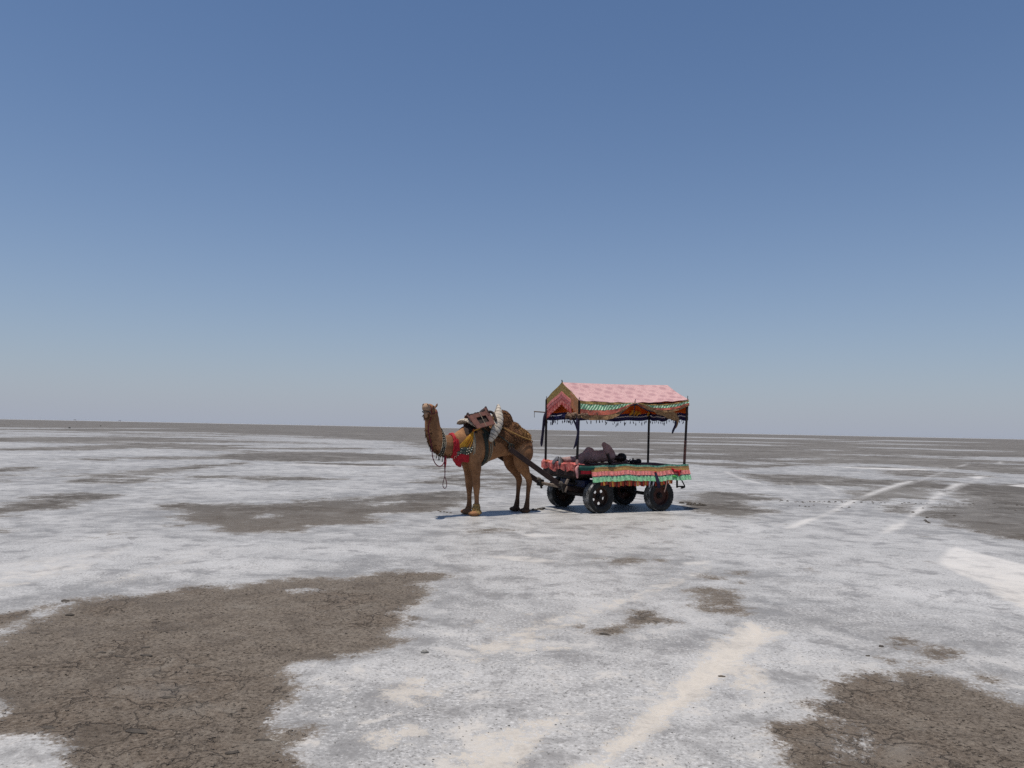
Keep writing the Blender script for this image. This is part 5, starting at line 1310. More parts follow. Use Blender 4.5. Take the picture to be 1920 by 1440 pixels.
def roof_material():
    m, nt, b = new_mat('pink floral cloth')
    tc = nd(nt, 'ShaderNodeTexCoord').outputs['Object']
    mp = nd(nt, 'ShaderNodeMapping'); nt.links.new(tc, mp.inputs['Vector'])
    mp.inputs['Rotation'].default_value = (0, 0, R(24)); mp.inputs['Scale'].default_value = (1, 2.2, 1)
    v = mp.outputs[0]
    base = mixc(nt, noise(nt, tc, 2.0, 3), (.68, .46, .44), (.62, .39, .38))
    n1 = noise(nt, v, 19, 5, .7, 1.6); n2 = noise(nt, v, 4.4, 3, .5, .5); n3 = noise(nt, v, 34, 3, .6, .5)
    vr = nd(nt, 'ShaderNodeTexVoronoi', feature='F1'); setin(vr, Scale=3.9, Randomness=.45)
    mp2 = nd(nt, 'ShaderNodeMapping'); nt.links.new(tc, mp2.inputs['Vector']); mp2.inputs['Rotation'].default_value = (0, 0, R(31)); mp2.inputs['Scale'].default_value = (1, 1.5, 0)
    nt.links.new(mp2.outputs[0], vr.inputs['Vector'])
    dd = math_n(nt, 'ADD', vr.outputs['Distance'], math_n(nt, 'MULTIPLY', math_n(nt, 'SUBTRACT', n1, .5), 1.3))
    spray = math_n(nt, 'MAXIMUM', math_n(nt, 'MULTIPLY', sstep(nt, dd, .42, .26), .6), math_n(nt, 'MULTIPLY', sstep(nt, n1, .53, .60), .8))
    col = mixc(nt, math_n(nt, 'MULTIPLY', spray, .72), base, (.27, .12, .155))
    col = mixc(nt, math_n(nt, 'MULTIPLY', sstep(nt, n3, .58, .66), .6), col, (.36, .14, .19))
    col = mixc(nt, math_n(nt, 'MULTIPLY', sstep(nt, n1, .40, .33), .6), col, (.80, .66, .60))
    nt.links.new(col, b.inputs['Base Color']); setin(b, Roughness=.8); b.inputs['Specular IOR Level'].default_value = .2
    bump(nt, b, noise(nt, tc, 9, 4), .25, .02)
    t = nd(nt, 'ShaderNodeBsdfTranslucent'); nt.links.new(col, t.inputs['Color'])
    mx = nd(nt, 'ShaderNodeMixShader'); mx.inputs[0].default_value = .28
    nt.links.new(b.outputs[0], mx.inputs[1]); nt.links.new(t.outputs[0], mx.inputs[2]); nt.links.new(mx.outputs[0], nt.nodes['Material Output'].inputs['Surface'])
    return m
M_roof = roof_material()
def roof(u, v):                        # u along the cart, v from the near eave over the ridge to the far eave
    x = lerp(1.325, -1.585, u)
    s = 1 if v < .5 else -1
    t = abs(2 * v - 1)
    zr = lerp(2.795, 2.855, u)
    ze = eave(x, s) + .02 - .055 * math.sin(PI * u) * (1 if s > 0 else .6)
    y = s * (.735 * t)
    xr = lerp(x, lerp(1.318, -1.55, u), 1 - t)
    z = lerp(zr, ze, t) - .022 * math.sin(PI * t) + .006 * math.sin(u * 31 + t * 3) * t + .005 * math.sin(u * 57 + 1) * t * t - .014 * math.sin(PI * u) * (1 - t)
    return (xr, y, z)
b = MB(); b.sheet(roof, 70, 25, .008); b.build('roof_cloth', M_roof, cart)

# near side valance of the canopy: bands that sag and are pulled up under a peak
M_gold = M_gold
M_olive = simple('olive gold brocade', (.38, .26, .08), (.20, .13, .04), 24, .75, .4, c3=(.10, .045, .025))
M_gsat = simple('green satin', (.17, .46, .22), (.46, .66, .40), 13, .45, .6, c3=(.05, .16, .07), spec=.5)
M_rose = simple('rose brocade', (.56, .135, .08), (.38, .085, .05), 26, .7, .4, c3=(.70, .38, .32))
M_brown = simple('brown gold brocade', (.30, .17, .075), (.13, .065, .03), 22, .8, .4, c3=(.46, .30, .15))
M_coral = simple('coral satin', (.74, .24, .20), (.58, .14, .13), 16, .6, .4, c3=(.80, .42, .36))
M_pinkp = simple('red and pink print', (.62, .22, .18), (.40, .04, .04), 17, .8, .4, c3=(.10, .016, .016))
M_pink = simple('pink ruffle cloth', (.72, .24, .215), (.58, .13, .12), 22, .7, .6, c3=(.80, .44, .38))
M_mint = simple('mint ruffle cloth', (.13, .42, .20), (.33, .58, .36), 22, .7, .6, c3=(.06, .25, .10))
M_teal = simple('teal cloth', (.02, .17, .125), (.20, .36, .26), 20, .8, .4)
M_grey = simple('grey trim', (.20, .17, .17), (.13, .11, .11), 30, .85, .4)
M_orange = simple('orange lining', (.78, .20, .012), (.66, .13, .01), 4, .8, .3, transl=.5)
M_navy = simple('navy cloth', (.018, .014, .10), (.010, .009, .05), 8, .8, .3)
M_white = simple('white cloth', (.60, .56, .58), (.46, .43, .45), 14, .8, .3)
M_tassel = simple('dark tassel', (.014, .012, .028), (.022, .018, .05), 30, .9, .3)

def satin_stripes():
    m, nt, b = new_mat('striped green satin')
    tc = nd(nt, 'ShaderNodeTexCoord').outputs['Object']
    mp = nd(nt, 'ShaderNodeMapping'); nt.links.new(tc, mp.inputs['Vector']); mp.inputs['Rotation'].default_value = (0, R(38), 0)
    wv_ = nd(nt, 'ShaderNodeTexWave', wave_type='BANDS', bands_direction='X'); setin(wv_, Scale=5.5, Distortion=2.5, Detail=3.0); wv_.inputs['Detail Scale'].default_value = 2.0
    nt.links.new(mp.outputs[0], wv_.inputs['Vector'])
    n1 = noise(nt, tc, 16, 5, .65)
    col = mixc(nt, sstep(nt, wv_.outputs['Fac'], .35, .65), (.09, .32, .14), (.54, .66, .48))
    col = mixc(nt, sstep(nt, n1, .55, .68), col, (.06, .17, .08))
    nt.links.new(col, b.inputs['Base Color']); setin(b, Roughness=.45)
    bump(nt, b, wv_.outputs['Fac'], .5, .02)
    return m
M_gsat = satin_stripes()
def sagx(x, knots):
    xs = [k[0] for k in knots]; ys = [k[1] for k in knots]
    o = np.argsort(xs)
    t = np.interp(x, np.array(xs)[o], np.array(ys)[o])
    return float(t)
PEAK = -.075
def bot(x):       # drop of the lower edge below the eave
    return sagx(x, [(1.31, .36), (1.1, .40), (.75, .385), (.52, .35), (.33, .27), (.18, .16), (.05, .06), (PEAK, .02), (-.20, .07), (-.42, .17), (-.8, .235), (-1.1, .235), (-1.35, .19), (-1.56, .12)])
def top_(x):
    return .0 + (.05 * math.sin(PI * min(1, max(0, (PEAK - x) / (PEAK + 1.56))))  if x < PEAK else .0)
def band(f0, f1, name, mat, x0=1.305, x1=-1.57, n=90, push=.0, ruf=.0, fr_=30, parent=None, th=.006):
    def fn(u, v):
        x = lerp(x0, x1, u)
        tp, bt = top_(x), bot(x)
        d = lerp(tp, bt, lerp(f0, f1, v))
        z = eave(x, 1) + .005 - .045 * math.sin(PI * (1.305 - x) / 2.875) - d
        y = .745 + push + .16 * d + .02 * math.sin(x * 7 + d * 9) * min(1, d * 4) + .010 * math.sin(x * 19 + 2 * d) * v + ruf * math.sin(x * fr_ * 4) * v + .05 * math.exp(-((x - PEAK) / .10) ** 2)
        return (x, y, z)
    b = MB(); b.sheet(fn, n, 7, th)
    return b.build(name, mat, parent or cart)
band(0, .15, 'olive_band', M_olive, push=.003)
band(.16, .46, 'green_band', M_gsat, ruf=.004, fr_=9)
band(.47, .73, 'rose_band', M_rose, push=.002, ruf=.004, fr_=6)
band(.74, 1.0, 'brown_band', M_brown, push=.0, ruf=.006, fr_=5)
# dark piping along the pulled up edge
b = MB(); b.tube([(x, .757 + .05 * math.exp(-((x - PEAK) / .10) ** 2), eave(x, 1) - .045 * math.sin(PI * (1.305 - x) / 2.875) - bot(x)) for x in np.linspace(.55, -.60, 20)], .012, 6); b.build('piping', M_tassel, cart)
b = MB(); b.tube([(PEAK, .79, 2.45), (PEAK, .77, 2.36), (PEAK + .005, .74, 2.05)], [.006, .012, .006], 6); b.build('tie_string', M_tassel, cart)
# the loose brown swag that hangs down to a tail near the rear post
def swag(u, v):
    x = lerp(-.18, -1.22, u)
    low = sagx(x, [(-.18, .05), (-.4, .13), (-.6, .215), (-.8, .295), (-1.05, .375), (-1.25, .44)])
    ln = sagx(x, [(-.18, .03), (-.6, .075), (-.8, .115), (-1.05, .165), (-1.25, .19)])
    zt = eave(x, 1) - .03 - low + ln
    return (x + .04 * v * u, .775 - .02 * math.sin(u * 15) * v - .02 * v, zt - ln * v - .010 * math.sin(u * 26) * v)
b = MB(); b.sheet(swag, 34, 8, .007); b.build('swag', M_brown, cart)
b = MB(); b.tube([(-1.15, .74, 2.16), (-1.24, .745, 2.05), (-1.26, .745, 1.97), (-1.22, .75, 1.89), (-1.19, .75, 1.84)], [(.05, .02), (.07, .03), (.03, .02), (.034, .016), (.022, .012)], 8, (1, 0, 0)); b.build('swag_tail', M_brown, cart)
b = MB(); b.tube([(-1.21, .755, 2.0), (-1.19, .76, 1.90), (-1.13, .76, 1.78), (-1.11, .755, 1.72)], [(.022, .01), (.028, .012), (.03, .012), (.018, .01)], 7, (1, 0, 0)); b.build('hanging_strip', M_tassel, cart)

# far side and rear curtains: orange lining over a navy border with a white stripe
def curtain(name, p0, p1, f0, f1, mat, nrm, n=70, off=0.0, sagk=1.0):
    p0, p1, nrm = np.array(p0, float), np.array(p1, float), np.array(nrm, float)
    def fn(u, v):
        d = lerp(f0(u), f1(u), v)
        p = p0 * (1 - u) + p1 * u
        w_ = .018 * math.sin(u * 22 + d * 5) * min(1, d * 4) + .010 * math.sin(u * 47) * v
        return tuple(p + nrm * (w_ + off) - np.array((0, 0, d)))
    b = MB(); b.sheet(fn, n, 6, .006)
    return b.build(name, mat, cart)
def wav(u): return .02 * math.sin(u * 9.5 + .6) + .018 * math.sin(u * 21 + 1)
FP0, FP1 = (1.315, -.705, 2.425), (-1.56, -.712, 2.465)
b0 = lambda u: .0
b1 = lambda u: .265 + wav(u) + .03 * math.sin(PI * u)
b2 = lambda u: b1(u) + .055
b3 = lambda u: b1(u) + .08
b4 = lambda u: b1(u) + .165
for (q0, q1, nrm) in ((FP0, FP1, (0, -1, 0)), ((-1.575, .70, 2.48), (-1.56, -.70, 2.465), (-1, 0, 0))):
    curtain('orange_lining', q0, q1, b0, b1, M_orange, nrm)
    curtain('navy_border', q0, q1, b1, b2, M_navy, nrm, off=.004)
    curtain('white_stripe', q0, q1, b2, b3, M_white, nrm, off=-.004)
    curtain('navy_border', q0, q1, b3, b4, M_navy, nrm, off=.004)
for k, (x, w_) in enumerate(((-1.02, .09), (-1.13, .07), (-1.22, .08), (-1.50, .04))):
    b = MB(); 
    b.tube([(x + w_, -.66, 2.13), (x + w_ * .3, -.64, 2.19 + .02 * (k % 2)), (x - w_ * .1, -.65, 2.26 - .02 * k), (x - w_ * .4, -.67, 2.16)], [(.02, .010), (.03, .014), (.025, .012), (.015, .01)], 7); b.build('yellow_streamer', M_yel, cart)
# tassels
tsl = MB(); tsl.tube([(0, 0, 0), (.004, 0, -.035)], .0045, 5, spline=False); tsl.tube([(.004, 0, -.035), (.006, .002, -.05), (.008, 0, -.085)], [.008, .017, .012], 6)
tas = tsl.mesh('tassel'); tas.materials.append(M_tassel)
def tassel(p, s=1.0, tilt=0.0):
    o = bpy.data.objects.new('tassel', tas); COL.objects.link(o); o.parent = cart
    o.location = p; o.scale = (s * .62, s * .62, s * rng.uniform(.55, 1.2)); o.rotation_euler = (rng.normal(0, .12), tilt + rng.normal(0, .25), rng.uniform(0, 6))
for k in range(44):
    u = (k + .5) / 44 + rng.normal(0, .006)
    if .40 < u < .50 and rng.random() < .5 or rng.random() < .12: continue
    p = np.array(FP0) * (1 - u) + np.array(FP1) * u - np.array((0, 0, b4(u) - .01 + .035 * (rng.random() < .3)))
    tassel(p, rng.uniform(.8, 1.35), .15)
for k in range(18):
    u = (k + .5) / 18
    p = np.array((-1.575, .70, 2.48)) * (1 - u) + np.array((-1.56, -.70, 2.465)) * u - np.array((0, 0, b4(u) - .01)); tassel(p, rng.uniform(.8, 1.2))
# front gable cloths
def gz(y): return (2.80 - .40 * abs(y) / .71 if y > 0 else 2.80 - .36 * abs(y) / .71)
def gband(name, f0, f1, mat, y0=-.715, y1=.715, n=50, push=.0, pl=.0, th=.006):
    def fn(u, v):
        y = lerp(y0, y1, u); d = lerp(f0(y), f1(y), v)
        return (1.325 + push + .010 * math.sin(y * 11) + pl * math.sin(y * 75) * v, y, gz(y) - d)
    b = MB(); b.sheet(fn, n, 6, th)
    return b.build(name, mat, cart)
g1 = lambda y: .20 - .05 * abs(y) / .7
g2 = lambda y: g1(y) + .075
g3 = lambda y: g2(y) + .075
g4 = lambda y: g3(y) + .13 + .05 * abs(y)
gband('olive_gable', lambda y: 0, g1, M_olive)
gband('coral_band', g1, g2, M_coral, -.715, .40, push=.006)
gband('print_band', g2, g3, simple('red print', (.52, .13, .12), (.36, .06, .06), 30, .8, .3, c3=(.72, .60, .56)), -.715, .40, push=.003)
gband('pleated_band', g3, g4, M_pinkp, -.715, .40, n=120, pl=.012)
gband('corner_curtain', lambda y: .03, lambda y: .34 + .02 * math.sin(y * 40), simple('orange brown cloth', (.46, .17, .075), (.30, .15, .07), 10, .8, .4, c3=(.36, .27, .17)), .37, .72, push=.004, pl=.008, n=40)
b = MB(); b.sheet(lambda u, v: (1.20 - .08 * v, lerp(-.62, .50, u), lerp(2.37 + .20 * (1 - abs(2 * u - 1)), 2.16, v)), 20, 6, .006); b.build('orange_lining', M_orange, cart)
b = MB(); b.sheet(lambda u, v: (1.27 + .02 * math.sin(u * 20), lerp(-.66, .35, u), 2.135 - .05 * math.sin(PI * u) - .075 * v + .02 * math.sin(u * 13)), 26, 5, .006); b.build('navy_border', M_navy, cart)
b = MB(); b.sheet(lambda u, v: (1.30 + .015 * math.sin(u * 20), lerp(-.62, .0, u), 2.095 - .03 * math.sin(PI * u) - .016 * v), 16, 3, .005); b.build('white_stripe', M_white, cart)
for k in range(9): tassel((1.28, -.60 + .11 * k, 2.03 - .05 * math.sin(k)), rng.uniform(.8, 1.3))
# bunched cloth at the near front corner, strips tied round the front posts
b = MB()
for k in range(46):
    t = k / 45
    b.ell((1.34 - .80 * max(0, t - .45) + rng.normal(0, .02), .28 + .47 * min(1, t * 1.9) + rng.normal(0, .018), 2.075 + .03 * math.sin(k * .5) - .03 * (t < .4) + rng.normal(0, .022)), (.07, .022, .035 + .02 * rng.random()), Matrix.Rotation(rng.uniform(0, 3), 3, 'Z') @ Matrix.Rotation(rng.normal(0, .8), 3, 'X') @ Matrix.Rotation(rng.normal(0, .6), 3, 'Y'), n=10)
bm_ = fused(b, .010, 1); link_mesh(bm_, 'bunched_cloth', simple('bunched cloth', (.15, .085, .055), (.07, .05, .025), 16, .85, .5, c3=(.34, .22, .17)), cart)
b = MB(); b.tube([(1.35, .42, 2.06), (1.345, .52, 1.99), (1.34, .64, 1.86), (1.335, .70, 1.74)], [(.02, .012), (.024, .014), (.026, .014), (.02, .012)], 7); b.build('tied_strip', M_tassel, cart)
b = MB(); b.tube([(1.325, .70, 2.03), (1.345, .705, 1.9), (1.33, .715, 1.74), (1.345, .715, 1.6), (1.38, .71, 1.45), (1.42, .70, 1.36)], [.03, .034, .022, (.03, .012), (.03, .01), (.012, .006)], 7); b.build('tied_strip', M_tassel, cart)
b = MB(); b.tube([(1.33, -.70, 2.14), (1.37, -.70, 2.02), (1.39, -.70, 1.82), (1.41, -.70, 1.62), (1.43, -.70, 1.44), (1.44, -.69, 1.37)], [(.03, .03), (.036, .03), (.034, .02), (.034, .014), (.036, .012), (.014, .008)], 7); b.build('tied_strip', M_tassel, cart)
b = MB(); b.tube([(1.28, -.45, 2.04), (1.29, -.44, 1.95), (1.30, -.45, 1.86)], [(.03, .014), (.024, .012), (.014, .008)], 6); b.build('tied_strip', M_tassel, cart)
b = MB(); b.tube([(1.25, -.70, 2.135), (1.62, -.72, 2.15)], .014, 7, spline=False); b.tube([(1.615, -.72, 2.15), (1.62, -.72, 2.08), (1.615, -.72, 2.02)], .006, 5); b.build('projecting_stick', M_greyw, cart)

# skirts round the deck: near side bands with ruffles
def skirt(name, z0, z1, mat, x0=1.02, x1=-1.57, ruf=.0, fq=40, push=0.0, n=150, rows=5, th=.006):
    def fn(u, v):
        x = lerp(x0, x1, u)
        sagz = .012 * math.sin(x * 4.3 + 1) + .008 * math.sin(x * 11) + .012 * (x > .5) * 0
        z = 1.012 - lerp(z0, z1, v) + sagz
        y = .752 + push + .32 * max(0, lerp(z0, z1, v)) ** 1.1 + .012 * math.sin(x * 8) * min(1, 3 * z1) + ruf * math.sin(x * fq + 1.3 * math.sin(x * 17)) * (.3 + v)
        if u < .03: y -= .015
        return (x, y, z)
    b = MB(); b.sheet(fn, n, rows, th)
    return b.build(name, mat, cart)
skirt('teal_edge', -.005, .035, M_teal)
skirt('gold_trim', .035, .062, M_gold, push=.004); 
skirt('brown_gold_band', .060, .125, simple('bronze brocade', (.44, .25, .07), (.28, .15, .045), 26, .7, .5, c3=(.62, .43, .20)), push=.001)
skirt('pink_ruffle', .125, .212, M_pink, ruf=.013, fq=62, push=.008, n=260)
skirt('grey_trim', .212, .240, M_grey, push=.002)
skirt('green_ruffle', .236, .340, M_mint, ruf=.013, fq=55, push=.008, n=260)
M_fr_red = simple('red fringe', (.46, .06, .03), None, 20, .85); M_fr_or = simple('orange fringe', (.58, .25, .05), None, 20, .85); M_fr_dk = simple('maroon fringe', (.16, .03, .02), None, 20, .85)
fb = MB(); fb.sheet(lambda u, v: (lerp(-.026, .026, u), .006 * math.sin(u * 3), -.115 * v), 3, 4, .006)
fl_me = []
for mt in (M_fr_red, M_fr_or, M_fr_dk):
    e_ = fb.mesh('fringe_flap', 20); e_.materials.append(mt); fl_me.append(e_)
k = 0; x = .80
while x > -1.05:
    if not (-.43 > x > -.60):
        o = bpy.data.objects.new('fringe_flap', fl_me[(0, 1, 0, 2)[k % 4]]); COL.objects.link(o); o.parent = cart
        sag = .012 * math.sin(x * 4.3 + 1) + .008 * math.sin(x * 11)
        o.location = (x, .845, 1.012 - .335 + sag); o.rotation_euler = (rng.normal(.04, .06), rng.normal(0, .04), 0)
        o.scale = (1, 1, rng.uniform(.85, 1.1) * (.75 if x > .62 or x < -.62 else 1))
    k += 1; x -= .054
for (x, z, l_, mt) in ((-.44, .66, .13, M_white), (-.545, .68, .12, M_white)):
    b = MB(); b.tube([(x, .85, z + .02), (x + .015, .855, z - l_ * .5), (x + .02, .85, z - l_)], [(.022, .006), (.018, .006), (.006, .004)], 6, (1, 0, 0)); b.build('hanging_rag', mt, cart)
b = MB(); b.tube([(-.88, .87, .68), (-.86, .88, .58), (-.84, .88, .50), (-.82, .87, .43)], [.012, .012, .012, .016], 6); b.build('hanging_cord', simple('pale pink cord', (.34, .22, .18), None, 20), cart)
b = MB(); b.tube([(-.60, .825, .85), (-.62, .86, .74), (-.64, .89, .62), (-.66, .88, .52)], [(.03, .02), (.04, .02), (.045, .015), (.03, .01)], 7, (1, 0, 0)); b.build('black_strap', M_tassel, cart)
b = MB(); b.ell((-.60, .83, .86), (.028, .018, .022), n=10); b.build('red_knot', M_red, cart)
# rear corner: red knotted cloth and iron step
b = MB()
b.ell((-1.17, .83, .875), (.07, .03, .035), n=12); b.ell((-1.28, .82, .885), (.045, .025, .035), n=10); b.ell((-1.23, .83, .865), (.03, .03, .03), n=10); b.tube([(-1.22, .83, .87), (-1.24, .85, .82), (-1.23, .85, .775)], [(.022, .02), (.035, .014), (.022, .008)], 8); b.tube([(-1.08, .80, .93), (-1.17, .82, .885)], .022, 6, spline=False)
link_mesh(fused(b, .011, 2), 'red_knot', M_red, cart)
b = MB(); b.ell((-1.10, .845, .765), (.05, .02, .03), n=10); b.ell((-1.15, .845, .75), (.03, .02, .025), n=10); link_mesh(fused(b, .011, 1), 'green_knot', simple('bright green cloth', (.06, .36, .05), (.10, .46, .10), 20, .8), cart)
b = MB()
sx, sy = -1.27, .735
b.bar((sx, sy, .86), (sx, sy, .50), .035, .035); b.bar((sx, sy, .53), (sx - .20, sy + .03, .53), .03, .03); b.bar((sx - .04, sy, .80), (sx - .20, sy + .03, .53), .022, .022); b.bar((sx - .14, sy - .02, .49), (sx - .14, sy + .08, .52), .05, .03)
b.build('iron_step', M_iron, cart)
# far side and rear skirts
for nm, z0, z1, mt in (('gold_trim', .0, .12, M_olive), ('pink_ruffle', .12, .21, M_pink), ('green_ruffle', .21, .32, M_mint)):
    b = MB(); b.sheet(lambda u, v: (lerp(1.3, -1.57, u), -.75 + .008 * math.sin(u * 130), 1.0 - lerp(z0, z1, v)), 90, 4, .006); b.build(nm, mt, cart)
    b = MB(); b.sheet(lambda u, v: (-1.575 + .008 * math.sin(u * 80), lerp(-.74, .74, u), 1.0 - lerp(z0, z1, v)), 60, 4, .006); b.build(nm, mt, cart)
# near front corner: green quilt fold and red strip
b = MB(); b.tube([(1.28, .745, .955), (1.15, .755, .945), (1.0, .752, .95), (.90, .74, .955)], [(.03, .05), (.035, .055), (.03, .045), (.025, .04)], 10, (0, 1, 0)); b.build('green_quilt', simple('deep green cloth', (.01, .085, .062), (.008, .05, .04), 8, .8), cart)
b = MB(); b.sheet(lambda u, v: (lerp(1.27, .90, u), .748 + .006 * math.sin(u * 12), lerp(.895, .825, v)), 12, 4, .008); b.build('red_strip', M_red, cart)
# front cloth: red and pink print hanging over the front edge, pink rag at the corner
def frontc(u, v):
    y = lerp(-.74, .74, u)
    ln = .09 + .13 * u + .04 * math.sin(u * 5 + .4) + .03 * math.sin(u * 19)
    k_ = max(0, v - .3) / .7
    return (lerp(1.16, 1.40, min(1, v / .3)) + .02 * math.sin(u * 24) * k_ + .01 * math.sin(u * 50) * k_, y, 1.035 - ln * k_ + .015 * math.sin(u * 17) * (1 - k_))
b = MB(); b.sheet(frontc, 60, 16, .008); b.build('front_cloth', M_pinkp, cart)
b = MB(); b.tube([(1.33, .72, .99), (1.37, .745, .93), (1.36, .75, .84), (1.35, .75, .76)], [(.03, .03), (.045, .03), (.05, .025), (.03, .02)], 8); b.build('pink_rag', simple('pink rag', (.62, .33, .30), (.46, .18, .17), 20, .85), cart)
b = MB(); b.tube([(1.36, -.70, 1.06), (1.38, -.68, 1.02), (1.39, -.66, .96)], [.03, .045, .03], 8); b.build('pink_rag', simple('rose rag', (.55, .22, .20), (.40, .10, .10), 20, .85), cart)
b = MB(); b.ell((1.36, -.52, 1.03), (.07, .08, .05), n=12); b.build('orange_roll', simple('orange cloth roll', (.42, .12, .06), (.30, .05, .04), 24, .85), cart)
# ------------------------------------------------------------------ person asleep on the cart
man = on_cart('person', label='person in mauve brown clothes lying asleep on the cart with one elbow raised', cat='person')
M_skin = simple('dark skin', (.040, .022, .016), (.032, .017, .012), 10, .6, .1)
M_hair = simple('black hair', (.008, .007, .007), (.014, .012, .011), 30, .7, .6)
M_kurta = simple('mauve brown cotton', (.43, .255, .225), (.35, .20, .175), 7, .9, .5, fine=40)
M_trous = simple('grey mauve cotton', (.36, .235, .215), (.29, .18, .165), 7, .9, .5, fine=40)
Z0 = 1.01
def P3(x, y, z): return (x, y, Z0 + z)
bb = MB()
bb.ell(P3(.60, .0, .16), (.10, .09, .11), n=16)
bb.tube([P3(.62, 0, .16), P3(.42, 0, .15), P3(.20, .0, .16), P3(.04, .0, .17)], [(.09, .10), (.085, .10), (.10, .12), (.08, .11)], 16)
bb.tube([P3(.04, .0, .16), P3(-.05, .02, .14), P3(-.10, .03, .135)], [.06, .055, .055], 12)
# head turned towards the near side: skull, jaw, nose, brow, lips, ears
HX, HY, HZ = -.215, .03, .135
bb.ell(P3(HX - .02, HY - .01, HZ), (.108, .098, .080), n=18)
bb.ell(P3(HX + .055, HY + .04, HZ - .005), (.062, .062, .058), n=14)
bb.ell(P3(HX + .02, HY + .092, HZ - .002), (.028, .02, .014), n=10)      # nose
bb.ell(P3(HX - .012, HY + .076, HZ), (.014, .014, .05), n=10)            # brow
bb.ell(P3(HX + .058, HY + .090, HZ - .003), (.014, .012, .026), n=10)    # lips
bb.ell(P3(HX + .01, HY - .005, HZ + .082), (.030, .018, .010), n=10)     # ear
bb.ell(P3(HX + .01, HY - .005, HZ - .082), (.030, .018, .010), n=10)
# upper (right) arm: elbow raised, forearm coming down in front of the chest
bb.tube([P3(.03, .03, .25), P3(.12, .05, .34), P3(.235, .06, .42)], [.058, .052, .044], 12)
bb.tube([P3(.235, .06, .42), P3(.225, .14, .28), P3(.20, .20, .12)], [.042, .040, .028], 12)
# lower (left) arm stretched out under and beyond the head
bb.tube([P3(.05, .0, .08), P3(-.14, -.08, .06), P3(-.30, -.11, .055)], [.055, .048, .042], 12)
bb.tube([P3(-.30, -.11, .055), P3(-.42, -.10, .055), P3(-.52, -.08, .05)], [.041, .036, .028], 12)
# legs
for (hp, kn, an) in (((.62, .03, .20), (1.00, .10, .10), (1.30, .06, .085)), ((.62, -.02, .10), (.99, -.06, .08), (1.29, -.09, .075))):
    bb.tube([P3(*hp), P3(*(np.array(hp) * .5 + np.array(kn) * .5)), P3(*kn)], [.075, .07, .055], 12)
    bb.tube([P3(*kn), P3(*(np.array(kn) * .6 + np.array(an) * .4 + (0, 0, .005))), P3(*an)], [.060, .056, .036], 12)
def hand(base, d, palm_n, curl, thumb_s):
    base, d, n_ = np.array(base, float), np.array(d, float), np.array(palm_n, float)
    d /= np.linalg.norm(d); n_ -= d * (n_ @ d); n_ /= np.linalg.norm(n_); s = np.cross(d, n_)
    h = MB()
    h.tube([base, base + d * .045, base + d * .09], [(.026, .018), (.042, .016), (.040, .014)], 10, tuple(s))
    for i, L in enumerate((.070, .078, .073, .056)):
        o = base + d * .085 + s * (-.030 + .020 * i)
        d1 = d * math.cos(curl) + n_ * math.sin(curl); d2 = d * math.cos(curl * 2) + n_ * math.sin(curl * 2)
        h.tube([o, o + d1 * L * .45, o + d1 * L * .45 + d2 * L * .55], [.0092, .0088, .0072], 8)
    o = base + d * .03 + s * thumb_s * .034
    dt = d * .7 + s * thumb_s * .6 + n_ * .35; dt /= np.linalg.norm(dt)
    h.tube([o, o + dt * .035, o + dt * .03 + (d * .9 + n_ * .4) * .033], [.013, .011, .0085], 8)
    return h
skin_me = fused(bb, .011, 4)
h1 = hand(P3(.20, .205, .115), (-.12, .10, -1), (-.8, -.5, 0), .45, 1)
h2 = hand(P3(-.52, -.08, .05), (-1, .12, .02), (0, .3, 1), .75, -1)
for h_ in (h1, h2):
    hm = h_.mesh('h', 0); bm_ = bmesh.new(); bm_.from_mesh(skin_me); bm_.from_mesh(hm); bm_.to_mesh(skin_me); bm_.free()
skin_me.polygons.foreach_set('use_smooth', [True] * len(skin_me.polygons))
link_mesh(skin_me, 'body', M_skin, man)
for s in (-1, 1):
    e_ = MB(); e_.ell(P3(HX + .004, HY + .079, HZ + s * .030), (.008, .007, .013), n=8); e_.build('closed_eye', M_hair, man)
hr_ = MB()
hr_.ell(P3(HX - .045, HY - .012, HZ + .008), (.116, .108, .098), n=18)
hr_.ell(P3(HX + .0, HY + .02, HZ + .07), (.07, .06, .035), n=14)
for k in range(26):
    a, t = rng.uniform(0, 6.28), rng.uniform(.3, 2.6)
    hr_.ell(P3(HX - .045 - .09 * math.sin(t) * abs(math.cos(a)), HY - .03 - .07 * math.cos(t), HZ + .075 * math.sin(t) * math.sin(a)), (.028, .028, .024), n=8)
link_mesh(fused(hr_, .009, 1), 'hair', M_hair, man)
def wrinkle(me_, amp, k):
    me_.update()
    for v in me_.vertices:
        p = v.co
        q = Vector((p.x * k * .9 + p.z * 4, p.y * k * .5, p.z * k * .8 - p.x * 3))
        f = 1 - 2 * abs(mnoise.noise(q)) ; g_ = mnoise.noise(q * 2.3)
        v.co = p + v.normal * (amp * (f - .62) + amp * .5 * g_)
    return me_
kb = MB()
kb.ell(P3(.60, .0, .185), (.15, .135, .185), n=16)
kb.tube([P3(.66, .0, .15), P3(.44, .0, .15), P3(.20, .0, .17), P3(.02, .0, .175)], [(.14, .15), (.13, .15), (.14, .165), (.10, .13)], 16)
kb.tube([P3(.03, .03, .25), P3(.12, .05, .335), P3(.24, .06, .425)], [.078, .076, .062], 12)
kb.tube([P3(.24, .06, .425), P3(.235, .10, .35), P3(.225, .145, .265)], [.060, .064, .058], 12)
kb.tube([P3(.05, .0, .09), P3(-.14, -.08, .07), P3(-.30, -.11, .062), P3(-.45, -.095, .058)], [.075, .064, .058, .050], 12)
kb.tube([P3(.70, .03, .22), P3(.86, .13, .12), P3(.98, .17, .05)], [(.10, .06), (.12, .04), (.10, .025)], 12)      # tail of the shirt over the thigh
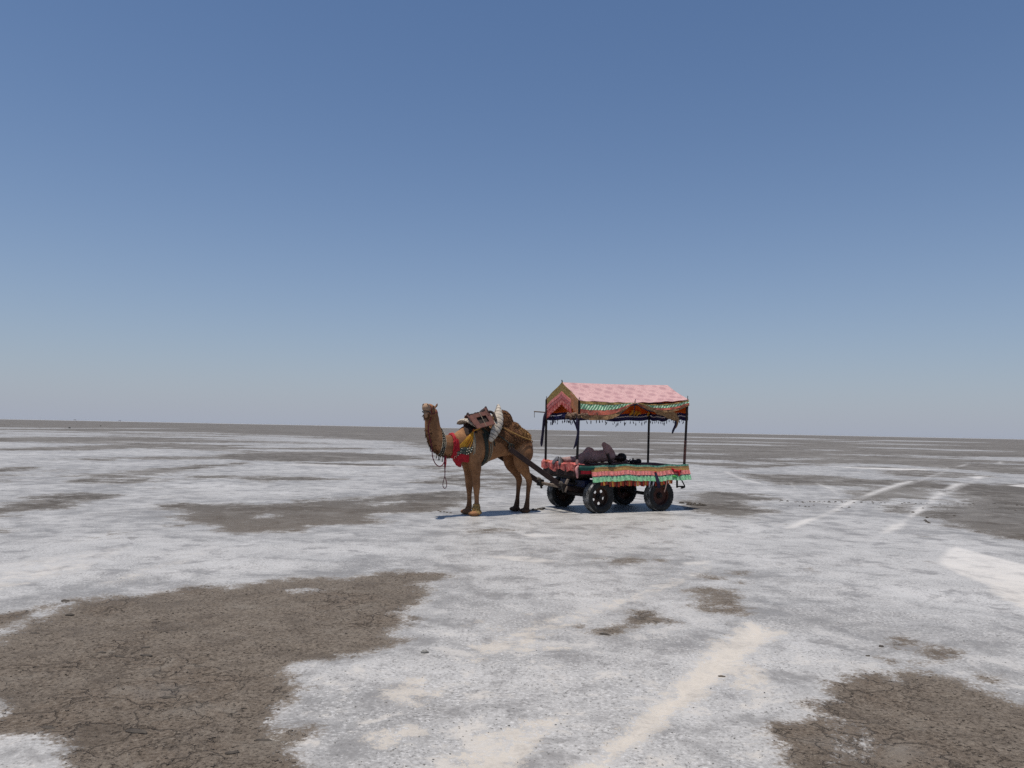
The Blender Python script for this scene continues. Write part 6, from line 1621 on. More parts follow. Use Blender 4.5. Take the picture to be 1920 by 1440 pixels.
for k in range(16):
    x = rng.uniform(.15, .66); a = rng.uniform(-.2, 1.3)
    kb.tube([P3(x - .08, .125 * math.cos(a), .155 + .125 * math.sin(a)), P3(x, .132 * math.cos(a + .2), .155 + .132 * math.sin(a + .2)), P3(x + .09, .125 * math.cos(a + .45), .155 + .125 * math.sin(a + .45))], [.006, .014, .006], 6)
link_mesh(wrinkle(fused(kb, .011, 2), .011, 8), 'shirt', M_kurta, man)
tb_ = MB()
tb_.ell(P3(.66, .0, .14), (.13, .12, .125), n=16)
for (hp, kn, an) in (((.62, .03, .20), (1.00, .10, .10), (1.26, .06, .085)), ((.62, -.02, .10), (.99, -.06, .08), (1.25, -.09, .075))):
    tb_.tube([P3(*hp), P3(*(np.array(hp) * .5 + np.array(kn) * .5)), P3(*kn)], [.105, .088, .072], 12)
    tb_.tube([P3(*kn), P3(*(np.array(kn) * .5 + np.array(an) * .5)), P3(*an)], [.072, .070, .056], 12)
link_mesh(wrinkle(fused(tb_, .012, 2), .009, 9), 'trousers', M_trous, man)
M_shoe = simple('grey sole', (.17, .17, .185), (.12, .12, .13), 20, .85, .4); M_upper = simple('dark shoe', (.03, .028, .028), None, 20, .7)
for (y, z, a) in ((.07, .055, 40), (-.13, .06, -42)):
    M3 = Matrix.Rotation(R(a), 3, 'X') @ Matrix.Rotation(R(-16), 3, 'Y')
    def S(p): 
        q = M3 @ Vector(p); return (1.40 + q.x, y + q.y, Z0 + z + q.z)
    b = MB(); b.tube([S((0, 0, -.085)), S((.004, .0, -.04)), S((0, .0, .0)), S((.0, .004, .05)), S((-.004, 0, .095))], [(.042, .014), (.052, .015), (.048, .014), (.056, .014), (.044, .012)], 12, tuple(M3 @ Vector((0, 1, 0))))
    o = b.build('shoe', M_shoe, man)
    c = MB(); c.tube([S((-.03, 0, -.085)), S((-.045, 0, -.02)), S((-.035, 0, .06)), S((-.022, 0, .11))], [(.034, .034), (.038, .045), (.044, .03), (.032, .016)], 12, tuple(M3 @ Vector((0, 1, 0)))); c.build('upper', M_upper, o)

# things lying on the deck
b = MB(); b.ell((-.60, .05, 1.055), (.12, .10, .05), n=14); b.ell((-.68, .08, 1.065), (.07, .08, .06), n=12); b.ell((-.50, .08, 1.035), (.06, .07, .035), n=10)
o = link_mesh(fused(b, .012, 2), 'cloth_bundle', simple('dark bundle', (.012, .010, .013), (.022, .018, .022), 12, .9, .5), None, label='small dark bundle of cloth lying on the deck beyond the head of the sleeper'); o['category'] = 'bundle'
o.location = CART_LOC; o.rotation_euler = (0, 0, CART_YAW)
b = MB(); b.tube([(1.16, -.28, 1.06), (1.05, -.27, 1.07), (.98, -.30, 1.06)], [.04, .05, .03], 9); b.tube([(1.1, -.30, 1.05), (1.16, -.25, 1.08)], .03, 7, spline=False)
o = link_mesh(fused(b, .011, 1), 'white_rag', M_white, None, label='small crumpled white rag on the deck beside the ankles of the sleeper'); o['category'] = 'rag'
o.location = CART_LOC; o.rotation_euler = (0, 0, CART_YAW)

# ------------------------------------------------------------------ loose things on the plain
def clod(name, x, y, sx, sy, sz, rz, mat, label, cat, group=None, rough=.25, n=10):
    b = MB(); b.ell((0, 0, sz * .35), (sx, sy, sz), n=n)
    v = np.array(b.v); k = rng.normal(0, 1, 3) * 3
    for i, p in enumerate(v):
        q = Vector(p) * (1.6 / max(sx, sy)) + Vector(k)
        v[i] = np.array(p) * (1 + rough * mnoise.noise(q) * 1.6)
    b.v = [tuple(p) for p in v]
    o = b.build(name, mat, None, 30, label=label, cat=cat, group=group)
    o.location = (x, y, height_at(x, y) - .004); o.rotation_euler = (0, 0, rz)
    return o

def shelter(x, y, label):
    o = empty('far_shelter', (x, y, 0), .2, label=label, cat='shelter', group='far shelters on the horizon')
    b = MB(); b.sheet(lambda u, v: (lerp(-3.2, 3.2, u), lerp(-2, 2, v), 2.9 + 1.1 * (1 - abs(2 * v - 1))), 3, 5, .2); b.build('roof', M_beam, o)
    for sx in (-2.6, 2.6):
        for sy in (-1.6, 1.6):
            c = MB(); c.tube([(sx, sy, 0), (sx, sy, 3.0)], .16, 6, spline=False); c.build('post', M_beam, o)
def bush(x, y, label):
    o = empty('bush', (x, y, 0), 0, label=label, cat='bush', group='far bushes on the plain')
    b = MB()
    for k in range(260):
        c = rng.normal(0, 1, 3) * (.08, .08, .05) + (0, 0, .11); t_ = rng.normal(0, .03, 3); w_ = rng.normal(0, .02, 3)
        b.add([c - t_, c + w_, c + t_, c - w_], [(0, 1, 2, 3)])
    b.build('crown', M_bush, o, 0)
    c = MB(); c.tube([(0, 0, -.05), (.02, 0, .10), (0, .02, .2)], .02, 6); c.build('trunk', M_beam, o)
M_bush = simple('dry bush', (.06, .062, .045), (.04, .04, .03), 3, .9)
clod('stone', -0.632, 6.104, 0.032, 0.02, 0.018, 0.3, M_saltc, 'grey stone lying alone on the salt beside the large brown mud patch', 'stone')
clod('mud_clod', 0.845, 6.758, 0.055, 0.014, 0.014, -0.35, M_darkc, 'dark curled sliver of mud in front of the small mud patch ahead of the cart', 'clod')
clod('mud_clod', 3.128, 6.576, 0.022, 0.016, 0.014, 0.1, M_darkc, 'dark round clod just left of two small round mud spots at the lower right', 'clod')
clod('mud_clod', 2.889, 6.300, 0.018, 0.012, 0.01, 0.2, M_darkc, 'small dark clod at the tip of a faint mud streak at the lower right', 'clod')
clod('mud_clod', 1.558, 5.708, 0.026, 0.01, 0.006, -0.2, M_mudc, 'flat brown flake lying on the broad cream wheel track', 'clod')
clod('mud_clod', 1.641, 4.706, 0.035, 0.01, 0.008, -0.15, M_mudc, 'long brown flake at the left edge of the lower right mud patch', 'clod')
clod('mud_clod', -4.271, 7.578, 0.045, 0.02, 0.02, 0.1, M_darkc, 'dark clod at the upper edge of the large mud patch beside the pale track', 'clod')
clod('mud_clod', -3.958, 7.109, 0.05, 0.02, 0.016, 0.4, M_darkc, 'dark clod inside the large mud patch just below the pale track', 'clod')
clod('mud_flake', -3.875, 6.456, 0.04, 0.014, 0.009, 0.14, M_darkc, 'mud flake on the large mud patch, topmost at the left edge below the pale track', 'mud flake', 'mud flakes on the large mud patch')
clod('mud_flake', -3.075, 5.979, 0.042, 0.014, 0.009, 0.18, M_darkc, 'mud flake on the large mud patch, left one of three near the middle left', 'mud flake', 'mud flakes on the large mud patch')
clod('mud_flake', -2.884, 5.882, 0.048, 0.014, 0.009, -0.25, M_darkc, 'mud flake on the large mud patch, second from the left in the upper middle row', 'mud flake', 'mud flakes on the large mud patch')
clod('mud_flake', -2.806, 6.113, 0.035, 0.014, 0.009, 0.37, M_darkc, 'mud flake on the large mud patch, short one in the middle above a longer flake', 'mud flake', 'mud flakes on the large mud patch')
clod('mud_flake', -2.710, 5.935, 0.048, 0.017, 0.011, -0.11, M_darkc, 'mud flake on the large mud patch, longer one in the upper middle', 'mud flake', 'mud flakes on the large mud patch')
clod('mud_flake', -2.170, 5.077, 0.055, 0.014, 0.009, 0.08, M_darkc, 'mud flake on the large mud patch, lone one in the centre of the patch', 'mud flake', 'mud flakes on the large mud patch')
clod('mud_flake', -1.342, 4.416, 0.052, 0.014, 0.009, 0.08, M_darkc, 'mud flake on the large mud patch, dark ragged one at the tongue beside white salt', 'mud flake', 'mud flakes on the large mud patch')
clod('mud_flake', -2.088, 4.485, 0.076, 0.022, 0.014, -0.18, M_darkc, 'mud flake on the large mud patch, long one lying beside the pale bloom', 'mud flake', 'mud flakes on the large mud patch')
clod('mud_flake', -1.615, 7.628, 0.048, 0.014, 0.009, 0.39, M_darkc, 'mud flake on the large mud patch, one close to the upper right edge', 'mud flake', 'mud flakes on the large mud patch')
clod('mud_flake', -1.454, 4.233, 0.045, 0.014, 0.009, 0.29, M_darkc, 'mud flake on the large mud patch, lowest one near the bottom right of the patch', 'mud flake', 'mud flakes on the large mud patch')
clod('mud_flake', -2.603, 4.513, 0.058, 0.017, 0.011, -0.25, M_darkc, 'mud flake on the large mud patch, one just above the salt at the bottom left', 'mud flake', 'mud flakes on the large mud patch')
clod('dark_clod', 4.563, 18.836, 0.032, 0.046, 0.024, 2.16, M_darkc, 'dark churned clod on the salt just behind the rear wheels of the cart', 'clod', 'dark clods behind the rear wheels of the cart')
clod('dark_clod', 4.603, 18.717, 0.073, 0.048, 0.023, 2.4, M_darkc, 'dark churned clod on the salt just behind the rear wheels of the cart', 'clod', 'dark clods behind the rear wheels of the cart')
clod('dark_clod', 4.354, 18.701, 0.036, 0.024, 0.019, 2.9, M_darkc, 'dark churned clod on the salt just behind the rear wheels of the cart', 'clod', 'dark clods behind the rear wheels of the cart')
clod('dark_clod', 4.437, 19.081, 0.068, 0.029, 0.025, 1.16, M_darkc, 'dark churned clod on the salt just behind the rear wheels of the cart', 'clod', 'dark clods behind the rear wheels of the cart')
clod('dark_clod', 4.413, 19.190, 0.084, 0.04, 0.034, 2.57, M_darkc, 'dark churned clod on the salt just behind the rear wheels of the cart', 'clod', 'dark clods behind the rear wheels of the cart')
clod('dark_clod', 4.654, 18.668, 0.07, 0.025, 0.032, 2.89, M_darkc, 'dark churned clod on the salt just behind the rear wheels of the cart', 'clod', 'dark clods behind the rear wheels of the cart')
clod('dark_clod', 4.646, 18.832, 0.043, 0.045, 0.026, 0.85, M_darkc, 'dark churned clod on the salt just behind the rear wheels of the cart', 'clod', 'dark clods behind the rear wheels of the cart')
clod('dark_clod', 4.279, 19.334, 0.081, 0.05, 0.017, 2.4, M_darkc, 'dark churned clod on the salt just behind the rear wheels of the cart', 'clod', 'dark clods behind the rear wheels of the cart')
clod('dark_clod', 4.385, 18.917, 0.076, 0.046, 0.016, 1.84, M_darkc, 'dark churned clod on the salt just behind the rear wheels of the cart', 'clod', 'dark clods behind the rear wheels of the cart')
clod('dark_clod', 4.229, 19.154, 0.073, 0.03, 0.033, 2.94, M_darkc, 'dark churned clod on the salt just behind the rear wheels of the cart', 'clod', 'dark clods behind the rear wheels of the cart')
clod('dark_clod', 4.411, 18.798, 0.035, 0.038, 0.016, 0.59, M_darkc, 'dark churned clod on the salt just behind the rear wheels of the cart', 'clod', 'dark clods behind the rear wheels of the cart')
clod('dark_clod', 4.400, 18.988, 0.067, 0.025, 0.016, 2.6, M_darkc, 'dark churned clod on the salt just behind the rear wheels of the cart', 'clod', 'dark clods behind the rear wheels of the cart')
clod('dark_clod', 4.296, 18.769, 0.053, 0.034, 0.025, 1.93, M_darkc, 'dark churned clod on the salt just behind the rear wheels of the cart', 'clod', 'dark clods behind the rear wheels of the cart')
clod('dark_clod', 4.493, 18.929, 0.064, 0.039, 0.034, 1.52, M_darkc, 'dark churned clod on the salt just behind the rear wheels of the cart', 'clod', 'dark clods behind the rear wheels of the cart')
clod('dark_clod', 4.413, 18.989, 0.048, 0.049, 0.025, 1.65, M_darkc, 'dark churned clod on the salt just behind the rear wheels of the cart', 'clod', 'dark clods behind the rear wheels of the cart')
clod('dark_clod', 4.259, 19.381, 0.055, 0.037, 0.015, 1.85, M_darkc, 'dark churned clod on the salt just behind the rear wheels of the cart', 'clod', 'dark clods behind the rear wheels of the cart')
clod('dark_clod', 4.447, 18.649, 0.058, 0.04, 0.022, 2.12, M_darkc, 'dark churned clod on the salt just behind the rear wheels of the cart', 'clod', 'dark clods behind the rear wheels of the cart')
clod('dark_clod', 4.515, 18.682, 0.031, 0.022, 0.029, 2.89, M_darkc, 'dark churned clod on the salt just behind the rear wheels of the cart', 'clod', 'dark clods behind the rear wheels of the cart')
clod('dark_clod', 4.377, 19.285, 0.049, 0.031, 0.021, 1.11, M_darkc, 'dark churned clod on the salt just behind the rear wheels of the cart', 'clod', 'dark clods behind the rear wheels of the cart')
clod('dark_clod', 4.463, 18.803, 0.048, 0.031, 0.03, 0.08, M_darkc, 'dark churned clod on the salt just behind the rear wheels of the cart', 'clod', 'dark clods behind the rear wheels of the cart')
clod('dark_clod', 4.467, 18.883, 0.043, 0.044, 0.02, 0.56, M_darkc, 'dark churned clod on the salt just behind the rear wheels of the cart', 'clod', 'dark clods behind the rear wheels of the cart')
clod('dark_clod', 4.438, 19.088, 0.072, 0.023, 0.021, 1.0, M_darkc, 'dark churned clod on the salt just behind the rear wheels of the cart', 'clod', 'dark clods behind the rear wheels of the cart')
clod('dark_clod', 4.631, 18.937, 0.04, 0.03, 0.028, 2.65, M_darkc, 'dark churned clod on the salt just behind the rear wheels of the cart', 'clod', 'dark clods behind the rear wheels of the cart')
clod('dark_clod', 4.393, 18.853, 0.044, 0.024, 0.026, 0.57, M_darkc, 'dark churned clod on the salt just behind the rear wheels of the cart', 'clod', 'dark clods behind the rear wheels of the cart')
clod('dark_clod', 4.548, 18.659, 0.047, 0.044, 0.028, 2.42, M_darkc, 'dark churned clod on the salt just behind the rear wheels of the cart', 'clod', 'dark clods behind the rear wheels of the cart')
clod('dark_clod', 4.391, 19.109, 0.038, 0.029, 0.031, 0.81, M_darkc, 'dark churned clod on the salt just behind the rear wheels of the cart', 'clod', 'dark clods behind the rear wheels of the cart')
clod('dung', 0.587, 17.058, 0.036, 0.038, 0.013, 0.01, M_darkc, 'dark dung lying on the salt behind the hind feet of the camel', 'dung', 'dung behind the hind feet of the camel')
clod('dung', 0.744, 17.159, 0.055, 0.04, 0.019, 2.85, M_darkc, 'dark dung lying on the salt behind the hind feet of the camel', 'dung', 'dung behind the hind feet of the camel')
clod('dung', 0.741, 17.176, 0.053, 0.033, 0.02, 0.87, M_darkc, 'dark dung lying on the salt behind the hind feet of the camel', 'dung', 'dung behind the hind feet of the camel')
clod('dung', 0.577, 16.803, 0.029, 0.021, 0.022, 0.86, M_darkc, 'dark dung lying on the salt behind the hind feet of the camel', 'dung', 'dung behind the hind feet of the camel')
clod('dung', 0.702, 16.947, 0.048, 0.038, 0.028, 2.7, M_darkc, 'dark dung lying on the salt behind the hind feet of the camel', 'dung', 'dung behind the hind feet of the camel')
clod('dung', 0.644, 17.000, 0.021, 0.035, 0.013, 0.9, M_darkc, 'dark dung lying on the salt behind the hind feet of the camel', 'dung', 'dung behind the hind feet of the camel')
clod('dung', 0.673, 17.201, 0.058, 0.032, 0.017, 0.76, M_darkc, 'dark dung lying on the salt behind the hind feet of the camel', 'dung', 'dung behind the hind feet of the camel')
clod('dung', 0.725, 17.195, 0.039, 0.036, 0.017, 0.59, M_darkc, 'dark dung lying on the salt behind the hind feet of the camel', 'dung', 'dung behind the hind feet of the camel')
clod('dung', 0.634, 17.018, 0.052, 0.038, 0.026, 2.47, M_darkc, 'dark dung lying on the salt behind the hind feet of the camel', 'dung', 'dung behind the hind feet of the camel')
clod('dung', 0.495, 16.886, 0.045, 0.037, 0.011, 0.81, M_darkc, 'dark dung lying on the salt behind the hind feet of the camel', 'dung', 'dung behind the hind feet of the camel')
clod('dung', 0.566, 17.040, 0.039, 0.036, 0.01, 0.16, M_darkc, 'dark dung lying on the salt behind the hind feet of the camel', 'dung', 'dung behind the hind feet of the camel')
clod('dung', 0.526, 16.896, 0.025, 0.021, 0.029, 2.56, M_darkc, 'dark dung lying on the salt behind the hind feet of the camel', 'dung', 'dung behind the hind feet of the camel')
clod('dung', 0.517, 16.949, 0.033, 0.027, 0.023, 1.76, M_darkc, 'dark dung lying on the salt behind the hind feet of the camel', 'dung', 'dung behind the hind feet of the camel')
clod('dung', 0.588, 16.974, 0.028, 0.027, 0.012, 1.67, M_darkc, 'dark dung lying on the salt behind the hind feet of the camel', 'dung', 'dung behind the hind feet of the camel')
clod('dung', 0.685, 17.149, 0.027, 0.027, 0.022, 2.35, M_darkc, 'dark dung lying on the salt behind the hind feet of the camel', 'dung', 'dung behind the hind feet of the camel')
clod('dung', 0.592, 16.953, 0.052, 0.032, 0.019, 1.12, M_darkc, 'dark dung lying on the salt behind the hind feet of the camel', 'dung', 'dung behind the hind feet of the camel')
clod('dung', 0.625, 17.059, 0.048, 0.029, 0.015, 1.61, M_darkc, 'dark dung lying on the salt behind the hind feet of the camel', 'dung', 'dung behind the hind feet of the camel')
clod('dung', 0.682, 17.213, 0.023, 0.028, 0.019, 2.64, M_darkc, 'dark dung lying on the salt behind the hind feet of the camel', 'dung', 'dung behind the hind feet of the camel')
clod('dung', 0.751, 17.367, 0.052, 0.025, 0.019, 0.37, M_darkc, 'dark dung lying on the salt behind the hind feet of the camel', 'dung', 'dung behind the hind feet of the camel')
clod('dung', 0.705, 17.004, 0.046, 0.038, 0.026, 2.0, M_darkc, 'dark dung lying on the salt behind the hind feet of the camel', 'dung', 'dung behind the hind feet of the camel')
clod('dung', 0.691, 17.170, 0.044, 0.02, 0.013, 2.32, M_darkc, 'dark dung lying on the salt behind the hind feet of the camel', 'dung', 'dung behind the hind feet of the camel')
clod('dung', 0.504, 16.863, 0.024, 0.022, 0.028, 0.54, M_darkc, 'dark dung lying on the salt behind the hind feet of the camel', 'dung', 'dung behind the hind feet of the camel')
clod('dung', 0.497, 16.809, 0.054, 0.033, 0.027, 2.86, M_darkc, 'dark dung lying on the salt behind the hind feet of the camel', 'dung', 'dung behind the hind feet of the camel')
clod('dung', 0.648, 17.105, 0.052, 0.021, 0.025, 1.53, M_darkc, 'dark dung lying on the salt behind the hind feet of the camel', 'dung', 'dung behind the hind feet of the camel')
clod('dark_clod', -1.491, 16.349, 0.03, 0.02, 0.015, 0.4, M_darkc, 'small dark clod on the salt in front of the front feet of the camel', 'clod', 'small clods before the front feet of the camel')
clod('dark_clod', -1.428, 16.152, 0.03, 0.02, 0.015, 0.4, M_darkc, 'small dark clod on the salt in front of the front feet of the camel', 'clod', 'small clods before the front feet of the camel')
clod('dark_clod', -1.352, 16.166, 0.03, 0.02, 0.015, 0.4, M_darkc, 'small dark clod on the salt in front of the front feet of the camel', 'clod', 'small clods before the front feet of the camel')
clod('dark_clod', -1.289, 16.076, 0.03, 0.02, 0.015, 0.4, M_darkc, 'small dark clod on the salt in front of the front feet of the camel', 'clod', 'small clods before the front feet of the camel')
clod('dark_clod', -1.205, 15.990, 0.03, 0.02, 0.015, 0.4, M_darkc, 'small dark clod on the salt in front of the front feet of the camel', 'clod', 'small clods before the front feet of the camel')
clod('dark_clod', 11.850, 20.357, 0.024, 0.014, 0.007, 3.0, M_darkc, 'dark clod in the long line of clods strewn across the plain right of the cart', 'clod', 'line of dark clods right of the cart')
clod('dark_clod', 10.688, 19.015, 0.025, 0.017, 0.009, 1.19, M_darkc, 'dark clod in the long line of clods strewn across the plain right of the cart', 'clod', 'line of dark clods right of the cart')
clod('dark_clod', 9.760, 20.456, 0.033, 0.027, 0.011, 2.07, M_darkc, 'dark clod in the long line of clods strewn across the plain right of the cart', 'clod', 'line of dark clods right of the cart')
clod('dark_clod', 11.376, 19.158, 0.015, 0.012, 0.005, 1.49, M_darkc, 'dark clod in the long line of clods strewn across the plain right of the cart', 'clod', 'line of dark clods right of the cart')
clod('dark_clod', 10.603, 20.571, 0.014, 0.008, 0.006, 2.8, M_darkc, 'dark clod in the long line of clods strewn across the plain right of the cart', 'clod', 'line of dark clods right of the cart')
clod('dark_clod', 13.020, 20.954, 0.026, 0.02, 0.011, 2.95, M_darkc, 'dark clod in the long line of clods strewn across the plain right of the cart', 'clod', 'line of dark clods right of the cart')
clod('dark_clod', 12.180, 19.267, 0.016, 0.009, 0.006, 2.59, M_darkc, 'dark clod in the long line of clods strewn across the plain right of the cart', 'clod', 'line of dark clods right of the cart')
clod('dark_clod', 9.423, 18.974, 0.027, 0.02, 0.013, 1.96, M_darkc, 'dark clod in the long line of clods strewn across the plain right of the cart', 'clod', 'line of dark clods right of the cart')
clod('dark_clod', 7.257, 18.886, 0.029, 0.015, 0.014, 2.67, M_darkc, 'dark clod in the long line of clods strewn across the plain right of the cart', 'clod', 'line of dark clods right of the cart')
clod('dark_clod', 11.552, 20.524, 0.033, 0.02, 0.011, 0.78, M_darkc, 'dark clod in the long line of clods strewn across the plain right of the cart', 'clod', 'line of dark clods right of the cart')
clod('dark_clod', 8.784, 20.420, 0.03, 0.017, 0.009, 2.4, M_darkc, 'dark clod in the long line of clods strewn across the plain right of the cart', 'clod', 'line of dark clods right of the cart')
clod('dark_clod', 8.447, 20.590, 0.03, 0.019, 0.013, 2.03, M_darkc, 'dark clod in the long line of clods strewn across the plain right of the cart', 'clod', 'line of dark clods right of the cart')
clod('dark_clod', 7.185, 18.996, 0.013, 0.01, 0.005, 0.38, M_darkc, 'dark clod in the long line of clods strewn across the plain right of the cart', 'clod', 'line of dark clods right of the cart')
clod('dark_clod', 9.481, 20.258, 0.013, 0.009, 0.005, 0.75, M_darkc, 'dark clod in the long line of clods strewn across the plain right of the cart', 'clod', 'line of dark clods right of the cart')
clod('dark_clod', 10.849, 20.541, 0.028, 0.022, 0.012, 2.42, M_darkc, 'dark clod in the long line of clods strewn across the plain right of the cart', 'clod', 'line of dark clods right of the cart')
clod('dark_clod', 9.317, 20.581, 0.026, 0.014, 0.011, 1.06, M_darkc, 'dark clod in the long line of clods strewn across the plain right of the cart', 'clod', 'line of dark clods right of the cart')
clod('dark_clod', 12.028, 20.632, 0.026, 0.014, 0.01, 2.76, M_darkc, 'dark clod in the long line of clods strewn across the plain right of the cart', 'clod', 'line of dark clods right of the cart')
clod('dark_clod', 10.453, 20.616, 0.032, 0.021, 0.014, 1.79, M_darkc, 'dark clod in the long line of clods strewn across the plain right of the cart', 'clod', 'line of dark clods right of the cart')
clod('dark_clod', 11.032, 20.582, 0.029, 0.016, 0.01, 1.66, M_darkc, 'dark clod in the long line of clods strewn across the plain right of the cart', 'clod', 'line of dark clods right of the cart')
clod('dark_clod', 10.425, 19.236, 0.019, 0.013, 0.009, 0.13, M_darkc, 'dark clod in the long line of clods strewn across the plain right of the cart', 'clod', 'line of dark clods right of the cart')
clod('dark_clod', 10.671, 20.460, 0.031, 0.021, 0.014, 0.21, M_darkc, 'dark clod in the long line of clods strewn across the plain right of the cart', 'clod', 'line of dark clods right of the cart')
clod('dark_clod', 10.503, 20.214, 0.014, 0.011, 0.006, 2.73, M_darkc, 'dark clod in the long line of clods strewn across the plain right of the cart', 'clod', 'line of dark clods right of the cart')
clod('dark_clod', 7.768, 19.015, 0.03, 0.022, 0.01, 1.2, M_darkc, 'dark clod in the long line of clods strewn across the plain right of the cart', 'clod', 'line of dark clods right of the cart')
clod('dark_clod', 8.865, 20.521, 0.024, 0.014, 0.011, 0.09, M_darkc, 'dark clod in the long line of clods strewn across the plain right of the cart', 'clod', 'line of dark clods right of the cart')
clod('dark_clod', 11.515, 18.960, 0.018, 0.011, 0.007, 1.59, M_darkc, 'dark clod in the long line of clods strewn across the plain right of the cart', 'clod', 'line of dark clods right of the cart')
clod('dark_clod', 11.227, 19.367, 0.012, 0.009, 0.004, 2.27, M_darkc, 'dark clod in the long line of clods strewn across the plain right of the cart', 'clod', 'line of dark clods right of the cart')
clod('dark_clod', 8.988, 20.264, 0.015, 0.008, 0.006, 1.94, M_darkc, 'dark clod in the long line of clods strewn across the plain right of the cart', 'clod', 'line of dark clods right of the cart')
clod('dark_clod', 10.214, 20.261, 0.033, 0.018, 0.015, 1.87, M_darkc, 'dark clod in the long line of clods strewn across the plain right of the cart', 'clod', 'line of dark clods right of the cart')
clod('dark_clod', 7.955, 20.353, 0.045, 0.029, 0.016, 1.03, M_darkc, 'dark clod in the long line of clods strewn across the plain right of the cart', 'clod', 'line of dark clods right of the cart')
clod('dark_clod', 11.780, 20.457, 0.031, 0.027, 0.014, 2.22, M_darkc, 'dark clod in the long line of clods strewn across the plain right of the cart', 'clod', 'line of dark clods right of the cart')
clod('dark_clod', 9.638, 20.284, 0.021, 0.015, 0.007, 0.13, M_darkc, 'dark clod in the long line of clods strewn across the plain right of the cart', 'clod', 'line of dark clods right of the cart')
clod('dark_clod', 8.219, 20.615, 0.027, 0.019, 0.009, 2.56, M_darkc, 'dark clod in the long line of clods strewn across the plain right of the cart', 'clod', 'line of dark clods right of the cart')
clod('dark_clod', 8.298, 19.023, 0.028, 0.016, 0.014, 2.16, M_darkc, 'dark clod in the long line of clods strewn across the plain right of the cart', 'clod', 'line of dark clods right of the cart')
clod('dark_clod', 9.834, 20.408, 0.021, 0.014, 0.011, 2.41, M_darkc, 'dark clod in the long line of clods strewn across the plain right of the cart', 'clod', 'line of dark clods right of the cart')
clod('dark_clod', 9.269, 20.564, 0.029, 0.022, 0.012, 1.91, M_darkc, 'dark clod in the long line of clods strewn across the plain right of the cart', 'clod', 'line of dark clods right of the cart')
clod('dark_clod', 8.375, 20.115, 0.021, 0.018, 0.008, 0.95, M_darkc, 'dark clod in the long line of clods strewn across the plain right of the cart', 'clod', 'line of dark clods right of the cart')
clod('dark_clod', 7.832, 20.303, 0.04, 0.036, 0.014, 0.28, M_darkc, 'dark clod in the long line of clods strewn across the plain right of the cart', 'clod', 'line of dark clods right of the cart')
clod('dark_clod', 10.544, 20.558, 0.037, 0.032, 0.016, 2.42, M_darkc, 'dark clod in the long line of clods strewn across the plain right of the cart', 'clod', 'line of dark clods right of the cart')
clod('dark_clod', 9.218, 20.041, 0.022, 0.011, 0.008, 2.98, M_darkc, 'dark clod in the long line of clods strewn across the plain right of the cart', 'clod', 'line of dark clods right of the cart')
clod('dark_clod', 9.552, 20.431, 0.027, 0.02, 0.008, 0.09, M_darkc, 'dark clod in the long line of clods strewn across the plain right of the cart', 'clod', 'line of dark clods right of the cart')
clod('dark_clod', 8.160, 20.283, 0.015, 0.01, 0.007, 2.27, M_darkc, 'dark clod in the long line of clods strewn across the plain right of the cart', 'clod', 'line of dark clods right of the cart')
clod('dark_clod', 9.012, 19.010, 0.032, 0.016, 0.012, 1.82, M_darkc, 'dark clod in the long line of clods strewn across the plain right of the cart', 'clod', 'line of dark clods right of the cart')
clod('dark_clod', 12.426, 19.159, 0.014, 0.009, 0.006, 2.79, M_darkc, 'dark clod in the long line of clods strewn across the plain right of the cart', 'clod', 'line of dark clods right of the cart')
clod('dark_clod', 8.073, 18.929, 0.03, 0.026, 0.011, 1.24, M_darkc, 'dark clod in the long line of clods strewn across the plain right of the cart', 'clod', 'line of dark clods right of the cart')
clod('dark_clod', 8.990, 20.325, 0.03, 0.024, 0.014, 2.09, M_darkc, 'dark clod in the long line of clods strewn across the plain right of the cart', 'clod', 'line of dark clods right of the cart')
clod('dark_clod', 13.518, 20.811, 0.015, 0.007, 0.006, 2.28, M_darkc, 'dark clod in the long line of clods strewn across the plain right of the cart', 'clod', 'line of dark clods right of the cart')
clod('dark_clod', 11.678, 20.444, 0.031, 0.021, 0.015, 2.2, M_darkc, 'dark clod in the long line of clods strewn across the plain right of the cart', 'clod', 'line of dark clods right of the cart')
clod('dark_clod', 9.605, 20.336, 0.011, 0.009, 0.005, 1.02, M_darkc, 'dark clod in the long line of clods strewn across the plain right of the cart', 'clod', 'line of dark clods right of the cart')
clod('dark_clod', 9.620, 20.648, 0.033, 0.019, 0.014, 1.76, M_darkc, 'dark clod in the long line of clods strewn across the plain right of the cart', 'clod', 'line of dark clods right of the cart')
clod('dark_clod', 7.665, 20.189, 0.018, 0.015, 0.007, 1.51, M_darkc, 'dark clod in the long line of clods strewn across the plain right of the cart', 'clod', 'line of dark clods right of the cart')
clod('dark_clod', 13.229, 20.755, 0.022, 0.011, 0.01, 1.79, M_darkc, 'dark clod in the long line of clods strewn across the plain right of the cart', 'clod', 'line of dark clods right of the cart')
clod('dark_clod', 12.675, 20.330, 0.016, 0.008, 0.006, 0.67, M_darkc, 'dark clod in the long line of clods strewn across the plain right of the cart', 'clod', 'line of dark clods right of the cart')
clod('dark_clod', 12.764, 20.754, 0.02, 0.016, 0.007, 2.84, M_darkc, 'dark clod in the long line of clods strewn across the plain right of the cart', 'clod', 'line of dark clods right of the cart')
clod('dark_clod', 9.674, 19.198, 0.016, 0.011, 0.007, 0.23, M_darkc, 'dark clod in the long line of clods strewn across the plain right of the cart', 'clod', 'line of dark clods right of the cart')
clod('dark_clod', 9.736, 20.458, 0.021, 0.015, 0.007, 1.05, M_darkc, 'dark clod in the long line of clods strewn across the plain right of the cart', 'clod', 'line of dark clods right of the cart')
clod('dark_clod', 13.692, 20.655, 0.016, 0.01, 0.006, 2.25, M_darkc, 'dark clod in the long line of clods strewn across the plain right of the cart', 'clod', 'line of dark clods right of the cart')
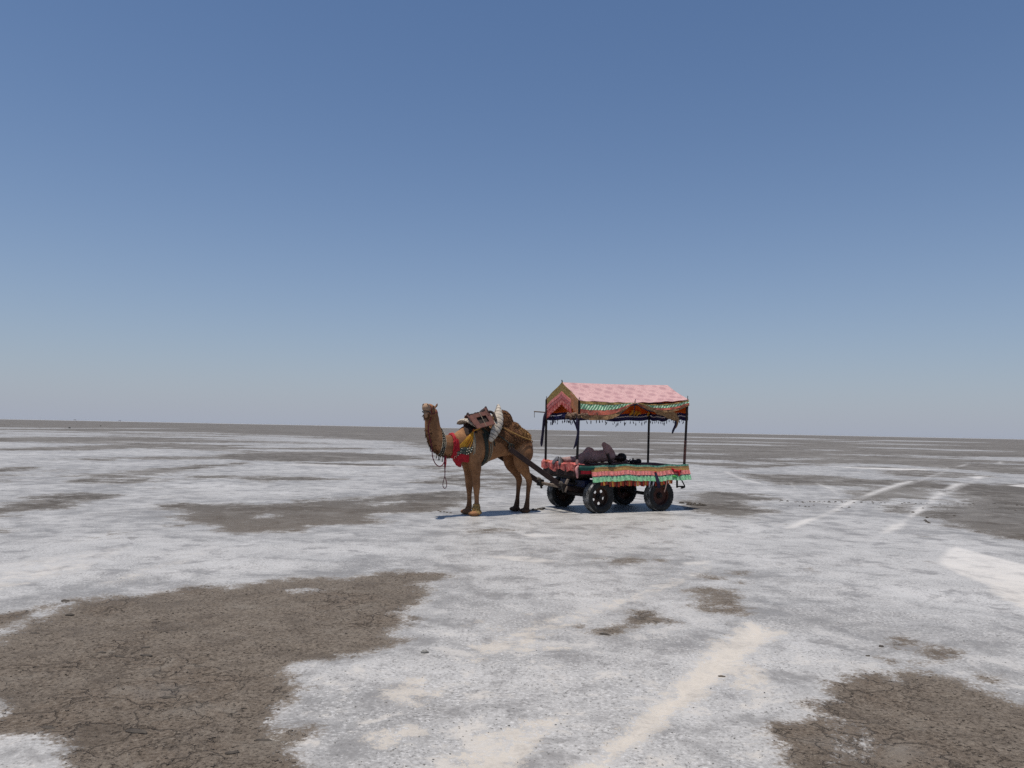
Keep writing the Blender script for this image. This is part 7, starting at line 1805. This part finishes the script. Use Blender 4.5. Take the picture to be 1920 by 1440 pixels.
clod('dark_clod', 8.256, 18.945, 0.032, 0.022, 0.016, 2.71, M_darkc, 'dark clod in the long line of clods strewn across the plain right of the cart', 'clod', 'line of dark clods right of the cart')
clod('dark_clod', 12.337, 18.996, 0.032, 0.022, 0.013, 0.1, M_darkc, 'dark clod in the long line of clods strewn across the plain right of the cart', 'clod', 'line of dark clods right of the cart')
clod('dark_clod', 13.256, 20.337, 0.028, 0.02, 0.012, 0.12, M_darkc, 'dark clod in the long line of clods strewn across the plain right of the cart', 'clod', 'line of dark clods right of the cart')
clod('dark_clod', 12.125, 20.525, 0.045, 0.031, 0.015, 2.35, M_darkc, 'dark clod in the long line of clods strewn across the plain right of the cart', 'clod', 'line of dark clods right of the cart')
clod('dark_clod', 8.029, 19.235, 0.013, 0.01, 0.006, 2.93, M_darkc, 'dark clod in the long line of clods strewn across the plain right of the cart', 'clod', 'line of dark clods right of the cart')
clod('dark_clod', 13.522, 20.542, 0.033, 0.029, 0.013, 3.0, M_darkc, 'dark clod in the long line of clods strewn across the plain right of the cart', 'clod', 'line of dark clods right of the cart')
clod('dark_clod', 8.912, 20.239, 0.022, 0.018, 0.008, 0.73, M_darkc, 'dark clod in the long line of clods strewn across the plain right of the cart', 'clod', 'line of dark clods right of the cart')
clod('dark_clod', 12.545, 20.618, 0.011, 0.006, 0.003, 2.85, M_darkc, 'dark clod in the long line of clods strewn across the plain right of the cart', 'clod', 'line of dark clods right of the cart')
clod('dark_clod', 7.543, 20.016, 0.034, 0.03, 0.01, 0.56, M_darkc, 'dark clod in the long line of clods strewn across the plain right of the cart', 'clod', 'line of dark clods right of the cart')
clod('dark_clod', 7.203, 18.952, 0.032, 0.024, 0.015, 1.35, M_darkc, 'dark clod in the long line of clods strewn across the plain right of the cart', 'clod', 'line of dark clods right of the cart')
clod('dark_clod', 9.235, 20.449, 0.038, 0.019, 0.019, 0.5, M_darkc, 'dark clod in the long line of clods strewn across the plain right of the cart', 'clod', 'line of dark clods right of the cart')
clod('dark_clod', 12.338, 20.721, 0.033, 0.028, 0.013, 2.25, M_darkc, 'dark clod in the long line of clods strewn across the plain right of the cart', 'clod', 'line of dark clods right of the cart')
clod('dark_clod', 9.648, 20.381, 0.011, 0.01, 0.005, 1.4, M_darkc, 'dark clod in the long line of clods strewn across the plain right of the cart', 'clod', 'line of dark clods right of the cart')
clod('dark_clod', 10.864, 19.135, 0.02, 0.012, 0.006, 0.42, M_darkc, 'dark clod in the long line of clods strewn across the plain right of the cart', 'clod', 'line of dark clods right of the cart')
clod('dark_clod', 11.719, 19.034, 0.021, 0.015, 0.011, 0.47, M_darkc, 'dark clod in the long line of clods strewn across the plain right of the cart', 'clod', 'line of dark clods right of the cart')
clod('dark_clod', 9.451, 20.241, 0.02, 0.017, 0.01, 1.84, M_darkc, 'dark clod in the long line of clods strewn across the plain right of the cart', 'clod', 'line of dark clods right of the cart')
clod('dark_clod', 7.346, 19.078, 0.014, 0.011, 0.005, 1.31, M_darkc, 'dark clod in the long line of clods strewn across the plain right of the cart', 'clod', 'line of dark clods right of the cart')
clod('dark_clod', 8.113, 20.378, 0.023, 0.02, 0.01, 0.59, M_darkc, 'dark clod in the long line of clods strewn across the plain right of the cart', 'clod', 'line of dark clods right of the cart')
clod('dark_clod', 12.303, 19.189, 0.018, 0.016, 0.009, 0.95, M_darkc, 'dark clod in the long line of clods strewn across the plain right of the cart', 'clod', 'line of dark clods right of the cart')
clod('dark_clod', 9.927, 20.291, 0.012, 0.008, 0.006, 1.49, M_darkc, 'dark clod in the long line of clods strewn across the plain right of the cart', 'clod', 'line of dark clods right of the cart')
clod('dark_clod', 13.465, 20.663, 0.028, 0.021, 0.013, 0.02, M_darkc, 'dark clod in the long line of clods strewn across the plain right of the cart', 'clod', 'line of dark clods right of the cart')
clod('dark_clod', 9.426, 20.603, 0.021, 0.014, 0.007, 1.68, M_darkc, 'dark clod in the long line of clods strewn across the plain right of the cart', 'clod', 'line of dark clods right of the cart')
clod('dark_clod', 8.711, 20.422, 0.032, 0.029, 0.014, 1.94, M_darkc, 'dark clod in the long line of clods strewn across the plain right of the cart', 'clod', 'line of dark clods right of the cart')
clod('dark_clod', 8.475, 20.314, 0.015, 0.009, 0.007, 0.39, M_darkc, 'dark clod in the long line of clods strewn across the plain right of the cart', 'clod', 'line of dark clods right of the cart')
clod('dark_clod', 8.540, 20.406, 0.04, 0.026, 0.02, 0.84, M_darkc, 'dark clod in the long line of clods strewn across the plain right of the cart', 'clod', 'line of dark clods right of the cart')
clod('dark_clod', 8.418, 20.330, 0.018, 0.016, 0.007, 2.8, M_darkc, 'dark clod in the long line of clods strewn across the plain right of the cart', 'clod', 'line of dark clods right of the cart')
clod('dark_clod', 7.180, 18.975, 0.017, 0.015, 0.007, 2.11, M_darkc, 'dark clod in the long line of clods strewn across the plain right of the cart', 'clod', 'line of dark clods right of the cart')
clod('dark_clod', 9.483, 20.330, 0.028, 0.024, 0.011, 1.22, M_darkc, 'dark clod in the long line of clods strewn across the plain right of the cart', 'clod', 'line of dark clods right of the cart')
clod('dark_clod', 10.161, 19.133, 0.03, 0.022, 0.015, 2.55, M_darkc, 'dark clod in the long line of clods strewn across the plain right of the cart', 'clod', 'line of dark clods right of the cart')
clod('dark_clod', 8.669, 20.259, 0.018, 0.01, 0.008, 0.17, M_darkc, 'dark clod in the long line of clods strewn across the plain right of the cart', 'clod', 'line of dark clods right of the cart')
clod('dark_clod', 11.297, 20.424, 0.031, 0.028, 0.014, 1.58, M_darkc, 'dark clod in the long line of clods strewn across the plain right of the cart', 'clod', 'line of dark clods right of the cart')
clod('dark_clod', 12.171, 20.396, 0.022, 0.014, 0.009, 0.66, M_darkc, 'dark clod in the long line of clods strewn across the plain right of the cart', 'clod', 'line of dark clods right of the cart')
clod('dark_clod', 10.476, 20.639, 0.027, 0.021, 0.01, 2.07, M_darkc, 'dark clod in the long line of clods strewn across the plain right of the cart', 'clod', 'line of dark clods right of the cart')
clod('dark_clod', 9.719, 20.481, 0.017, 0.012, 0.008, 1.02, M_darkc, 'dark clod in the long line of clods strewn across the plain right of the cart', 'clod', 'line of dark clods right of the cart')
clod('dark_clod', 10.797, 19.214, 0.014, 0.011, 0.005, 1.86, M_darkc, 'dark clod in the long line of clods strewn across the plain right of the cart', 'clod', 'line of dark clods right of the cart')
clod('dark_clod', 10.579, 20.103, 0.013, 0.011, 0.006, 0.18, M_darkc, 'dark clod in the long line of clods strewn across the plain right of the cart', 'clod', 'line of dark clods right of the cart')
clod('dark_clod', 13.018, 20.921, 0.046, 0.032, 0.015, 2.2, M_darkc, 'dark clod in the long line of clods strewn across the plain right of the cart', 'clod', 'line of dark clods right of the cart')
clod('dark_clod', 9.840, 20.148, 0.011, 0.007, 0.004, 2.72, M_darkc, 'dark clod in the long line of clods strewn across the plain right of the cart', 'clod', 'line of dark clods right of the cart')
clod('dark_clod', 11.700, 20.400, 0.016, 0.012, 0.005, 0.24, M_darkc, 'dark clod in the long line of clods strewn across the plain right of the cart', 'clod', 'line of dark clods right of the cart')
clod('dark_clod', 7.404, 20.153, 0.031, 0.025, 0.011, 1.33, M_darkc, 'dark clod in the long line of clods strewn across the plain right of the cart', 'clod', 'line of dark clods right of the cart')
clod('dark_clod', 7.521, 20.305, 0.021, 0.012, 0.01, 1.13, M_darkc, 'dark clod in the long line of clods strewn across the plain right of the cart', 'clod', 'line of dark clods right of the cart')
clod('dark_clod', 7.759, 20.526, 0.018, 0.015, 0.007, 0.25, M_darkc, 'dark clod in the long line of clods strewn across the plain right of the cart', 'clod', 'line of dark clods right of the cart')
clod('dark_clod', 7.030, 20.238, 0.022, 0.013, 0.009, 1.76, M_darkc, 'dark clod in the long line of clods strewn across the plain right of the cart', 'clod', 'line of dark clods right of the cart')
clod('dark_clod', 8.333, 20.298, 0.042, 0.038, 0.018, 0.25, M_darkc, 'dark clod in the long line of clods strewn across the plain right of the cart', 'clod', 'line of dark clods right of the cart')
clod('dark_clod', 7.610, 20.256, 0.031, 0.026, 0.013, 0.28, M_darkc, 'dark clod in the long line of clods strewn across the plain right of the cart', 'clod', 'line of dark clods right of the cart')
clod('dark_clod', 7.555, 19.339, 0.031, 0.02, 0.013, 2.87, M_darkc, 'dark clod in the long line of clods strewn across the plain right of the cart', 'clod', 'line of dark clods right of the cart')
clod('dark_clod', 7.169, 20.542, 0.048, 0.029, 0.019, 2.57, M_darkc, 'dark clod in the long line of clods strewn across the plain right of the cart', 'clod', 'line of dark clods right of the cart')
clod('dark_clod', 7.766, 20.310, 0.019, 0.017, 0.007, 1.72, M_darkc, 'dark clod in the long line of clods strewn across the plain right of the cart', 'clod', 'line of dark clods right of the cart')
clod('dark_clod', 7.533, 20.419, 0.025, 0.02, 0.012, 2.57, M_darkc, 'dark clod in the long line of clods strewn across the plain right of the cart', 'clod', 'line of dark clods right of the cart')
clod('dark_clod', 8.076, 20.394, 0.021, 0.018, 0.009, 1.48, M_darkc, 'dark clod in the long line of clods strewn across the plain right of the cart', 'clod', 'line of dark clods right of the cart')
clod('dark_clod', 7.648, 18.934, 0.014, 0.009, 0.005, 0.56, M_darkc, 'dark clod in the long line of clods strewn across the plain right of the cart', 'clod', 'line of dark clods right of the cart')
clod('dark_clod', 6.556, 18.838, 0.017, 0.013, 0.007, 0.71, M_darkc, 'dark clod in the long line of clods strewn across the plain right of the cart', 'clod', 'line of dark clods right of the cart')
clod('dark_clod', 7.500, 20.239, 0.017, 0.011, 0.005, 0.66, M_darkc, 'dark clod in the long line of clods strewn across the plain right of the cart', 'clod', 'line of dark clods right of the cart')
clod('dark_clod', 7.571, 20.150, 0.017, 0.01, 0.007, 1.83, M_darkc, 'dark clod in the long line of clods strewn across the plain right of the cart', 'clod', 'line of dark clods right of the cart')
clod('dark_clod', 6.757, 18.902, 0.025, 0.017, 0.008, 2.36, M_darkc, 'dark clod in the long line of clods strewn across the plain right of the cart', 'clod', 'line of dark clods right of the cart')
clod('dark_clod', 7.716, 19.085, 0.011, 0.008, 0.004, 1.48, M_darkc, 'dark clod in the long line of clods strewn across the plain right of the cart', 'clod', 'line of dark clods right of the cart')
clod('dark_clod', 7.094, 19.065, 0.034, 0.019, 0.015, 1.02, M_darkc, 'dark clod in the long line of clods strewn across the plain right of the cart', 'clod', 'line of dark clods right of the cart')
clod('dark_clod', 8.029, 20.293, 0.013, 0.011, 0.005, 1.62, M_darkc, 'dark clod in the long line of clods strewn across the plain right of the cart', 'clod', 'line of dark clods right of the cart')
clod('dark_clod', 8.280, 20.465, 0.03, 0.016, 0.014, 1.66, M_darkc, 'dark clod in the long line of clods strewn across the plain right of the cart', 'clod', 'line of dark clods right of the cart')
clod('dark_clod', 7.396, 20.198, 0.023, 0.02, 0.011, 0.87, M_darkc, 'dark clod in the long line of clods strewn across the plain right of the cart', 'clod', 'line of dark clods right of the cart')
clod('dark_clod', 7.037, 20.328, 0.021, 0.012, 0.007, 0.57, M_darkc, 'dark clod in the long line of clods strewn across the plain right of the cart', 'clod', 'line of dark clods right of the cart')
clod('dark_clod', 8.260, 20.516, 0.018, 0.016, 0.007, 1.62, M_darkc, 'dark clod in the long line of clods strewn across the plain right of the cart', 'clod', 'line of dark clods right of the cart')
clod('dark_clod', 7.591, 20.116, 0.027, 0.019, 0.009, 1.52, M_darkc, 'dark clod in the long line of clods strewn across the plain right of the cart', 'clod', 'line of dark clods right of the cart')
clod('dark_clod', 7.259, 20.340, 0.047, 0.031, 0.019, 0.95, M_darkc, 'dark clod in the long line of clods strewn across the plain right of the cart', 'clod', 'line of dark clods right of the cart')
clod('dark_clod', 8.728, 16.356, 0.04, 0.03, 0.02, 0.3, M_darkc, 'dark clod on the salt at the tip of the right hand mud patch', 'clod', 'clods at the tip of the right hand mud patch')
clod('dark_clod', 8.601, 16.057, 0.04, 0.03, 0.02, 0.3, M_darkc, 'dark clod on the salt at the tip of the right hand mud patch', 'clod', 'clods at the tip of the right hand mud patch')
clod('dark_clod', 8.543, 15.867, 0.04, 0.03, 0.02, 0.3, M_darkc, 'dark clod on the salt at the tip of the right hand mud patch', 'clod', 'clods at the tip of the right hand mud patch')
clod('dark_clod', 9.334, 18.020, 0.04, 0.03, 0.02, 0.3, M_darkc, 'dark clod on the salt at the tip of the right hand mud patch', 'clod', 'clods at the tip of the right hand mud patch')
clod('dark_clod', 9.053, 16.899, 0.04, 0.03, 0.02, 0.3, M_darkc, 'dark clod on the salt at the tip of the right hand mud patch', 'clod', 'clods at the tip of the right hand mud patch')
clod('dark_clod', 9.917, 17.357, 0.04, 0.03, 0.02, 0.3, M_darkc, 'dark clod on the salt at the tip of the right hand mud patch', 'clod', 'clods at the tip of the right hand mud patch')
shelter(-1464.5, 2600.0, 'left of the two tiny open shelters far out on the horizon')
shelter(-1263.2, 2500.0, 'right of the two tiny open shelters far out on the horizon')
bush(-131.5, 248.3, 'right of two tiny dark bushes on the far plain below the horizon shelters')
bush(-94.1, 165.2, 'left of two tiny dark bushes on the far plain below the horizon shelters')
